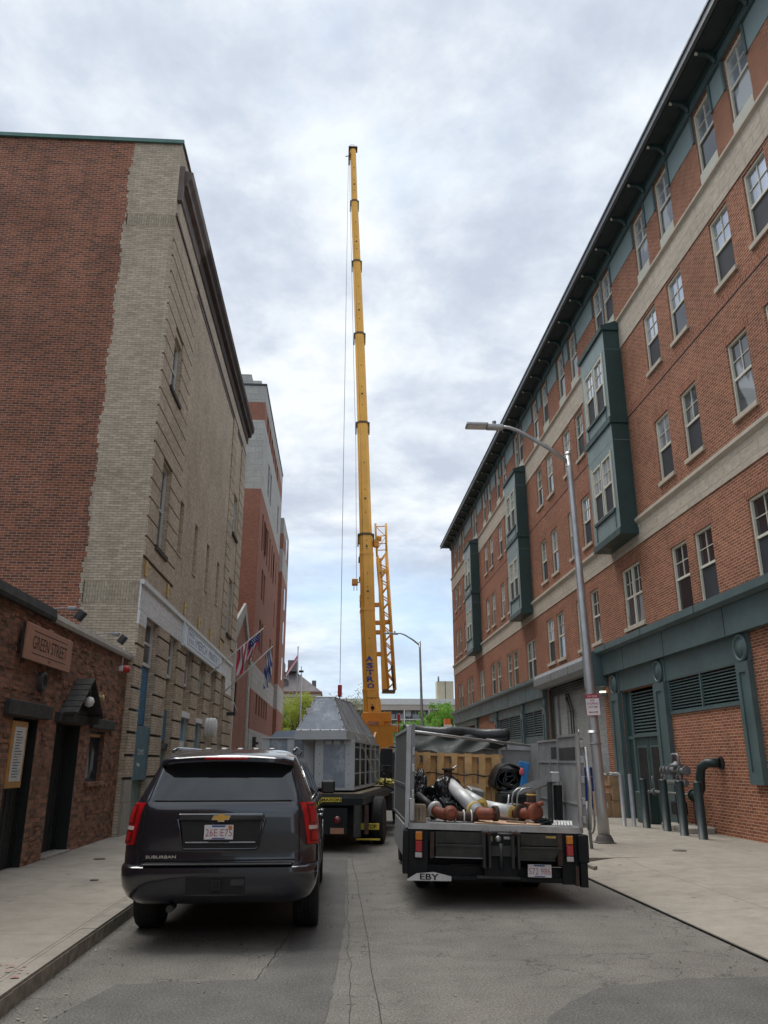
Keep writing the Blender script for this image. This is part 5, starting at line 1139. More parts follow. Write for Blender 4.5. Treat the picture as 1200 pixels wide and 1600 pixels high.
m = MB(); m.bevbox(1.06, 1.19, -0.09, 0.06, 0.55, 0.88, 'truck_black', 0.01, 1); m.box(1.08, 1.17, -0.07, 0.02, 0.26, 0.55, 'truck_black'); m.box(1.02, 1.06, -0.05, 0.02, 0.27, 0.5, 'rusty_iron'); m.build('liftgate_rail', trk)
m = MB(); m.bevbox(-1.2, -1.13, -0.05, 0.06, 0.36, 0.88, 'truck_black', 0.01, 1); m.build('liftgate_rail', trk)
for sd_ in (-1, 1):
    x = -1.0 if sd_ < 0 else 0.955
    m = MB(); m.bevbox(x-0.055, x+0.055, -0.04, 0.02, 0.545, 0.875, 'truck_black', 0.008, 1); o = m.build('tail_lamp', trk)
    m = MB(); m.bevbox(x-0.045, x+0.045, -0.055, -0.035, 0.76, 0.862, 'tail_amber', 0.008, 1); m.bevbox(x-0.045, x+0.045, -0.055, -0.035, 0.622, 0.752, 'tail_red', 0.008, 1); m.bevbox(x-0.045, x+0.045, -0.055, -0.035, 0.553, 0.615, 'tail_clear', 0.008, 1); m.build('lens', o)
# folded liftgate: two leaves, centre mechanism
m = MB(); m.box(-0.78, -0.16, -0.02, 0.02, 0.73, 0.87, 'liftgate_metal'); m.prism([(-0.78, 0.575), (-0.16, 0.575), (-0.16, 0.715), (-0.78, 0.715)], 'y', -0.09, -0.06, 'liftgate_metal'); m.box(-0.79, -0.155, -0.11, -0.055, 0.70, 0.725, 'steel_dark'); m.box(-0.79, -0.155, -0.11, -0.055, 0.565, 0.577, 'galvanised')
m.build('liftgate_leaf', trk)
m = MB(); m.box(0.32, 0.82, -0.02, 0.02, 0.73, 0.87, 'liftgate_metal'); m.prism([(0.28, 0.57), (0.73, 0.57), (0.83, 0.715), (0.28, 0.715)], 'y', -0.10, -0.06, 'liftgate_metal'); m.box(0.27, 0.84, -0.12, -0.055, 0.70, 0.72, 'steel_dark'); m.box(0.27, 0.74, -0.12, -0.055, 0.56, 0.575, 'steel_dark'); m.build('liftgate_leaf', trk)
m = MB(); m.box(-0.15, 0.27, -0.03, 0.02, 0.36, 0.87, 'truck_black'); 
for x in (-0.17, -0.10, 0.20, 0.27): m.bevbox(x-0.015, x+0.015, -0.16, 0.0, 0.46, 0.90, 'steel_dark', 0.006, 1); m.lathe([(0.03, -0.02), (0.03, 0.02)], (x, -0.14, 0.87), 'x', 'rusty_iron', 12)
m.tube([(0.0, -0.12, 0.865), (0.30, -0.12, 0.865)], 0.02, 'steel_dark', 8); m.tube([(-0.2, -0.12, 0.88), (0.0, -0.12, 0.88)], 0.012, 'steel_dark', 8)
m.lathe([(0.04, 0), (0.04, 0.02), (0, 0.02)], (0.03, -0.03, 0.80), (0, -1, 0), 'aluminium_post', 8); m.box(-0.10, -0.05, -0.035, -0.03, 0.77, 0.83, 'foam_yellow'); m.box(0.1, 0.18, -0.035, -0.03, 0.80, 0.83, 'paper'); m.box(-0.12, 0.26, -0.08, -0.03, 0.60, 0.72, 'steel_dark'); m.tube([(0.06, -0.06, 0.75), (0.06, -0.06, 0.45)], 0.03, 'steel_dark', 8); m.build('liftgate_arm', trk)
m = MB(); m.box(0.65, 0.78, -0.024, -0.02, 0.825, 0.85, 'foam_yellow'); m.build('label_strip', trk)
m = MB(); m.box(-0.25, 0.30, -0.05, 0.02, 0.33, 0.36, 'steel_dark'); m.box(-1.0, 0.92, 0.03, 0.09, 0.30, 0.345, 'truck_black'); m.build('bumper', trk)
plate(trk, 0.555, -0.035, 0.435, 'S72 986')
m = MB(); m.prism([(-1.14, 0.30), (-1.02, 0.37), (-0.80, 0.39), (-0.58, 0.345), (-0.58, 0.29), (-1.14, 0.285)], 'y', -0.06, -0.045, 'white_plastic'); m.text('EBY', (-0.86, -0.06, 0.335), (1,0,0), (0,0,1), 0.24, 0.07, 'black_line', 0.003, 0.02); m.build('mud_flap', trk)
for x in (-0.80, -0.52, 0.52, 0.80): wheel(trk, x, 1.75, 0.38, 0.22, 'steel_dark')
for x in (-0.86, 0.86): wheel(trk, x, 4.6, 0.38, 0.23, 'steel_dark')
# side panels
SH = 1.17
m = MB(); m.box(-1.16, -1.13, 0.06, 3.0, BZ-0.02, BZ+SH-0.02, 'mesh_panel'); o = m.build('side_panel', trk)
m = MB(); m.box(-1.18, -1.125, 0.06, 3.0, BZ+SH-0.02, BZ+SH+0.02, 'aluminium_post')
for z in (BZ-0.02, BZ+0.42): m.box(-1.175, -1.16, 0.06, 3.0, z, z+0.04, 'mesh_panel')
for y in (2.95,): m.box(-1.175, -1.16, y, y+0.05, BZ, BZ+SH-0.02, 'aluminium_post')
m.box(-1.19, -1.15, 0.06, 2.2, 0.55, BZ-0.03, 'aluminium_panel'); m.build('panel_frame', o)
m = MB(); m.box(-1.18, -1.12, -0.02, 0.05, BZ-0.06, BZ+SH+0.03, 'aluminium_post'); m.box(-1.115, -1.07, -0.03, 0.02, BZ, BZ+SH+0.07, 'aluminium_panel')
for z in (0.30, 0.62, 0.83): m.bevbox(-1.105, -1.07, -0.05, -0.025, BZ+z, BZ+z+0.10, 'aluminium_post', 0.005, 1)
m.bevbox(-1.13, -1.06, -0.05, 0.0, BZ+0.02, BZ+0.30, 'aluminium_post', 0.01, 1); m.build('corner_post', trk)
m = MB(); 
m.box(1.12, 1.145, 0.06, 1.02, BZ+0.0, BZ+SH-0.02, 'aluminium_panel'); m.box(1.12, 1.145, 1.06, 2.9, BZ, BZ+SH-0.06, 'aluminium_panel'); o = m.build('side_panel', trk)
m = MB()
for z in (0.27, 0.80): m.box(1.108, 1.12, 0.06, 2.3, BZ+z, BZ+z+0.018, 'aluminium_post')
m.box(1.10, 1.15, 0.06, 1.03, BZ+SH-0.02, BZ+SH+0.01, 'aluminium_post'); m.box(1.10, 1.15, 1.06, 2.3, BZ+SH-0.06, BZ+SH-0.03, 'aluminium_post')
for y in (1.03, 1.5, 2.28): m.box(1.10, 1.15, y, y+0.03, BZ, BZ+SH-0.06, 'aluminium_post')
m.box(1.115, 1.12, 0.1, 0.98, BZ+0.84, BZ+SH-0.16, 'steel_dark'); m.box(1.116, 1.12, 1.1, 1.46, BZ+0.86, BZ+SH-0.14, 'steel_dark'); m.build('panel_frame', o)
m = MB(); m.box(1.10, 1.145, -0.02, 0.05, BZ-0.06, BZ+SH+0.02, 'aluminium_post'); m.box(1.15, 1.19, -0.03, 0.02, BZ, BZ+SH-0.04, 'aluminium_panel')
for z in (0.05, 0.28, 0.55, 0.80, 1.0): m.bevbox(1.14, 1.185, -0.055, -0.025, BZ+z, BZ+z+0.09, 'aluminium_post', 0.006, 1)
m.tube([(1.14, -0.03, BZ+SH), (1.14, -0.03, BZ+SH+0.06)], 0.012, 'aluminium_post', 6); m.build('corner_post', trk)
m = MB(); m.tube([(1.23, -0.04, BZ-0.02), (1.25, -0.04, BZ+0.5), (1.22, -0.02, BZ+SH-0.16)], 0.028, 'aluminium_post', 8); m.build('loose_pole', trk)
# front bulkhead, cab
m = MB(); m.box(-1.12, 1.12, 2.95, 3.0, BZ, BZ+1.05, 'aluminium_panel'); m.box(-1.12, 1.12, 2.92, 2.95, BZ+1.0, BZ+1.07, 'aluminium_post')
for x in (-0.6, 0, 0.6): m.box(x-0.025, x+0.025, 2.93, 2.95, BZ, BZ+1.0, 'aluminium_post')
m.build('bulkhead', trk)
m = MB(); m.bevbox(-0.98, 0.98, 3.6, 5.3, 0.55, 2.02, 'white_frame', 0.12, 3); m.box(-0.85, 0.85, 3.59, 3.6, 1.3, 1.9, 'dark_glass'); cb = m.build('cab', trk)
m = MB(); m.tube([(-0.98, 4.3, 1.95), (-1.2, 4.25, 1.98), (-1.28, 4.2, 1.9), (-1.28, 4.2, 1.3), (-1.05, 4.3, 1.2)], 0.018, 'truck_black', 6); m.bevbox(-1.38, -1.16, 4.12, 4.22, 1.52, 1.95, 'truck_black', 0.03, 2); m.bevbox(-1.36, -1.18, 4.11, 4.121, 1.54, 1.65, 'car_glass', 0.003, 1); m.build('side_mirror', trk)
# aluminium cross bar and rolled tarpaulin on the truck body
m = MB(); m.tube([(-1.08, 0.1, BZ+1.14), (-0.2, 1.0, BZ+1.10), (0.95, 2.2, BZ+1.06)], 0.02, 'aluminium_post', 8); m.tube([(0.45, 1.8, BZ+1.07), (0.25, 2.6, BZ+1.16)], 0.025, 'aluminium_post', 8); m.bevbox(0.62, 0.68, 2.45, 2.55, BZ+1.0, BZ+1.30, 'aluminium_post', 0.01, 1); m.build('tarp_frame', trk)
m = MB()
pts = []; rr_ = []
for i in range(25):
    t = i/24; pts.append((-1.06+1.72*t, 2.5+0.03*math.sin(i*0.5), BZ+1.235+0.01*math.sin(i*0.6)-0.02*t)); rr_.append(0.10+0.006*noise.noise((i*0.35, 0, 0))*2)
m.tube(pts, rr_, 'tarp_black', 14); o = m.build('tarp_roll', trk)
m = MB(); vs = []; nx, ny = 30, 10
for i in range(nx+1):
    for j in range(ny+1):
        u, v = i/nx, j/ny; drop = (0.30-0.22*abs(u-0.35))*v
        vs.append((-1.0+1.62*u, 2.42-0.25*v*math.sin(u*3+0.4)+0.04*math.sin(u*17+v*5)-0.12*v, BZ+1.19-drop+0.02*math.sin(u*23+v*3)))
m.add(vs, [(i*(ny+1)+j, i*(ny+1)+j+1, (i+1)*(ny+1)+j+1, (i+1)*(ny+1)+j) for i in range(nx) for j in range(ny)], 'tarp_green', True); m.build('tarp_flap', o)
# ---- the load (each a thing of its own, world positions from the truck's matrix)
TM = WM(trk)
def T(x, y, z): return TM @ Vector((x, y, BZ+z))
def load(name, label, cat, group=None, c=(0, 1, 0)):
    p = T(*c); t = thing(name, label, cat, tuple(p), tR, group); t['_o'] = 0; del t['_o']; OFF[t.name] = Vector((c[0], c[1], BZ+c[2])); return t
OFF = {}
def lb(m, name, parent, root=None):
    off = OFF[(root or parent).name]; m.v = [v-off for v in m.v]; return m.build(name, parent)
def PL(x, y, z): return Vector((x, y, BZ+z))
t = load('pallet', 'yellowish wooden pallet standing on edge across the truck bed, top left board torn', 'pallet', c=(-0.25, 1.9, 0))
px0, px1, pz = -0.90, 0.40, 0.90
for k in range(6):
    x = px0+0.16+(px1-px0-0.22)*k/5; w_ = (0.055, 0.05, 0.045, 0.055, 0.05, 0.065)[k]; m = MB(); m.box(x-w_, x+w_, 1.84, 1.858, BZ+0.0, BZ+pz+0.005, 'pallet_wood'); lb(m, 'board', t)
for k in range(5):
    x = px0+0.27+(px1-px0-0.22)*k/5; m = MB(); m.box(x-0.042, x+0.042, 1.952, 1.97, BZ+0.0, BZ+pz-0.04, 'pallet_wood'); lb(m, 'board', t)
m = MB(); m.prism([(-1.02, BZ+0.90), (-0.90, BZ+0.92), (-0.84, BZ+0.80), (-0.90, BZ+0.62), (-0.97, BZ+0.66)], 'y', 1.82, 1.838, 'pallet_wood'); lb(m, 'board', t)
for z in (0.02, 0.42, 0.855): m = MB(); m.box(px0, px1+0.05, 1.861, 1.949, BZ+z, BZ+z+0.04, 'pallet_wood'); lb(m, 'stringer', t)
m = MB(); m.box(px0, px1, 1.975, 1.99, BZ+0.66, BZ+0.75, 'pallet_wood'); lb(m, 'stringer', t)
m = MB(); pts = [PL(-0.75+1.35*i/20, 1.815+0.01*math.sin(i), 0.60-0.02*i/20+0.012*math.sin(i*1.3)) for i in range(21)]; m.tube(pts, 0.010, 'car_trim', 5); tag(m.build('load_strap'), 'dark strap stretched across the front of the standing pallet', 'strap')
o = bpy.data.objects['load_strap']; o.matrix_world = TM
def blob(mb, c, s, mat, seed=0, amp=0.25, fr=2.2, sub=4, crease=0.0):
    bm = bmesh.new(); bmesh.ops.create_icosphere(bm, subdivisions=sub, radius=1)
    for v in bm.verts:
        n = v.co.normalized(); q = noise.noise(n*fr+Vector((seed, 0, 0))); q2 = abs(noise.noise(n*fr*2.7+Vector((0, seed, 3))))
        k = 1+amp*q-crease*(0.25-min(0.25, q2))*1.6
        v.co = Vector((c[0]+n.x*s[0]*k, c[1]+n.y*s[1]*k, c[2]+max(n.z*s[2]*k, -s[2]*0.75)))
    mb.frombm(bm, mat, smooth=True)
def loadblob(name, label, cat, parts, group=None, c=(0, 1, 0)):
    t = load(name, label, cat, group, c); m = MB()
    for p in parts: blob(m, PL(*p[0]), p[1], p[2], p[3], p[4], p[5], 5, p[6])
    lb(m, 'bag_body' if 'bag' in name else 'body', t); return t
t = loadblob('garbage_bag', 'large shiny black plastic bag slumped in front of the pallet', 'bag', [((-0.52, 1.25, 0.25), (0.30, 0.24, 0.30), 'bag_plastic', 3, 0.35, 1.7, 0.4), ((-0.35, 1.15, 0.13), (0.28, 0.22, 0.17), 'bag_plastic', 8, 0.35, 1.8, 0.4)], c=(-0.5, 1.2, 0))
t = loadblob('garbage_bag', 'black plastic bag pressed into the left corner behind the crate', 'bag', [((-0.92, 1.45, 0.30), (0.17, 0.3, 0.36), 'bag_plastic', 5, 0.35, 1.6, 0.4)], c=(-0.9, 1.4, 0))
def pipe(name, label, a, e, r, mats, bore=0.6, group='insulated pipes on the truck bed'):
    a = PL(*a); e = PL(*e); t = load(name, label, 'pipe', group, c=tuple(Vector(a)-Vector((0, 0, BZ))))
    L = (e-a).length; ax = (e-a).normalized(); m = MB()
    m.lathe([(r*bore, 0.0), (r, 0.0), (r, L), (r*bore, L), (r*bore, L*0.6)], a, ax, mats[0], 24); m.lathe([(r*1.015, L*0.12), (r*1.03, L*0.125), (r*1.03, L*0.135), (r*1.015, L*0.14)], a, ax, mats[0], 24); m.lathe([(r*1.015, L*0.85), (r*1.03, L*0.855), (r*1.03, L*0.865), (r*1.015, L*0.87)], a, ax, mats[0], 24)
    lb(m, 'jacket', t)
    if mats[1]:
        m = MB(); m.lathe([(r*bore*0.95, -0.10), (r*bore*0.95, L*0.5)], a, ax, mats[1], 20); m.lathe([(r*bore*0.75, -0.10), (r*bore*1.15, -0.10), (r*bore*1.15, -0.06), (r*bore*0.9, -0.05)], a, ax, mats[1], 20); m.lathe([(r*bore*0.75, -0.1), (r*bore*0.7, 0.1), (0, 0.1)], a, ax, 'black_line', 20); lb(m, 'core', t)
    if mats[2]:
        m = MB(); m.lathe([(r*0.42, L+0.02), (r*0.97, L+0.015), (r*0.97, L-0.05)], a, ax, mats[2], 22); m.lathe([(r*0.42, L+0.02), (r*0.40, L-0.15), (0, L-0.15)], a, ax, 'foam_yellow' if mats[2] == 'foam_yellow' else 'black_line', 22); lb(m, 'foam_ring', t)
    return t, a, e, ax
t, a, e, ax = pipe('insulated_pipe', 'big silver jacketed pipe slanting down with a rusty collar at its upper end', (-0.45, 1.25, 0.46), (-0.16, 0.33, 0.12), 0.095, ('jacket_silver', 'rusty_iron', None), 0.7)
m = MB(); 
for k in range(7): c = a.lerp(e, 0.1+0.12*k)+Vector((-0.02, -0.085, 0.05)); m.lathe([(0.008, 0), (0.006, 0.008), (0, 0.009)], c, (-0.2, -0.8, 0.5), 'steel_dark', 6)
lb(m, 'rivet', t)
m = MB(); m.tube([a+Vector((0, 0, 0)), a+Vector((-0.03, 0.03, 0.09)), a+Vector((-0.02, 0.04, 0.19))], [0.062, 0.062, 0.06], 'rusty_iron', 16); m.lathe([(0.072, 0), (0.09, 0.0), (0.09, 0.035), (0.06, 0.035), (0.055, 0.0)], a+Vector((-0.02, 0.04, 0.19)), 'z', 'rusty_iron', 18); lb(m, 'flange', t)
pipe('insulated_pipe', 'silver pipe stub with a yellow foam ring facing back behind the big pipe', (-0.20, 1.45, 0.30), (-0.05, 0.85, 0.20), 0.095, ('jacket_silver', None, 'foam_yellow'), 0.62)
pipe('insulated_pipe', 'silver jacketed pipe at the right with ragged yellow foam end', (0.0, 1.15, 0.17), (0.36, 0.72, 0.12), 0.095, ('jacket_silver', None, 'foam_yellow'), 0.62)
t = load('pipe_elbow', 'red flanged pipe elbow lying at the lower end of the big silver pipe', 'pipe', c=(0.05, 0.2, 0.1))
m = MB(); m.tube([PL(-0.19, 0.42, 0.14), PL(-0.13, 0.26, 0.12), PL(-0.05, 0.17, 0.12), PL(0.03, 0.20, 0.13)], [0.070, 0.080, 0.078, 0.068], 'red_iron', 18); m.lathe([(0.07, 0), (0.115, 0.0), (0.12, 0.02), (0.12, 0.05), (0.10, 0.055), (0.08, 0.05)], PL(-0.19, 0.42, 0.14), (-0.35, 0.85, 0.1), 'foam_yellow', 20); lb(m, 'elbow', t)
m = MB(); m.lathe([(0.03, -0.03), (0.10, -0.03), (0.10, 0.02), (0.075, 0.03), (0.03, 0.03)], PL(0.04, 0.21, 0.13), (1, 0.25, 0), 'rusty_iron', 18)
for k in range(6): q = k*math.pi/3; m.lathe([(0.012, 0), (0.012, 0.05), (0, 0.05)], PL(-0.01, 0.19+0.085*math.cos(q), 0.13+0.085*math.sin(q)), (1, 0.25, 0), 'rusty_iron', 6)
lb(m, 'flange', t)
t = load('pipe_elbow', 'dark pipe with white clamps ending in a red elbow at the left of the bed', 'pipe', c=(-0.6, 0.3, 0.08))
m = MB(); m.tube([PL(-0.18, 0.33, 0.075), PL(-0.58, 0.33, 0.075)], 0.062, 'rusty_iron', 18)
for x in (-0.27, -0.37, -0.49): m.lathe([(0.062, -0.008), (0.085, -0.008), (0.085, 0.008), (0.062, 0.008)], PL(x, 0.33, 0.075), 'x', 'white_plastic', 18)
lb(m, 'pipe_length', t)
m = MB(); m.tube([PL(-0.52, 0.33, 0.08), PL(-0.62, 0.30, 0.09), PL(-0.71, 0.36, 0.11), PL(-0.76, 0.46, 0.15)], [0.062, 0.074, 0.074, 0.066], 'red_iron', 18); m.lathe([(0.05, 0.05), (0.095, 0.04), (0.10, 0.0), (0.08, -0.01)], PL(-0.56, 0.26, 0.11), (0.3, -1, 0.25), 'red_iron', 18); m.lathe([(0.06, 0), (0.1, 0), (0.105, 0.05), (0.07, 0.05)], PL(-0.735, 0.43, 0.14), (-0.4, 0.75, 0.35), 'white_plastic', 18); m.tube([PL(-0.76, 0.47, 0.15), PL(-0.95, 0.80, 0.30)], 0.058, 'steel_dark', 14); lb(m, 'elbow', t)
t = load('pipe_valve', 'red and rusty pipe valve standing at the right of the bed', 'valve', c=(0.75, 0.35, 0.1))
m = MB(); m.tube([PL(0.400, 0.72, 0.11), PL(0.500, 0.55, 0.12), PL(0.600, 0.42, 0.14)], [0.06, 0.075, 0.082], 'red_iron', 18); m.lathe([(0.05, 0), (0.12, 0), (0.12, 0.05), (0.06, 0.06)], PL(0.600, 0.40, 0.15), (0.5, -0.85, 0.1), 'red_iron', 20); m.lathe([(0.06, 0), (0.125, 0), (0.125, 0.025), (0.06, 0.03)], PL(0.460, 0.58, 0.12), (-0.6, 0.8, 0), 'rusty_iron', 20); lb(m, 'valve_body', t)
m = MB(); m.tube([PL(0.580, 0.45, 0.2), PL(0.580, 0.45, 0.42)], 0.06, 'rusty_iron', 16); m.lathe([(0.06, 0), (0.10, 0), (0.10, 0.03), (0.06, 0.03)], PL(0.580, 0.45, 0.24), 'z', 'red_iron', 18); m.lathe([(0.06, 0), (0.075, 0), (0.075, 0.02), (0.06, 0.02)], PL(0.580, 0.45, 0.36), 'z', 'foam_yellow', 18); m.tube([PL(0.620, 0.38, 0.25), PL(0.720, 0.36, 0.27)], 0.03, 'red_iron', 10); lb(m, 'stem', t)
t = loadblob('foam_scrap', 'torn piece of yellow foam beside the red valve', 'foam', [((0.46, 0.75, 0.12), (0.12, 0.06, 0.05), 'foam_yellow', 4, 0.5, 3.0, 0.3)], c=(0.66, 0.75, 0.1))
t = load('wood_crate', 'short stacked wooden blocks with dark stamping at the left edge of the bed', 'crate', c=(-1.0, 0.1, 0))
for k in range(4): m = MB(); m.box(-1.08+k*0.045, -1.08+k*0.045+0.042, 0.03, 0.35, BZ+0.004, BZ+0.215, 'crate_wood'); lb(m, 'block', t)
m = MB()
for k in range(4): m.text('EHPS'[k], PL(-0.995, 0.03, 0.165-0.04*k), (1, 0, 0), (0, 0, 1), 0.02, 0.03, 'black_line', 0.002)
lb(m, 'stamp', t)
t = load('plywood_sheet', 'pinkish plywood sheet lying flat under the pipes', 'board', c=(0.1, 0.6, 0)); m = MB(); m.prism([(-0.25, 0.09), (0.60, 0.10), (0.75, 0.5), (0.5, 1.0), (-0.2, 0.9)], 'z', BZ+0.004, BZ+0.014, 'plywood'); lb(m, 'sheet', t)
m = MB(); m.box(-0.02, 0.02, -0.14, 0.14, 0, 0.025, 'crate_wood'); o = m.build('wood_offcut'); o.matrix_world = TM @ Matrix.Translation((0.33, 0.28, BZ+0.015)) @ Matrix.Rotation(R(50), 4, 'Z'); tag(o, 'short brown wood offcut between the red elbow and right pipe', 'wood')
m = MB(); m.tube([PL(-0.62, 1.7, 0.47), PL(-0.30, 1.6, 0.72)], 0.012, 'aluminium_post', 6); o = m.build('metal_rod'); o.matrix_world = TM; tag(o, 'thin metal rod sticking up from the black bag against the pallet', 'rod')
rs = random.Random(31)
for k, (x, y, z, L, rr2, a, mt, lab) in enumerate([(-0.30, 0.75, 0.06, 0.5, 0.03, 20, 'rusty_iron', 'thin rusty pipe lying behind the big silver pipe'), (0.22, 0.55, 0.05, 0.42, 0.024, 150, 'rusty_iron', 'short rusty pipe in front of the ragged foam pipe'), (-0.72, 0.85, 0.05, 0.45, 0.028, 80, 'steel_dark', 'dark pipe end under the black bags')]):
    d = Vector((math.cos(R(a)), math.sin(R(a)), 0.08))*L/2; m = MB(); m.lathe([(rr2*0.7, 0), (rr2, 0), (rr2, L), (rr2*0.7, L), (rr2*0.7, 0.02)], PL(x, y, z)-d, d, mt, 12); m.lathe([(rr2, 0), (rr2*1.3, 0), (rr2*1.3, 0.04), (rr2, 0.04)], PL(x, y, z)-d, d, mt, 12); o = m.build('scrap_pipe'); o.matrix_world = TM; tag(o, lab, 'pipe')
m = MB()
for q in range(4): m.tube([PL(-0.05+0.13*math.cos(a)+0.01*q, 1.1+0.10*math.sin(a), 0.03+0.022*q+0.01*math.sin(3*a+q)) for a in [2*math.pi*i/20 for i in range(21)]], 0.011, 'truck_sign_yellow' if q % 2 else 'tarp_black', 6)
o = m.build('coiled_hose'); o.matrix_world = TM; tag(o, 'coil of dark and yellow hose among the pipes', 'hose')
m = MB(); Mx = Matrix.Translation(PL(-0.02, 1.6, 0.36)) @ Euler((R(20), R(8), R(25))).to_matrix().to_4x4(); m.bevbox(-0.12, 0.12, -0.08, 0.08, -0.04, 0.04, 'aluminium_panel', 0.01, 1, M=Mx); o = m.build('metal_case'); o.matrix_world = TM; tag(o, 'small grey metal case resting behind the silver pipes', 'case')
m = MB()
for i in range(60):
    c = PL(rs.uniform(-1.0, 1.0), rs.uniform(0.05, 1.2), 0.006); a = rs.uniform(0, 3); q = rs.uniform(0.01, 0.035); u = Vector((math.cos(a), math.sin(a), 0))*q; v = Vector((-math.sin(a), math.cos(a), 0.25))*q*0.4
    m.add([c-u-v, c+u-v, c+u+v+Vector((0, 0, 0.008)), c-u+v], [(0,1,2,3)], rs.choice(['rusty_iron', 'crate_wood', 'foam_yellow', 'tarp_black']))
o = m.build('bed_debris'); o.matrix_world = TM; tag(o, 'small rust flakes and chips scattered on the truck bed', 'debris', None, 'stuff')
# rolled black tarpaulin bundle on a box
t = load('rolled_tarp', 'coiled black tarpaulin bundle beside the pallet on the right', 'tarp', c=(0.62, 1.7, 0.4))
m = MB(); n = 150; vs = []
W_ = 0.40
for i in range(n+1):
    q = i/n*2*math.pi*4.6; r = 0.045+0.205*i/n+0.012*math.sin(q*3.3)+0.02*math.sin(q*1.7+1)
    for j in range(7):
        v = j/6; k = r*(1+0.05*math.sin(v*6+q*2)); vs.append(PL(0.47+k*1.0*math.cos(q)+0.03*math.sin(v*5), 1.45+W_*v, 0.56+k*0.85*math.sin(q)))
m.add(vs, [(i*7+j, i*7+j+1, (i+1)*7+j+1, (i+1)*7+j) for i in range(n) for j in range(6)], 'tarp_black', True)
ob = lb(m, 'sheet', t); md = ob.modifiers.new('solid', 'SOLIDIFY'); md.thickness = 0.013
t = load('metal_box', 'grey metal equipment box under the coiled tarpaulin', 'box', c=(0.6, 1.7, 0)); m = MB(); m.bevbox(0.32, 0.72, 1.4, 1.9, BZ, BZ+0.34, 'steel_dark', 0.01, 1); m.box(0.35, 0.69, 1.39, 1.4, BZ+0.05, BZ+0.3, 'truck_black'); lb(m, 'casing', t)
t = load('spirit_level', 'bright blue plastic level leaning beside the coiled tarpaulin', 'tool', c=(0.84, 1.3, 0.5)); m = MB(); Mx = Matrix.Translation(PL(0.68, 1.35, 0.60)) @ Euler((0, R(10), 0)).to_matrix().to_4x4(); m.bevbox(-0.045, 0.045, -0.03, 0.03, -0.20, 0.20, 'blue_plastic', 0.015, 2, M=Mx); m.bevbox(-0.11, -0.04, -0.03, 0.03, 0.12, 0.20, 'blue_plastic', 0.015, 2, M=Mx); lb(m, 'body', t); m = MB(); blob(m, PL(0.63, 1.31, 0.66), (0.035, 0.03, 0.055), 'glove_pink', 2); lb(m, 'grip', t)
t = load('hand_truck', 'aluminium hand truck with curved tubes lying against the right side panel', 'hand truck', c=(0.85, 1.0, 0.2))
m = MB()
for dx in (0.0, 0.07):
    m.tube([PL(0.40+dx, 0.9, 0.02), PL(0.40+dx, 0.9, 0.30), PL(0.42+dx, 0.9, 0.38), PL(0.48+dx, 0.9, 0.43), PL(0.63+dx, 0.95, 0.45)], 0.013, 'aluminium_post', 8)
for z in (0.12, 0.22): m.tube([PL(0.32, 0.92, z), PL(0.52, 0.92, z)], 0.012, 'aluminium_post', 6)
m.tube([PL(0.32, 0.92, 0.03), PL(0.36, 0.92, 0.35)], 0.012, 'aluminium_post', 6); lb(m, 'frame', t)
t = load('steel_beam', 'grey steel channel slanting across the right rear of the load', 'beam', c=(0.9, 0.8, 0.45))
m = MB(); a_, e_ = PL(0.62, 1.35, 0.40), PL(1.02, 0.70, 0.62)
d = (e_-a_); Mx = Matrix.Translation((a_+e_)/2) @ d.to_track_quat('Y', 'Z').to_matrix().to_4x4(); L = d.length/2
m.box(-0.05, 0.05, -L, L, -0.06, -0.045, 'aluminium_panel', Mx); m.box(-0.05, -0.04, -L, L, -0.045, 0.05, 'aluminium_panel', Mx); m.box(0.04, 0.05, -L, L, -0.045, 0.05, 'aluminium_panel', Mx); m.bevbox(0.90, 1.02, 0.60, 0.72, BZ+0.54, BZ+0.68, 'aluminium_post', 0.01, 1); lb(m, 'channel', t)
m = MB(); m.box(0.88, 0.94, 0.72, 0.80, BZ, BZ+0.54, 'steel_dark'); m.box(0.98, 1.07, 0.70, 0.85, BZ, BZ+0.5, 'truck_black'); lb(m, 'stand', t)
t = load('clear_tray', 'crumpled clear plastic tray at the right rear corner of the bed', 'tray', c=(0.95, 0.2, 0)); m = MB(); m.box(0.80, 1.05, 0.08, 0.26, BZ+0.004, BZ+0.02, 'paper')
for k in range(6):
    for j in range(3): m.lathe([(0.02, 0), (0.014, 0.05), (0, 0.05)], PL(0.83+0.04*k, 0.11+0.055*j, 0.02), 'z', 'window_glass_curtain', 8)
lb(m, 'tray', t)
t = loadblob('rope_pile', 'dark tangle of rope and rags behind the clear tray', 'rope', [((0.72, 0.35, 0.03), (0.13, 0.1, 0.05), 'tarp_green', 6, 0.5, 4, 0.6)], c=(0.7, 0.3, 0))

# ---- flatbed truck carrying the galvanised duct units
fy = R(-9.5)
flt = thing('flatbed_truck', 'dark flatbed truck beyond the black car carrying large galvanised duct boxes', 'truck', (0.58, 17.1, 0), (0, 0, fy))
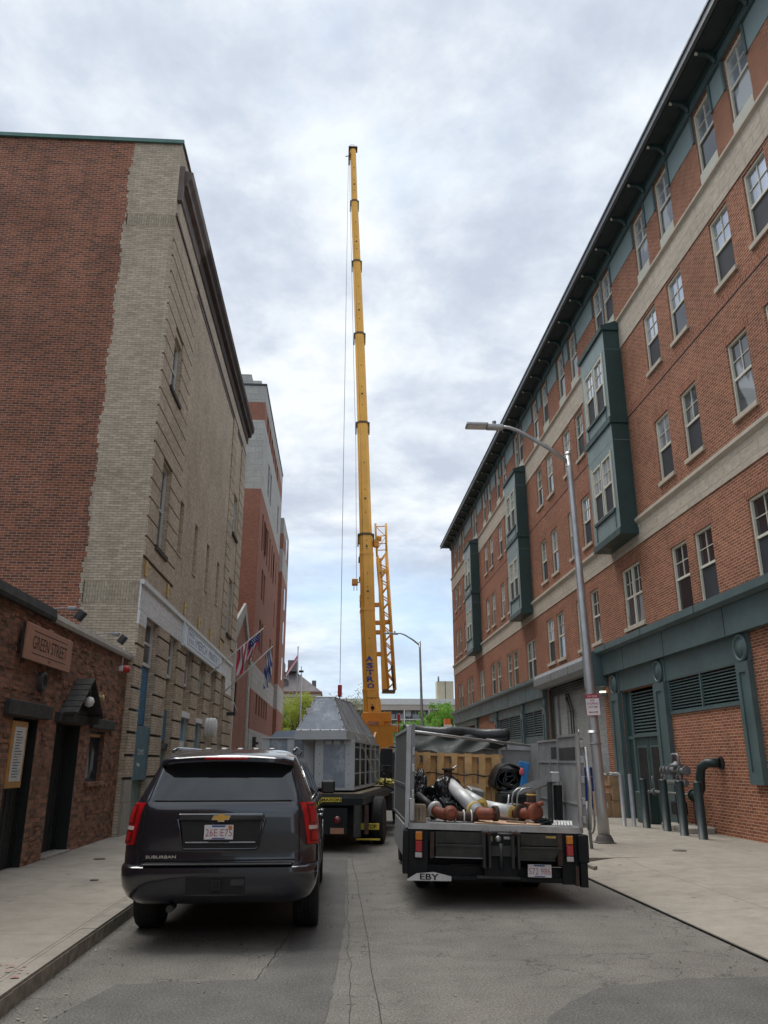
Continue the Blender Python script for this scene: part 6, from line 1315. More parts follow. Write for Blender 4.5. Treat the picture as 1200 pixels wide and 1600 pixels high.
# local: x to the right (0 = right rear corner of the bed), y forward
m = MB(); m.box(-2.4, 0.0, 0, 7.2, 1.03, 1.12, 'steel_dark'); m.box(-2.4, 0.02, 0.0, 7.2, 0.90, 1.028, 'truck_black'); m.box(-2.2, -0.02, 0.0, 7.1, 1.121, 1.135, 'crate_wood'); m.build('bed', flt)
m = MB(); m.box(-1.75, -1.6, 0.3, 8.5, 0.6, 0.89, 'truck_black'); m.box(-0.8, -0.65, 0.3, 8.5, 0.6, 0.89, 'truck_black'); m.box(-2.3, -0.1, 0.3, 0.9, 0.45, 0.89, 'black_line'); m.box(-2.1, -0.3, 1.4, 1.6, 0.45, 0.65, 'truck_black'); m.build('chassis', flt)
m = MB(); m.box(-0.16, -0.02, -0.03, 0.0, 0.30, 0.90, 'liftgate_metal'); m.box(0.04, 0.12, 0.1, 0.16, 0.35, 0.9, 'rusty_iron'); m.prism([(-1.9, 0.35), (-0.3, 0.35), (-0.3, 0.85), (-1.9, 0.85)], 'y', 0.0, 0.04, 'truck_black'); m.build('liftgate', flt)
m = MB(); m.box(-0.95, -0.42, -0.012, -0.0, 0.965, 1.05, 'truck_sign_yellow'); m.text('MAXON', (-0.63, -0.012, 1.005), (1, 0, 0), (0, 0, 1), 0.40, 0.055, 'black_line', 0.003, 0.02); m.build('sign_plate', flt)
m = MB(); m.box(-0.06, 0.32, 0.30, 0.34, 0.42, 0.54, 'truck_sign_yellow'); m.box(-0.15, 0.34, 0.29, 0.33, 0.22, 0.25, 'truck_sign_yellow'); m.text('STOP', (0.14, 0.30, 0.48), (1, 0, 0), (0, 0, 1), 0.26, 0.08, 'black_line', 0.003, 0.02); m.build('step', flt)
for sx in (-0.50, -2.0):
    m = MB(); m.lathe([(0.075, 0), (0.075, 0.03), (0, 0.035)], (sx, 0, 0.62), (0, -1, 0), 'tail_red_dark', 16); m.box(sx-0.14, sx+0.14, -0.03, -0.0, 0.36, 0.47, 'sign_copper'); m.build('tail_lamp', flt)
for x in (0.12, -0.20, -2.05, -2.35): wheel(flt, x, 2.0, 0.50, 0.26, 'white_frame', rr=0.58)
for x in (0.0, -2.3): wheel(flt, x, 8.2, 0.50, 0.26, 'white_frame', rr=0.58)
m = MB(); m.bevbox(-2.3, -0.1, 7.5, 9.3, 0.7, 2.05, 'truck_black', 0.12, 3); m.box(-2.0, -0.4, 7.49, 7.5, 1.45, 1.9, 'dark_glass'); m.box(-0.4, 0.1, 5.5, 7.0, 0.5, 0.95, 'steel_dark'); m.build('cab', flt)
# box unit with open grid side
FMx = WM(flt)
def fthing(name, label, cat, c, group=None):
    p = FMx @ Vector(c); t = thing(name, label, cat, tuple(p), (0, 0, fy), group); OFF[t.name] = Vector(c); return t
t = fthing('duct_box', 'pale grey duct box with an open gridded side on the flatbed', 'duct', (-0.6, 2.5, 1.14), 'galvanised duct units on the flatbed')
X0, X1, Ya, Yb, Za, Zb = -1.08, -0.24, 0.35, 5.2, 1.18, 2.20
m = MB(); m.box(X0, X0+0.02, Ya, Yb, Za, Zb, 'duct_paint'); m.box(X0, X1, Ya, Ya+0.02, Za, Zb, 'duct_paint'); m.box(X0, X1, Yb-0.02, Yb, Za, Zb, 'duct_paint'); m.box(X0+0.02, X1, Ya+0.02, Yb-0.02, Zb-0.02, Zb, 'duct_paint'); m.box(X0+0.02, X1, Ya+0.02, Yb-0.02, Za, Za+0.02, 'duct_paint'); m.box(X1-0.3, X1-0.28, Ya+0.02, Yb-0.02, Za+0.02, Zb-0.02, 'black_door')
lb(m, 'casing', t)
m = MB(); m.box(X0+0.20, X1-0.17, Ya-0.006, Ya-0.001, Za+0.05, Zb-0.01, 'duct_sheet')
for k in range(5): m.lathe([(0.010, 0), (0.008, 0.008), (0, 0.009)], (X1-0.10, Ya-0.001, Za+0.12+0.2*k), (0, -1, 0), 'black_line', 6); m.lathe([(0.010, 0), (0.008, 0.008), (0, 0.009)], (X0+0.12, Ya-0.001, Za+0.12+0.2*k), (0, -1, 0), 'black_line', 6)
for x in (X0+0.24, X0+0.42, X1-0.2): m.box(x, x+0.13, Ya-0.011, Ya-0.007, Zb-0.10, Zb-0.02, 'paper')
lb(m, 'end_panel', t)
m = MB()
for k in range(6):
    y = Ya+0.0+(Yb-Ya-0.06)*k/5; m.box(X1+0.001, X1+0.03, y, y+0.06, Za+0.06, Zb-0.06, 'duct_paint')
m.box(X1+0.001, X1+0.03, Ya, Yb, Za, Za+0.055, 'duct_paint'); m.box(X1+0.001, X1+0.03, Ya, Yb, Zb-0.055, Zb, 'duct_paint')
for z in (0.33, 0.62, 0.87): m.box(X1-0.02, X1+0.0, Ya, Yb, Za+z-0.012, Za+z+0.012, 'duct_paint')
lb(m, 'grid', t)
t = fthing('duct_box', 'second grey duct box standing left of the gridded one, pale edge strips', 'duct', (-2.0, 2.5, 1.14), 'galvanised duct units on the flatbed')
m = MB(); m.box(-2.35, -1.20, 0.95, 4.8, 1.14, 2.24, 'duct_sheet'); m.box(-1.42, -1.20, 0.93, 0.949, 1.14, 2.24, 'duct_paint'); m.box(-1.80, -1.64, 0.93, 0.949, 1.14, 2.24, 'duct_paint'); m.box(-2.37, -2.2, 0.93, 0.949, 1.14, 2.24, 'duct_paint'); m.box(-2.4, -1.18, 0.9, 4.85, 2.241, 2.27, 'duct_paint'); lb(m, 'casing', t)
m = MB(); m.prism([(-2.35, 2.275), (-1.6, 2.275), (-1.55, 2.36), (-1.8, 2.44), (-2.2, 2.42)], 'y', 1.5, 4.5, 'duct_sheet'); lb(m, 'cover', t)
t = fthing('duct_hood', 'blue grey sheet metal hood with sloping sides on top of the duct boxes', 'duct', (-0.9, 2.5, 2.22), 'galvanised duct units on the flatbed')
m = MB(); hx0, hx1, hy0, hy1 = -1.46, -0.46, 0.12, 5.5
m.box(hx0, hx1+0.10, hy0+0.02, hy1, 2.215, 2.385, 'duct_paint'); m.box(hx0-0.02, hx1+0.16, hy0, hy1+0.3, 2.20, 2.214, 'duct_paint')
lb(m, 'skirt', t)
b0 = [(hx0+0.02, hy0+0.03, 2.387), (hx1+0.06, hy0+0.03, 2.387), (hx1+0.06, hy1, 2.387), (hx0+0.02, hy1, 2.387)]; t0 = [(-1.12, 0.62, 3.11), (-0.74, 0.62, 3.11), (-0.74, 3.3, 3.18), (-1.12, 3.3, 3.18)]
m = MB(); m.add(b0+t0, [(0,1,5,4), (1,2,6,5), (2,3,7,6), (3,0,4,7), (4,5,6,7)], 'duct_sheet'); lb(m, 'hood_sheet', t)
def edge(p, q, w_=0.022, mat='duct_paint'): return (Vector(p), Vector(q), w_, mat)
V = [Vector(p) for p in b0+t0]; m = MB()
for i, j in ((0,1), (1,2), (0,4), (1,5), (4,5), (5,6), (2,6)): m.tube([V[i], V[j]], 0.014, 'duct_paint', 4, smooth=False)
for f in (0.3, 0.36, 0.66, 0.72): m.tube([V[1].lerp(V[2], f), V[5].lerp(V[6], f)], 0.016, 'duct_paint', 4, smooth=False)
lb(m, 'angle_trim', t)
m = MB()
for a_, e_ in ((0, 1), (1, 2), (0, 4), (1, 5), (5, 6)):
    for k in range(5):
        c = V[a_].lerp(V[e_], (k+0.5)/5); nrm = Vector((0, -1, 0.3)) if (a_, e_) in ((0, 1), (0, 4), (1, 5)) else Vector((1, 0, 0.3)); m.lathe([(0.011, 0), (0.010, 0.028), (0, 0.03)], c, nrm, 'black_line', 6)
lb(m, 'bolt', t)
m = MB(); m.box(-1.02, -0.90, 0.33, 0.34, 2.98, 3.05, 'paper'); m.v = [Vector((v.x, v.y+ (v.z-2.387)*0.80-0.27, v.z)) for v in m.v]; m.box(-1.28, -1.12, 0.31, 0.32, 2.80, 2.86, 'paper'); lb(m, 'label_patch', t)
m = MB(); m.prism([(5.5, 2.21), (6.0, 2.18), (6.05, 2.55), (5.75, 2.45)], 'x', -0.45, -0.40, 'menu_wood'); lb(m, 'timber', t)
for k, (ya, yb) in enumerate(((0.9, 3.0), (2.6, 5.2))):
    m = MB(); pts = [Vector((-0.74, 0.9+1.9*k, 3.14)), Vector((-0.385, ya+0.5+0.3*k, 2.41)), Vector((-0.29, ya+1.0+0.3*k, 2.19)), Vector((-0.02, yb+0.6, 1.14))]; m.tube([FMx @ p for p in pts], 0.016, 'strap_white', 4, smooth=False); tag(m.build('tie_down_strap'), ['white tie down strap crossing the near half of the sheet metal hood', 'white tie down strap crossing the far half of the sheet metal hood'][k], 'strap', 'tie down straps over the duct units')
m = MB(); blob(m, FMx @ Vector((0.0, 4.6, 1.24)), (0.25, 0.6, 0.09), 'strap_yellow', 3, 0.5, 3, 4, 0.4); tag(m.build('strap_bundle'), 'pile of loose yellow ratchet straps on the flatbed edge', 'strap')

# ================================================================== MOBILE CRANE
from mathutils import Vector as V3
def pix(px, py, Y):      # point of the plane y = Y seen at a pixel of the 1200 x 1600 photograph (used once to survey positions)
    P_, Yw = R(17.57), R(3.45); f = 1232.0
    fw = V3((math.sin(Yw)*math.cos(P_), math.cos(Yw)*math.cos(P_), math.sin(P_))); rt = V3((math.cos(Yw), -math.sin(Yw), 0)); up = rt.cross(fw)
    d = fw+rt*((px-600)/f)+up*((800-py)/f); return V3((0, 0, 1.75))+d*(Y/d.y)
crane = thing('mobile_crane', 'tall yellow telescopic crane with ASTRO in blue letters on its boom', 'crane', (3.0, 66, 0))
def cpart(m, name, parent=None): return m.build(name, parent or crane, world=True)
YB = 65.0
secs = [  # centre px at bottom, y bottom, centre px top, y top, width m bottom/top
 (581.5, 1118, 579.0, 1077, 1.30, 1.26), (579.5, 1077, 574.0, 953, 1.24, 1.20), (574.5, 953, 572.5, 866, 1.18, 1.15), (572.5, 866, 571.5, 836, 1.12, 1.10), (571.5, 836, 566.5, 662, 1.02, 0.96),
 (566.5, 662, 561.8, 523, 0.90, 0.84), (561.8, 523, 557.5, 410, 0.80, 0.74), (557.5, 410, 553.8, 316, 0.70, 0.66), (553.8, 316, 551.6, 236, 0.60, 0.56)]
for i, (xa, ya, xb, yb, wa, wb) in enumerate(secs):
    a, e = pix(xa, ya, YB), pix(xb, yb, YB); m = MB()
    def ring(c, w_): h = w_*0.5; return [c+V3((-h, -0.35*w_, 0)), c+V3((-h*0.55, -0.62*w_, 0)), c+V3((h*0.55, -0.62*w_, 0)), c+V3((h, -0.35*w_, 0)), c+V3((h, 0.6*w_, 0)), c+V3((-h, 0.6*w_, 0))]
    A, B = ring(a, wa), ring(e, wb)
    m.add(A+B, [(k, (k+1) % 6, 6+(k+1) % 6, 6+k) for k in range(6)]+[tuple(range(6))[::-1], tuple(range(6, 12))], 'crane_yellow')
    o = cpart(m, 'boom_section')
    m = MB()
    for q in (0.18, 0.30, 0.38, 0.62): c = a.lerp(e, q); m.lathe([(0.05+0.05*(q == .3), 0), (0.04, 0.02), (0, 0.02)], c+V3((0.02, -0.62*wa-0.0, 0)), (0, -1, 0), 'crane_collar', 8)
    m.tube([a+V3((-wa*0.27, -0.622*wa, 0)), e+V3((-wb*0.27, -0.622*wb, 0))], 0.012, 'crane_collar', 4); cpart(m, 'pin_hole', o)
    if i in (3, 4, 5, 6, 7, 1, 0, 2):
        m = MB(); nx = secs[i+1]; k = 1.10 if i >= 3 else 1.04; C1, C2 = ring(e+V3((0, 0, -0.16)), wb*k), ring(e+V3((0, 0, 0.02)), wb*k)
        m.add(C1+C2, [(k_, (k_+1) % 6, 6+(k_+1) % 6, 6+k_) for k_ in range(6)]+[tuple(range(6))[::-1], tuple(range(6, 12))], 'crane_collar' if i >= 3 else 'crane_yellow')
        if i >= 3:
            for s_ in (-1, 1): m.box(e.x+s_*wb*0.60-0.05, e.x+s_*wb*0.60+0.05, YB-0.4*wb, YB+0.2, e.z-1.0, e.z, 'crane_collar')
        cpart(m, 'collar')
m = MB()
lets = 'ASTRO'
for k, ch in enumerate(lets):
    c = pix(577.2+0.55*k, 1029+10.7*k, YB-0.78); m.text(ch, c, (1, 0, 0), (-0.02, 0, 1), 0.55, 0.43, 'crane_blue', 0.02, 0.03)
cpart(m, 'lettering')
m = MB(); tip = pix(551.5, 236, YB); m.box(tip.x-0.45, tip.x+0.45, YB-0.4, YB+0.4, tip.z+0.15, tip.z+0.25, 'crane_collar')
for dx in (-0.3, 0.12, 0.3): m.tube([tip+V3((dx, 0, 0.2)), tip+V3((dx, 0, 0.75))], 0.03, 'galvanised', 6)
m.tube([tip+V3((-0.3, 0, 0.75)), tip+V3((0.1, 0, 0.75))], 0.025, 'galvanised', 6); m.lathe([(0.35, -0.1), (0.35, 0.1)], tip+V3((-0.35, 0, -0.7)), 'x', 'crane_collar', 14)
m.box(tip.x-0.42, tip.x-0.28, YB-0.2, YB+0.2, tip.z-1.6, tip.z-0.2, 'crane_collar'); m.tube([tip+V3((-0.35, 0, -0.6)), tip+V3((-0.75, 0, -0.7))], 0.05, 'galvanised', 6); cpart(m, 'boom_head')
# fittings along the lower boom
m = MB()
for py, w_ in ((845, 0.5), (875, 0.4), (905, 0.3), (935, 0.5), (945, 0.4)): c = pix(562.5+(py-845)*0.03, py, YB); m.box(c.x-0.18, c.x+0.1, YB-0.3, YB+0.3, c.z-w_/2, c.z+w_/2, 'crane_collar' if w_ != 0.5 else 'crane_yellow')
cpart(m, 'cable_guide')
c = pix(555, 910, YB); m = MB(); m.bevbox(c.x-0.28, c.x+0.22, YB-0.3, YB+0.3, c.z-0.25, c.z+0.28, 'crane_orange', 0.05, 1); m.tube([c, c+V3((0.9, 0, 0.0))], 0.05, 'crane_yellow', 6); m.tube([c+V3((-0.1, 0, -0.3)), c+V3((-0.1, 0, -0.7))], 0.03, 'steel_dark', 6); m.tube([c+V3((0.15, 0, -0.3)), c+V3((0.15, 0, -0.7))], 0.03, 'steel_dark', 6); cpart(m, 'counter_block')
# folded lattice jib at the right
m = MB()
def jl(px1, py1, px2, py2, r, mat='crane_yellow', dy=0.0, dy2=None): m.tube([pix(px1, py1, YB-0.3)+V3((0, dy, 0)), pix(px2, py2, YB-0.3)+V3((0, dy if dy2 is None else dy2, 0))], r, mat, 5)
jl(586.5, 818, 589, 870, 0.09); jl(603, 818, 604, 870, 0.10)
for dy in (0.0, 0.9):
    jl(590, 868, 607, 1075, 0.11, dy=dy); jl(604, 862, 617.5, 1078, 0.12, dy=dy)
n_ = 17
for k in range(n_):
    t0, t1 = k/n_, (k+1)/n_
    def L_(t): return 590+17*t, 868+207*t
    def R_(t): return 604+13.5*t, 862+216*t
    a = L_(t0) if k % 2 else R_(t0); e = R_(t1) if k % 2 else L_(t1)
    jl(*a, *e, 0.055, dy=0.0); jl(*a, *e, 0.055, dy=0.9); jl(*L_(t0), *L_(t1), 0.025, dy=0, dy2=0.9); jl(*R_(t0), *R_(t1), 0.025, dy=0.9, dy2=0)
for y in (823, 838, 850, 860): jl(587, y, 603.5, y-1, 0.05)
jl(587, 823, 603, 838, 0.03); jl(603, 838, 588, 860, 0.03)
cpart(m, 'lattice_jib')
m = MB()
A = [pix(590.5, 872, YB-0.3), pix(596, 872, YB-0.3), pix(608, 1077, YB-0.3), pix(597.5, 1077, YB-0.3)]; m.add(A+[p+V3((0, 0.9, 0)) for p in A], [(3,2,1,0), (4,5,6,7), (0,1,5,4), (1,2,6,5), (2,3,7,6), (3,0,4,7)], 'crane_yellow')
c = pix(607.5, 1080, YB-0.3); m.box(c.x-0.50, c.x+0.52, YB-0.4, YB+0.7, c.z-0.12, c.z+0.10, 'crane_collar'); c = pix(606, 893, YB-0.3); m.box(c.x-0.7, c.x+0.05, YB-0.45, YB-0.3, c.z-0.12, c.z+0.12, 'crane_yellow')
cpart(m, 'jib_plate')
m = MB()
for px, py in ((588, 846), (592, 842), (588, 852)): c = pix(px, py, YB-0.4); m.bevbox(c.x-0.22, c.x+0.22, c.y-0.2, c.y+0.2, c.z-0.18, c.z+0.18, 'crane_orange', 0.04, 1)
for px, py in ((590, 973), (591, 988), (592, 1022), (604, 972), (587.5, 945)): c = pix(px, py, YB-0.1); m.bevbox(c.x-0.28, c.x+0.26, c.y-0.15, c.y+0.2, c.z-0.17, c.z+0.17, 'crane_orange', 0.04, 1)
cpart(m, 'jib_bracket')
m = MB(); jl(612.5, 1040, 616, 1075, 0.13, 'crane_collar'); cpart(m, 'jib_cable')
# superstructure and carrier
m = MB(); g = lambda px, py: pix(px, py, YB-0.9)
def gb(x0, x1, y0, y1, mat='crane_orange', d=1.8, dy=0.0, bv=0.05): a, e = g(x0, y1), g(x1, y0); m.bevbox(a.x, e.x, YB-0.9+dy, YB-0.9+dy+d, a.z, e.z, mat, bv, 1)
gb(566, 600, 1113, 1135, d=2.5); gb(598, 611, 1112, 1128, d=1.6); gb(594, 612, 1122, 1143, dy=0.15, d=2.0); gb(606, 621, 1134, 1143, dy=0.1, d=1.2); gb(568, 607, 1133, 1148, 'crane_orange', d=2.3, dy=0.3)
a = g(591, 1113); m.add([(a.x-0.2, YB-0.7, a.z), (a.x+0.25, YB-0.7, a.z), (a.x+0.2, YB-0.7, a.z+0.9), (a.x-0.1, YB-0.7, a.z+1.6), (a.x-0.2, YB+0.4, a.z), (a.x+0.25, YB+0.4, a.z), (a.x+0.2, YB+0.4, a.z+0.9), (a.x-0.1, YB+0.4, a.z+1.6)], [(3,2,1,0), (4,5,6,7), (1,2,6,5), (2,3,7,6)], 'crane_yellow')
cpart(m, 'superstructure')
m = MB(); a = g(572, 1113); m.box(a.x, a.x+1.1, YB-0.86, YB-0.84, a.z+1.1, a.z+1.14, 'crane_collar'); m.lathe([(0.16, 0), (0.14, 0.03), (0.10, 0.03), (0.09, 0.0), (0, 0.0)], g(582, 1106)+V3((0, -0.05, 0)), (0, -1, 0), 'crane_collar', 14); c = g(583, 1130); m.text('CRANE', c+V3((0, -0.06, 0)), (1, 0, 0), (0, 0, 1), 0.9, 0.28, 'tail_red_dark', 0.01, 0.02); cpart(m, 'marking')
m = MB(); m.box(1.4, 4.6, 60.5, 72.5, 0.9, 2.1, 'crane_orange'); m.box(1.6, 4.4, 61.5, 64, 2.1, 4.3, 'crane_orange'); m.lathe([(1.1, 0), (1.1, 0.8)], (3.1, 65, 3.6), 'z', 'steel_dark', 20); m.box(2.2, 4.0, 64, 68, 2.1, 3.7, 'steel_dark'); m.box(0.9, 5.3, 60.6, 61.2, 0.6, 1.0, 'crane_orange'); m.bevbox(1.5, 4.5, 70.5, 73, 1.0, 3.1, 'crane_orange', 0.2, 2); cpart(m, 'carrier')
for y in (62.5, 64.2, 66.2, 68, 70, 71.6):
    for x in (1.6, 4.5): m = MB(); m.lathe([(0.35, -0.18), (0.62, -0.18), (0.68, -0.1), (0.68, 0.1), (0.62, 0.18), (0.35, 0.18), (0, 0.1)], (x, y, 0.68), 'x', 'tyre', 24); cpart(m, 'wheel')
c = pix(622, 1122, YB); m = MB(); m.bevbox(c.x-0.12, c.x+0.12, YB-0.9, YB-0.7, c.z-0.35, c.z+0.3, 'red_plastic', 0.05, 1); m.tube([c+V3((0, -0.8, -0.3)), c+V3((0, -0.8, -1.6))], 0.06, 'red_plastic', 6); m.tube([c+V3((-0.9, -0.8, -0.5)), c+V3((0.3, -0.8, -0.6))], 0.05, 'sign_white', 6); cpart(m, 'warning_mast')
m = MB(); hk = pix(531, 1080, YB); m.tube([tip+V3((-0.45, -0.1, -0.6)), hk+V3((0, 0, 0.6))], 0.022, 'wire', 5); cpart(m, 'hoist_rope')
m = MB(); m.tube([tip+V3((-0.35, 0.1, -1.5)), pix(549.5, 420, YB), pix(552.5, 560, YB), pix(556, 700, YB), pix(557, 905, YB)], 0.018, 'wire', 5); cpart(m, 'hoist_rope')
m = MB(); m.bevbox(hk.x-0.17, hk.x+0.17, YB-0.15, YB+0.15, hk.z-0.45, hk.z+0.5, 'red_plastic', 0.06, 2); m.tube([hk+V3((0, 0, -0.4)), hk+V3((0, 0, -0.8)), hk+V3((0.12, 0, -0.95)), hk+V3((0.0, 0, -1.1)), hk+V3((-0.12, 0, -0.98))], 0.05, 'red_iron', 8)
cpart(m, 'hook_block')

# ================================================================== STREET FURNITURE, RIGHT PAVEMENT
def lamp(label, x, y, zt, r0, arm):
    t = thing('street_lamp', label, 'street lamp', (x, y, 0.13), group='street lamps along the right pavement')
    m = MB(); n = 14; pts = [(x-0.15*i/n*1.0, y, 0.15+(zt-0.15)*i/n) for i in range(n+1)]; m.tube(pts, [r0*(1-0.48*i/n) for i in range(n+1)], 'lamp_aluminium', 20); m.lathe([(r0*1.05, 0.0), (r0*1.05, 0.05)], (x-0.05, y, 2.35), 'z', 'lamp_aluminium', 20); tx = pts[-1][0]; m.lathe([(r0*0.6, 0), (r0*0.5, 0.05), (0, 0.07)], pts[-1], 'z', 'lamp_aluminium', 14); m.build('pole', t, world=True)
    m = MB(); m.prism([(-0.19, -0.19), (0.19, -0.19), (0.19, 0.19), (-0.19, 0.19)], 'z', 0, 0.02, 'cast_dark'); m.lathe([(0.20, 0.0), (0.19, 0.03), (r0*1.25, 0.11), (r0*1.1, 0.14)], (0, 0, 0.015), 'z', 'cast_dark', 4 if False else 16); m.v = [v+Vector((x, y, 0.13)) for v in m.v]; m.build('base', t, world=True)
    m = MB(); P0 = Vector((tx, y, zt-0.22)); m.tube([P0]+[Vector((tx+a[0], y, zt+a[1])) for a in arm], [0.055]+[0.05-0.018*i/len(arm) for i in range(len(arm))], 'lamp_aluminium', 12); m.lathe([(0.075, -0.1), (0.075, 0.1)], P0, 'z', 'lamp_aluminium', 14); m.build('arm', t, world=True)
    ex, ez = tx+arm[-1][0], zt+arm[-1][1]
    m = MB(); m.bevbox(ex-0.30, ex+0.12, y-0.10, y+0.10, ez-0.075, ez+0.035, 'lamp_aluminium', 0.03, 2); m.bevbox(ex-0.80, ex-0.27, y-0.16, y+0.16, ez-0.035, ez+0.045, 'lamp_aluminium', 0.03, 2); m.box(ex-0.76, ex-0.33, y-0.13, y+0.13, ez-0.041, ez-0.034, 'tail_clear'); m.lathe([(0.045, 0), (0.045, 0.06), (0.05, 0.065), (0.05, 0.10), (0, 0.12)], (ex-0.10, y, ez+0.035), 'z', 'galvanised', 14); m.build('lamp_head', t, world=True); return t
lamp('near street lamp, thick aluminium pole on the right pavement carrying the red and white sign', 5.68, 17.5, 8.86, 0.125, [(-0.45, 0.13), (-0.9, 0.40), (-1.2, 0.58), (-1.42, 0.66), (-1.68, 0.68)])
lamp('distant street lamp standing beside the round green tree', 5.32, 48.9, 8.85, 0.11, [(-0.45, 0.13), (-0.9, 0.40), (-1.15, 0.50), (-1.35, 0.52), (-1.45, 0.50)])
t = thing('parking_sign', 'white and red NO STOPPING ANYTIME tow zone sign on the near lamp pole', 'sign', (5.60, 17.3, 2.9))
Ms = Matrix.Translation((5.60, 17.33, 2.93)) @ Euler((0, 0, R(-12))).to_matrix().to_4x4() @ Euler((0, R(-1.5), 0)).to_matrix().to_4x4()
m = MB(); m.bevbox(-0.152, 0.152, -0.003, 0.003, -0.23, 0.23, 'sign_red', 0.002, 1, M=Ms); m.box(-0.142, 0.142, -0.0048, -0.0035, -0.22, 0.135, 'sign_white', M=Ms); m.build('plate', t, world=True)
m = MB()
for txt, z, w_, h, mt in (('TOW ZONE', 0.180, 0.22, 0.042, 'sign_white'), ('NO', 0.095, 0.09, 0.05, 'sign_red'), ('STOPPING', 0.025, 0.235, 0.045, 'sign_red'), ('ANYTIME', -0.045, 0.20, 0.042, 'sign_red')): m.text(txt, (0, -0.005, z), (1, 0, 0), (0, 0, 1), w_, h, mt, 0.002, 0.008)
m.box(-0.07, 0.07, -0.0075, -0.006, -0.162, -0.146, 'sign_red'); m.add([(-0.10, -0.007, -0.154), (-0.065, -0.007, -0.178), (-0.065, -0.007, -0.13)], [(0,1,2)], 'sign_red'); m.add([(0.10, -0.007, -0.154), (0.065, -0.007, -0.13), (0.065, -0.007, -0.178)], [(0,1,2)], 'sign_red')
m.v = [Ms @ v for v in m.v]; m.build('lettering', t, world=True)
m = MB(); 
for z in (2.86, 3.02): m.tube([(5.6, 17.335, z), (5.6, 17.42, z)], 0.012, 'steel_dark', 6)
m.build('bolt', t, world=True)
m = MB(); m.lathe([(0.125, -0.012), (0.133, -0.012), (0.133, 0.012), (0.125, 0.012)], (5.65, 17.5, 2.12), 'z', 'galvanised', 24); m.bevbox(5.60, 5.66, 17.34, 17.38, 2.10, 2.14, 'galvanised', 0.005, 1); tag(m.build('pole_clamp'), 'steel band clamp round the near lamp pole below the sign', 'clamp')
t = thing('bike_post', 'thin steel post with an oval ring beside the truck tail', 'bike rack', (5.0, 16.4, 0.1)); m = MB(); m.tube([(5.06, 16.4, 0.06), (5.02, 16.4, 1.0)], 0.032, 'galvanised', 10); m.build('post', t, world=True)
m = MB(); m.tube([Vector((5.045+0.03*math.cos(a)*1.0, 16.33-0.16*math.cos(a), 0.66+0.25*math.sin(a))) for a in [2*math.pi*i/28 for i in range(29)]], 0.016, 'galvanised', 8, caps=False); m.tube([Vector((5.055+0.085*math.cos(a), 16.33, 0.66+0.25*math.sin(a))) for a in [2*math.pi*i/28 for i in range(29)]], 0.015, 'galvanised', 8, caps=False); m.build('ring', t, world=True)
bol = [(8.34, 21.5, 'dark green bollard farthest from the camera, beside the door'), (8.20, 20.6, 'dark green bollard second from the door'), (8.11, 19.2, 'dark green bollard third from the door, in front of the stone slab'), (8.12, 18.2, 'dark green bollard nearest the camera')]
bol = [(8.05, 21.3, bol[0][2]), (8.18, 20.3, bol[1][2]), (8.09, 19.1, bol[2][2]), (8.10, 18.15, bol[3][2])]
proto = None
for x, y, lab in bol:
    if proto is None:
        proto = thing('bollard', lab, 'bollard', (x, y, 0.12), group='dark green bollards guarding the gas pipes'); m = MB(); m.lathe([(0.098, 0), (0.098, 1.18), (0.092, 1.20), (0, 1.215)], (0, 0, 0), 'z', 'meter_green', 24); m.build('tube', proto)
    else: copy_tree(proto, None, (x, y, 0.12), lab)
for i, (x, y) in enumerate(((7.68, 21.9), (7.92, 21.85))):
    t = thing('steel_post', ['bare steel post left of the pair beside the cardboard', 'bare steel post right of the pair, next to the green bollards'][i], 'post', (x, y, 0.12), group='bare steel posts by the door'); m = MB(); m.lathe([(0.055, 0), (0.055, 1.3), (0.05, 1.31), (0, 1.31)], (0, 0, 0), 'z', 'galvanised', 16); m.build('tube', t)
# gas pipework
gp = thing('gas_pipes', 'grey gas meter pipework with valves and a thick black curved pipe into the wall', 'pipes', (8.7, 20, 0.3))
def gpart(m, n): return m.build(n, gp, world=True)
m = MB(); 
pts = [Vector((8.96, 18.75, 1.72)), Vector((8.75, 18.95, 1.72)), Vector((8.66, 19.1, 1.62)), Vector((8.64, 19.16, 1.4)), Vector((8.64, 19.2, 1.15)), Vector((8.62, 19.35, 1.0)), Vector((8.6, 19.6, 0.98))]
m.tube(pts, 0.105, 'meter_green', 18); m.lathe([(0.14, 0), (0.14, 0.03)], (8.60, 19.55, 0.98), 'y', 'meter_green', 18); m.lathe([(0.15, 0), (0.15, 0.03)], (8.97, 18.74, 1.72), 'x', 'steel_dark', 18); gpart(m, 'curved_pipe')
m = MB(); m.tube([(8.62, 19.6, 0.98), (8.62, 22.2, 0.98)], 0.04, 'pipe_grey', 10); m.tube([(8.62, 22.3, 0.98), (8.62, 22.45, 0.95), (8.62, 22.5, 0.8), (8.62, 22.5, 0.13)], 0.05, 'pipe_grey', 10); m.tube([(8.62, 19.9, 1.25), (8.62, 21.5, 1.25)], 0.065, 'pipe_grey', 12); m.tube([(8.62, 20.2, 1.25), (8.62, 20.2, 1.55), (8.62, 20.6, 1.55)], 0.05, 'pipe_grey', 10)
for y in (20.0, 20.5, 21.2, 22.0): m.lathe([(0.085, -0.03), (0.085, 0.03)], (8.62, y, 1.25 if y < 21.5 else 0.98), 'y', 'pipe_grey', 12)
for y in (20.3, 21.25): m.tube([(8.6, y-0.13, 1.30), (8.6, y-0.11, 1.41), (8.6, y, 1.45), (8.6, y+0.11, 1.41), (8.6, y+0.13, 1.30)], 0.03, 'galvanised', 8)
gpart(m, 'manifold')
m = MB(); m.tube([(8.6, 19.75, 1.52), (8.6, 21.25, 1.58)], [0.07, 0.06], 'pipe_grey', 14)
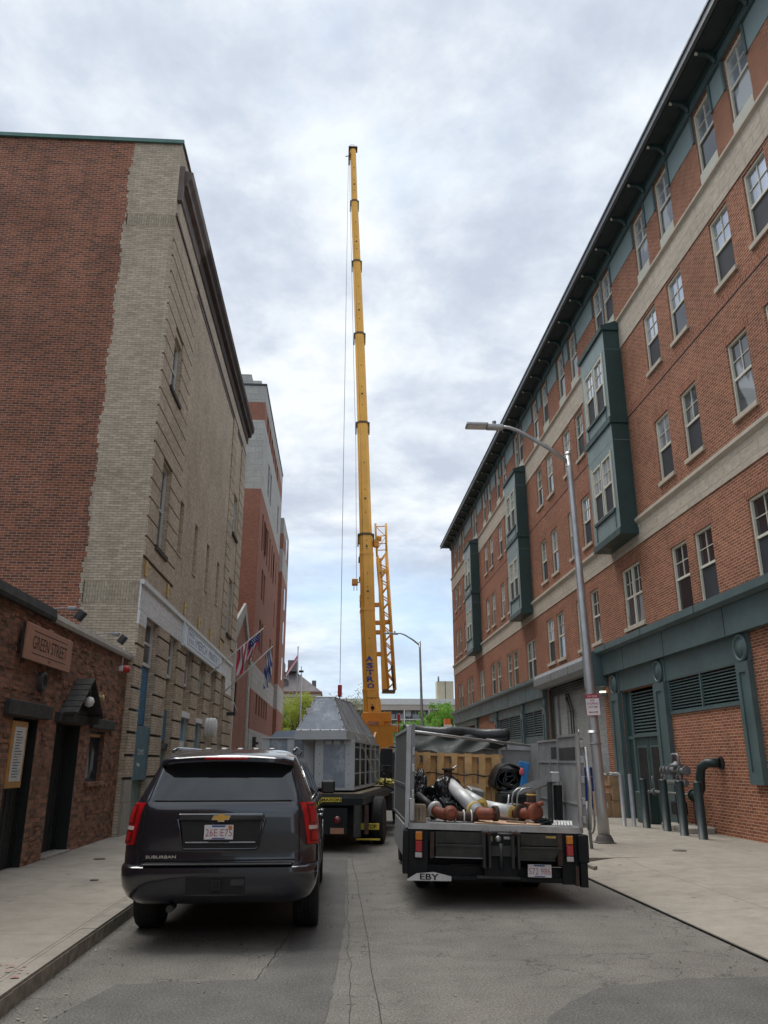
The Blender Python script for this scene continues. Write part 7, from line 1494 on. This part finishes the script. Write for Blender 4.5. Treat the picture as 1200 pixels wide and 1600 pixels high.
for y in (19.8, 20.1, 20.75, 21.0, 21.2): m.lathe([(0.11, -0.025), (0.11, 0.025)], (8.6, y, 1.54), 'y', 'pipe_grey', 14)
m.lathe([(0.05, -0.05), (0.16, -0.03), (0.17, 0.0), (0.16, 0.03), (0.08, 0.06), (0.05, 0.10), (0, 0.1)], (8.6, 20.35, 1.66), 'z', 'pipe_grey', 18); m.tube([(8.6, 20.2, 1.6), (8.6, 20.2, 1.88), (8.6, 20.26, 1.93), (8.6, 20.55, 1.93), (8.6, 20.62, 1.88), (8.6, 20.62, 1.68)], 0.028, 'galvanised', 8); gpart(m, 'regulator')
m = MB(); m.tube([(8.7, 20.7, 0.14), (8.7, 20.7, 0.5)], 0.07, 'truck_black', 12); m.bevbox(8.56, 8.84, 20.5, 20.9, 0.48, 0.80, 'truck_black', 0.04, 2); m.tube([(8.75, 19.9, 0.3), (8.75, 19.9, 1.0)], 0.035, 'rusty_iron', 8); gpart(m, 'valve_box')
m = MB(); m.bevbox(8.35, 8.98, 19.4, 21.1, 0.10, 0.28, 'granite_base', 0.03, 1, jitter=0.01); tag(m.build('stone_slab'), 'rough stone slab on the pavement behind the bollards', 'slab')
m = MB(); m.bevbox(8.55, 8.9, 22.5, 23.3, 0.13, 0.95, 'teal_dark', 0.02, 1); m.box(8.548, 8.55, 22.55, 23.25, 0.5, 0.51, 'black_line'); tag(m.build('utility_box'), 'dark green utility cabinet beside the door behind the bollards', 'cabinet')
# cardboard and recycling bins at the entry
def carton(name, label, x0, x1, y0, y1, z0, z1, grp='cardboard boxes stacked by the loading entry', sk=0.0):
    t = thing(name, label, 'box', ((x0+x1)/2, (y0+y1)/2, z0), (0, 0, sk), grp); w_, d, h = (x1-x0)/2, (y1-y0)/2, z1-z0
    m = MB(); m.bevbox(-w_, w_, -d, d, 0, h, 'cardboard', 0.012, 1, jitter=0.006); m.build('carton', t); m = MB(); m.box(-w_*0.99, w_*0.99, -d-0.004, -d-0.001, h*0.93, h*0.95, 'crate_wood'); m.box(w_*0.1, w_*0.32, -d-0.006, -d-0.001, h*0.35, h*0.6, 'paper'); m.build('tape_and_label', t); return t
carton('cardboard_box', 'large cardboard box at the bottom of the stack by the entry', 8.52, 9.38, 25.2, 25.9, 0.13, 0.60); carton('cardboard_box', 'cardboard box in the middle of the stack with a white label', 8.54, 9.30, 25.22, 25.9, 0.605, 1.02, sk=0.03); carton('cardboard_box', 'flattened cardboard box topping the stack under crumpled paper', 8.5, 9.26, 25.25, 25.9, 1.025, 1.33, sk=-0.02)
carton('cardboard_box', 'narrow torn cardboard box leaning left of the stack', 8.16, 8.50, 25.3, 25.9, 0.13, 0.85, sk=0.08)
m = MB(); blob(m, (8.85, 25.55, 1.37), (0.42, 0.3, 0.06), 'paper', 2, 0.6, 4, 4, 0.6); tag(m.build('crumpled_paper'), 'crumpled white paper heaped on the cardboard stack', 'paper')
def bin_(label, x, y, h):
    t = thing('recycling_bin', label, 'bin', (x, y, 0.13), group='blue recycling bins at the loading entry'); m = MB(); m.add([(-0.24, -0.26, 0), (0.24, -0.26, 0), (0.24, 0.26, 0), (-0.24, 0.26, 0), (-0.31, -0.33, h), (0.31, -0.33, h), (0.31, 0.33, h), (-0.31, 0.33, h)], [(0,3,2,1), (0,1,5,4), (1,2,6,5), (2,3,7,6), (3,0,4,7)], 'blue_bin'); m.box(-0.2, 0.2, -0.32, -0.30, h*0.55, h*0.57, 'blue_bin'); m.build('body', t)
    m = MB(); m.bevbox(-0.34, 0.34, -0.36, 0.36, h, h+0.06, 'blue_bin', 0.02, 1); m.build('lid', t)
bin_('lower blue recycling bin behind the lamp pole', 8.33, 27.2, 1.10); bin_('taller blue recycling bin behind the lower one', 8.75, 27.9, 1.38)

# ================================================================== BACKGROUND
t = thing('apartment_slab', 'long distant apartment slab with rows of balconies and dark windows', 'building', (20, 170, 0))
YA = 170; m = MB(); m.box(-2, 60, YA, YA+14, 0, 13.0, 'bg_concrete'); m.box(-2, 60, YA-1.45, YA, 12.0, 13.1, 'bg_concrete'); m.build('wall', t, world=True)
m = MB(); m.box(-2, 60, YA-1.6, YA+14, 13.1, 14.3, 'bg_white'); m.box(21.7, 25.2, YA+1, YA+4, 14.3, 18.2, 'sandstone'); m.box(23.4, 23.5, YA+0.95, YA+1, 14.3, 18.2, 'black_line'); m.tube([(22, YA+1, 18.2), (22, YA+1, 19.2)], 0.2, 'bg_rail', 6); m.build('roof', t, world=True)
rb = random.Random(11)
for f in range(5):
    z = 1.2+2.25*f; m = MB(); m.box(-2, 60, YA-1.4, YA, z-0.18, z, 'bg_white'); m.build('balcony_slab', t, world=True)
    for k in range(17):
        x = 5.2+2.6*k; m = MB(); m.box(x-1.15, x+1.15, YA-0.06, YA-0.02, z+0.02, z+2.0, 'bg_dark'); 
        if rb.random() < 0.4: m.box(x-0.8, x+0.3, YA-0.10, YA-0.07, z+0.6, z+1.9, 'bg_white')
        m.box(x-0.03, x+0.03, YA-0.12, YA-0.07, z+0.02, z+2.0, 'bg_white'); m.build('window', t, world=True)
m = MB()
for f in range(5):
    z = 1.2+2.25*f
    for k in range(28):
        if k % 3 != 0: x = 4+1.73*k; m.box(x, x+1.5, YA-1.44, YA-1.41, z, z+0.95, 'bg_rail')
for k in range(10): m.box(3.9+5.2*k, 4.15+5.2*k, YA-1.43, YA-1.0, 0, 12.0, 'bg_white')
m.build('balcony_rail', t, world=True)
t = thing('stone_hall', 'pale stone building with grey mansard roof and flag behind the trees', 'building', (-7, 115, 0))
m = MB(); m.box(-24, -2.2, 115, 130, 0, 10.9, 'sandstone'); m.box(-24.3, -1.9, 114.7, 130.3, 10.9, 11.25, 'rust_trim'); m.box(-24.2, -2.0, 114.8, 130.2, 10.5, 10.89, 'sandstone')
for x in (-9.6, -7.1, -4.6): m.box(x-1.0, x+1.0, 114.85, 115, 2.5, 2.7, 'sandstone')
m.build('wall', t, world=True)
m = MB(); m.add([(-24.2, 114.8, 11.25), (-2.0, 114.8, 11.25), (-2.0, 130, 11.25), (-24.2, 130, 11.25), (-22, 118, 14.3), (-5.8, 118, 14.3), (-5.8, 128, 14.3), (-22, 128, 14.3)], [(0,1,5,4), (1,2,6,5), (2,3,7,6), (3,0,4,7), (4,5,6,7)], 'slate_mansard')
for k in range(24): x = -9.5+0.33*k; m.tube([(x, 114.95, 11.3), (x-0.2, 117.9, 14.3)], 0.025, 'dark_frame', 4) if x < -5.2 else None
m.box(-3.4, -2.8, 116, 117, 11.5, 12.9, 'slate_mansard'); ro = m.build('roof', t, world=True)
m = MB(); m.lathe([(0.5, 0), (0.62, 0.1), (0.5, 0.25), (0.45, 0.1), (0, 0.1)], (-7.3, 115.9, 12.6), (0, -1, 0), 'slate_mansard', 20); m.build('round_dormer', ro, world=True)
m = MB(); m.box(-12, -7.5, 117, 120, 14.3, 15.6, 'bg_white'); m.box(-7.0, -5.6, 117, 120, 14.3, 15.9, 'slate_mansard'); m.box(-9.0, -8.2, 118, 119, 15.6, 18, 'slate_mansard'); m.build('roof_plant', ro, world=True)
for x in (-9.6, -7.1, -4.6):
    for z in (3.0, 7.2): m = MB(); m.box(x-0.55, x+0.55, 114.93, 114.97, z, z+2.4, 'bg_dark'); m.build('window', t, world=True)
t = thing('flagpole', 'dark flagpole with a small red and white flag above the stone hall', 'flagpole', (-5.3, 112, 0)); m = MB(); m.tube([(-5.3, 112, 0), (-5.35, 112, 17.0)], 0.07, 'bg_rail', 8); m.lathe([(0, 0), (0.12, 0.1), (0, 0.25)], (-5.35, 112, 17.0), 'z', 'galvanised', 8); m.build('pole', t, world=True)
m = MB(); 
for k in range(7): m.add([(-5.35-0.25*i, 112+0.1*math.sin(i+k), 16.1-0.28*k*0.35-0.33*i-0.12*j) for i, j in ((0, 0), (6, 3), (6, 5), (0, 2))], [(0,1,2,3)], 'flag_red' if k % 2 == 0 else 'flag_white')
m.build('cloth', t, world=True)
t = thing('light_pole', 'slim pale pole with a small double fitting left of the duct hood', 'pole', (-2.55, 60, 0)); m = MB(); m.tube([(-2.5, 60, 0), (-2.56, 60, 8.0)], [0.11, 0.06], 'bg_white', 10); m.build('pole', t, world=True); m = MB(); m.box(-2.75, -2.4, 59.95, 60.05, 8.1, 8.25, 'steel_dark'); m.box(-2.6, -2.55, 59.97, 60.03, 8.0, 8.55, 'steel_dark'); m.build('fitting', t, world=True)
c0, c1 = pix(446, 1152, 40), pix(461.5, 1143, 40)
t = thing('street_name_sign', 'small green street name sign above the duct boxes', 'sign', (c0.x, 40, 0)); m = MB(); m.tube([((c0.x+c1.x)/2, 40.03, 0), ((c0.x+c1.x)/2, 40.03, c1.z)], 0.03, 'galvanised', 6); m.build('post', t, world=True); m = MB(); m.box(c0.x, c1.x, 39.98, 40.0, c0.z+0.08, c1.z+0.05, 'sign_green'); m.text('BIGELOW ST', ((c0.x+c1.x)/2, 39.98, (c0.z+c1.z)/2+0.07), (1, 0, 0), (0, 0, 1), 0.40, 0.12, 'sign_white', 0.003, 0.02); m.build('plate', t, world=True)
t = thing('scissor_lift', 'orange and white site machine seen over the truck near the far kerb', 'machine', (9.2, 84, 0)); a = pix(700, 1128, 84)
m = MB(); m.box(a.x-0.6, a.x+1.0, 83.5, 84.5, 0.5, a.z+0.1-1.2, 'bg_white'); m.box(a.x-0.4, a.x+0.2, 83.4, 84.4, a.z-1.1, a.z+0.3, 'orange_mesh'); m.box(a.x-0.5, a.x+0.3, 83.39, 83.4, a.z-1.0, a.z-0.3, 'bg_white'); m.build('body', t, world=True)

def tree(name, label, base, h, rad, leafmat, nleaf, ls, seed, gap=0.45, trunk=0.16, cz=0.62, squash=0.8, limbs=9):
    rg = random.Random(seed); t = thing(name, label, 'tree', base); x0, y0, z0 = base; m = MB(); ends = []
    top = Vector((x0+rg.uniform(-.2, .2), y0, z0+h*0.42)); m.tube([Vector(base), Vector((x0+0.05, y0, z0+h*0.2)), top], [trunk, trunk*0.8, trunk*0.65], 'bark', 8)
    cc = Vector((x0, y0, z0+h*cz))
    for k in range(limbs):
        a = 2*math.pi*k/limbs+rg.uniform(-.4, .4); el = rg.uniform(0.15, 1.0)
        e = cc+Vector((math.cos(a)*rad*rg.uniform(.5, .9), math.sin(a)*rad*rg.uniform(.4, .8), (el-0.4)*rad*squash*1.4)); mid = top.lerp(e, 0.45)+Vector((0, 0, rad*0.12*rg.uniform(-1, 1)))
        m.tube([top-Vector((0, 0, rg.uniform(0, h*0.12))), mid, e], [trunk*0.42, trunk*0.26, trunk*0.08], 'bark', 5); ends.append((mid, e))
        for q in range(4):
            s_ = mid.lerp(e, rg.uniform(0, 0.9)); e2 = s_+Vector((rg.uniform(-1, 1), rg.uniform(-1, 1), rg.uniform(-0.3, 1)))*rad*0.42; m.tube([s_, e2], [trunk*0.13, trunk*0.04], 'bark', 4); ends.append((s_, e2))
    m.build('trunk', t, world=True)
    m = MB(); vs = []; fs = []
    cl = [(a.lerp(e, rg.uniform(.55, 1.1)), rad*rg.uniform(.16, .34)) for a, e in ends]
    per = nleaf//len(cl)
    for c, r in cl:
        for i in range(per):
            d = Vector((rg.gauss(0, 1), rg.gauss(0, 1), rg.gauss(0, .8))); d.normalize(); p = c+d*r*rg.random()**0.45
            n = Vector((rg.uniform(-1, 1), rg.uniform(-1, 1), rg.uniform(-0.2, 1))).normalized(); u = n.orthogonal().normalized(); w_ = n.cross(u); s_ = ls*rg.uniform(.6, 1.3); o = len(vs)
            vs += [p+u*s_, p+w_*s_*0.55, p-u*s_, p-w_*s_*0.55]; fs.append((o, o+1, o+2, o+3))
    m.add(vs, fs, leafmat); m.build('crown', t, world=True); return t
tree('spring_tree', 'yellow green spring tree with visible dark limbs left of the duct hood', (-3.7, 86, 0), 9.6, 2.9, 'leaf_yellow', 9000, 0.10, 1, trunk=0.28, cz=0.66, limbs=12)
tree('spring_tree', 'small yellow green bush low behind the green street sign', (-5.6, 80, 0), 5.2, 1.2, 'leaf_yellow', 1600, 0.10, 5, trunk=0.12, cz=0.8)
tree('thin_tree', 'sparse twiggy tree rising behind the sheet metal hood', (0.3, 90, 0), 9.8, 3.2, 'leaf_olive', 2600, 0.085, 2, trunk=0.22, cz=0.68, limbs=14)
tree('green_tree', 'round bright green tree behind the stake truck', (9.4, 92, 0), 6.5, 3.0, 'leaf_green', 17000, 0.095, 3, trunk=0.25, cz=0.62, limbs=14)
tree('green_tree', 'darker green tree touching the corner of the long brick building', (14.3, 110, 0), 9.5, 3.0, 'leaf_green', 9000, 0.13, 4, trunk=0.25, cz=0.72, limbs=12)
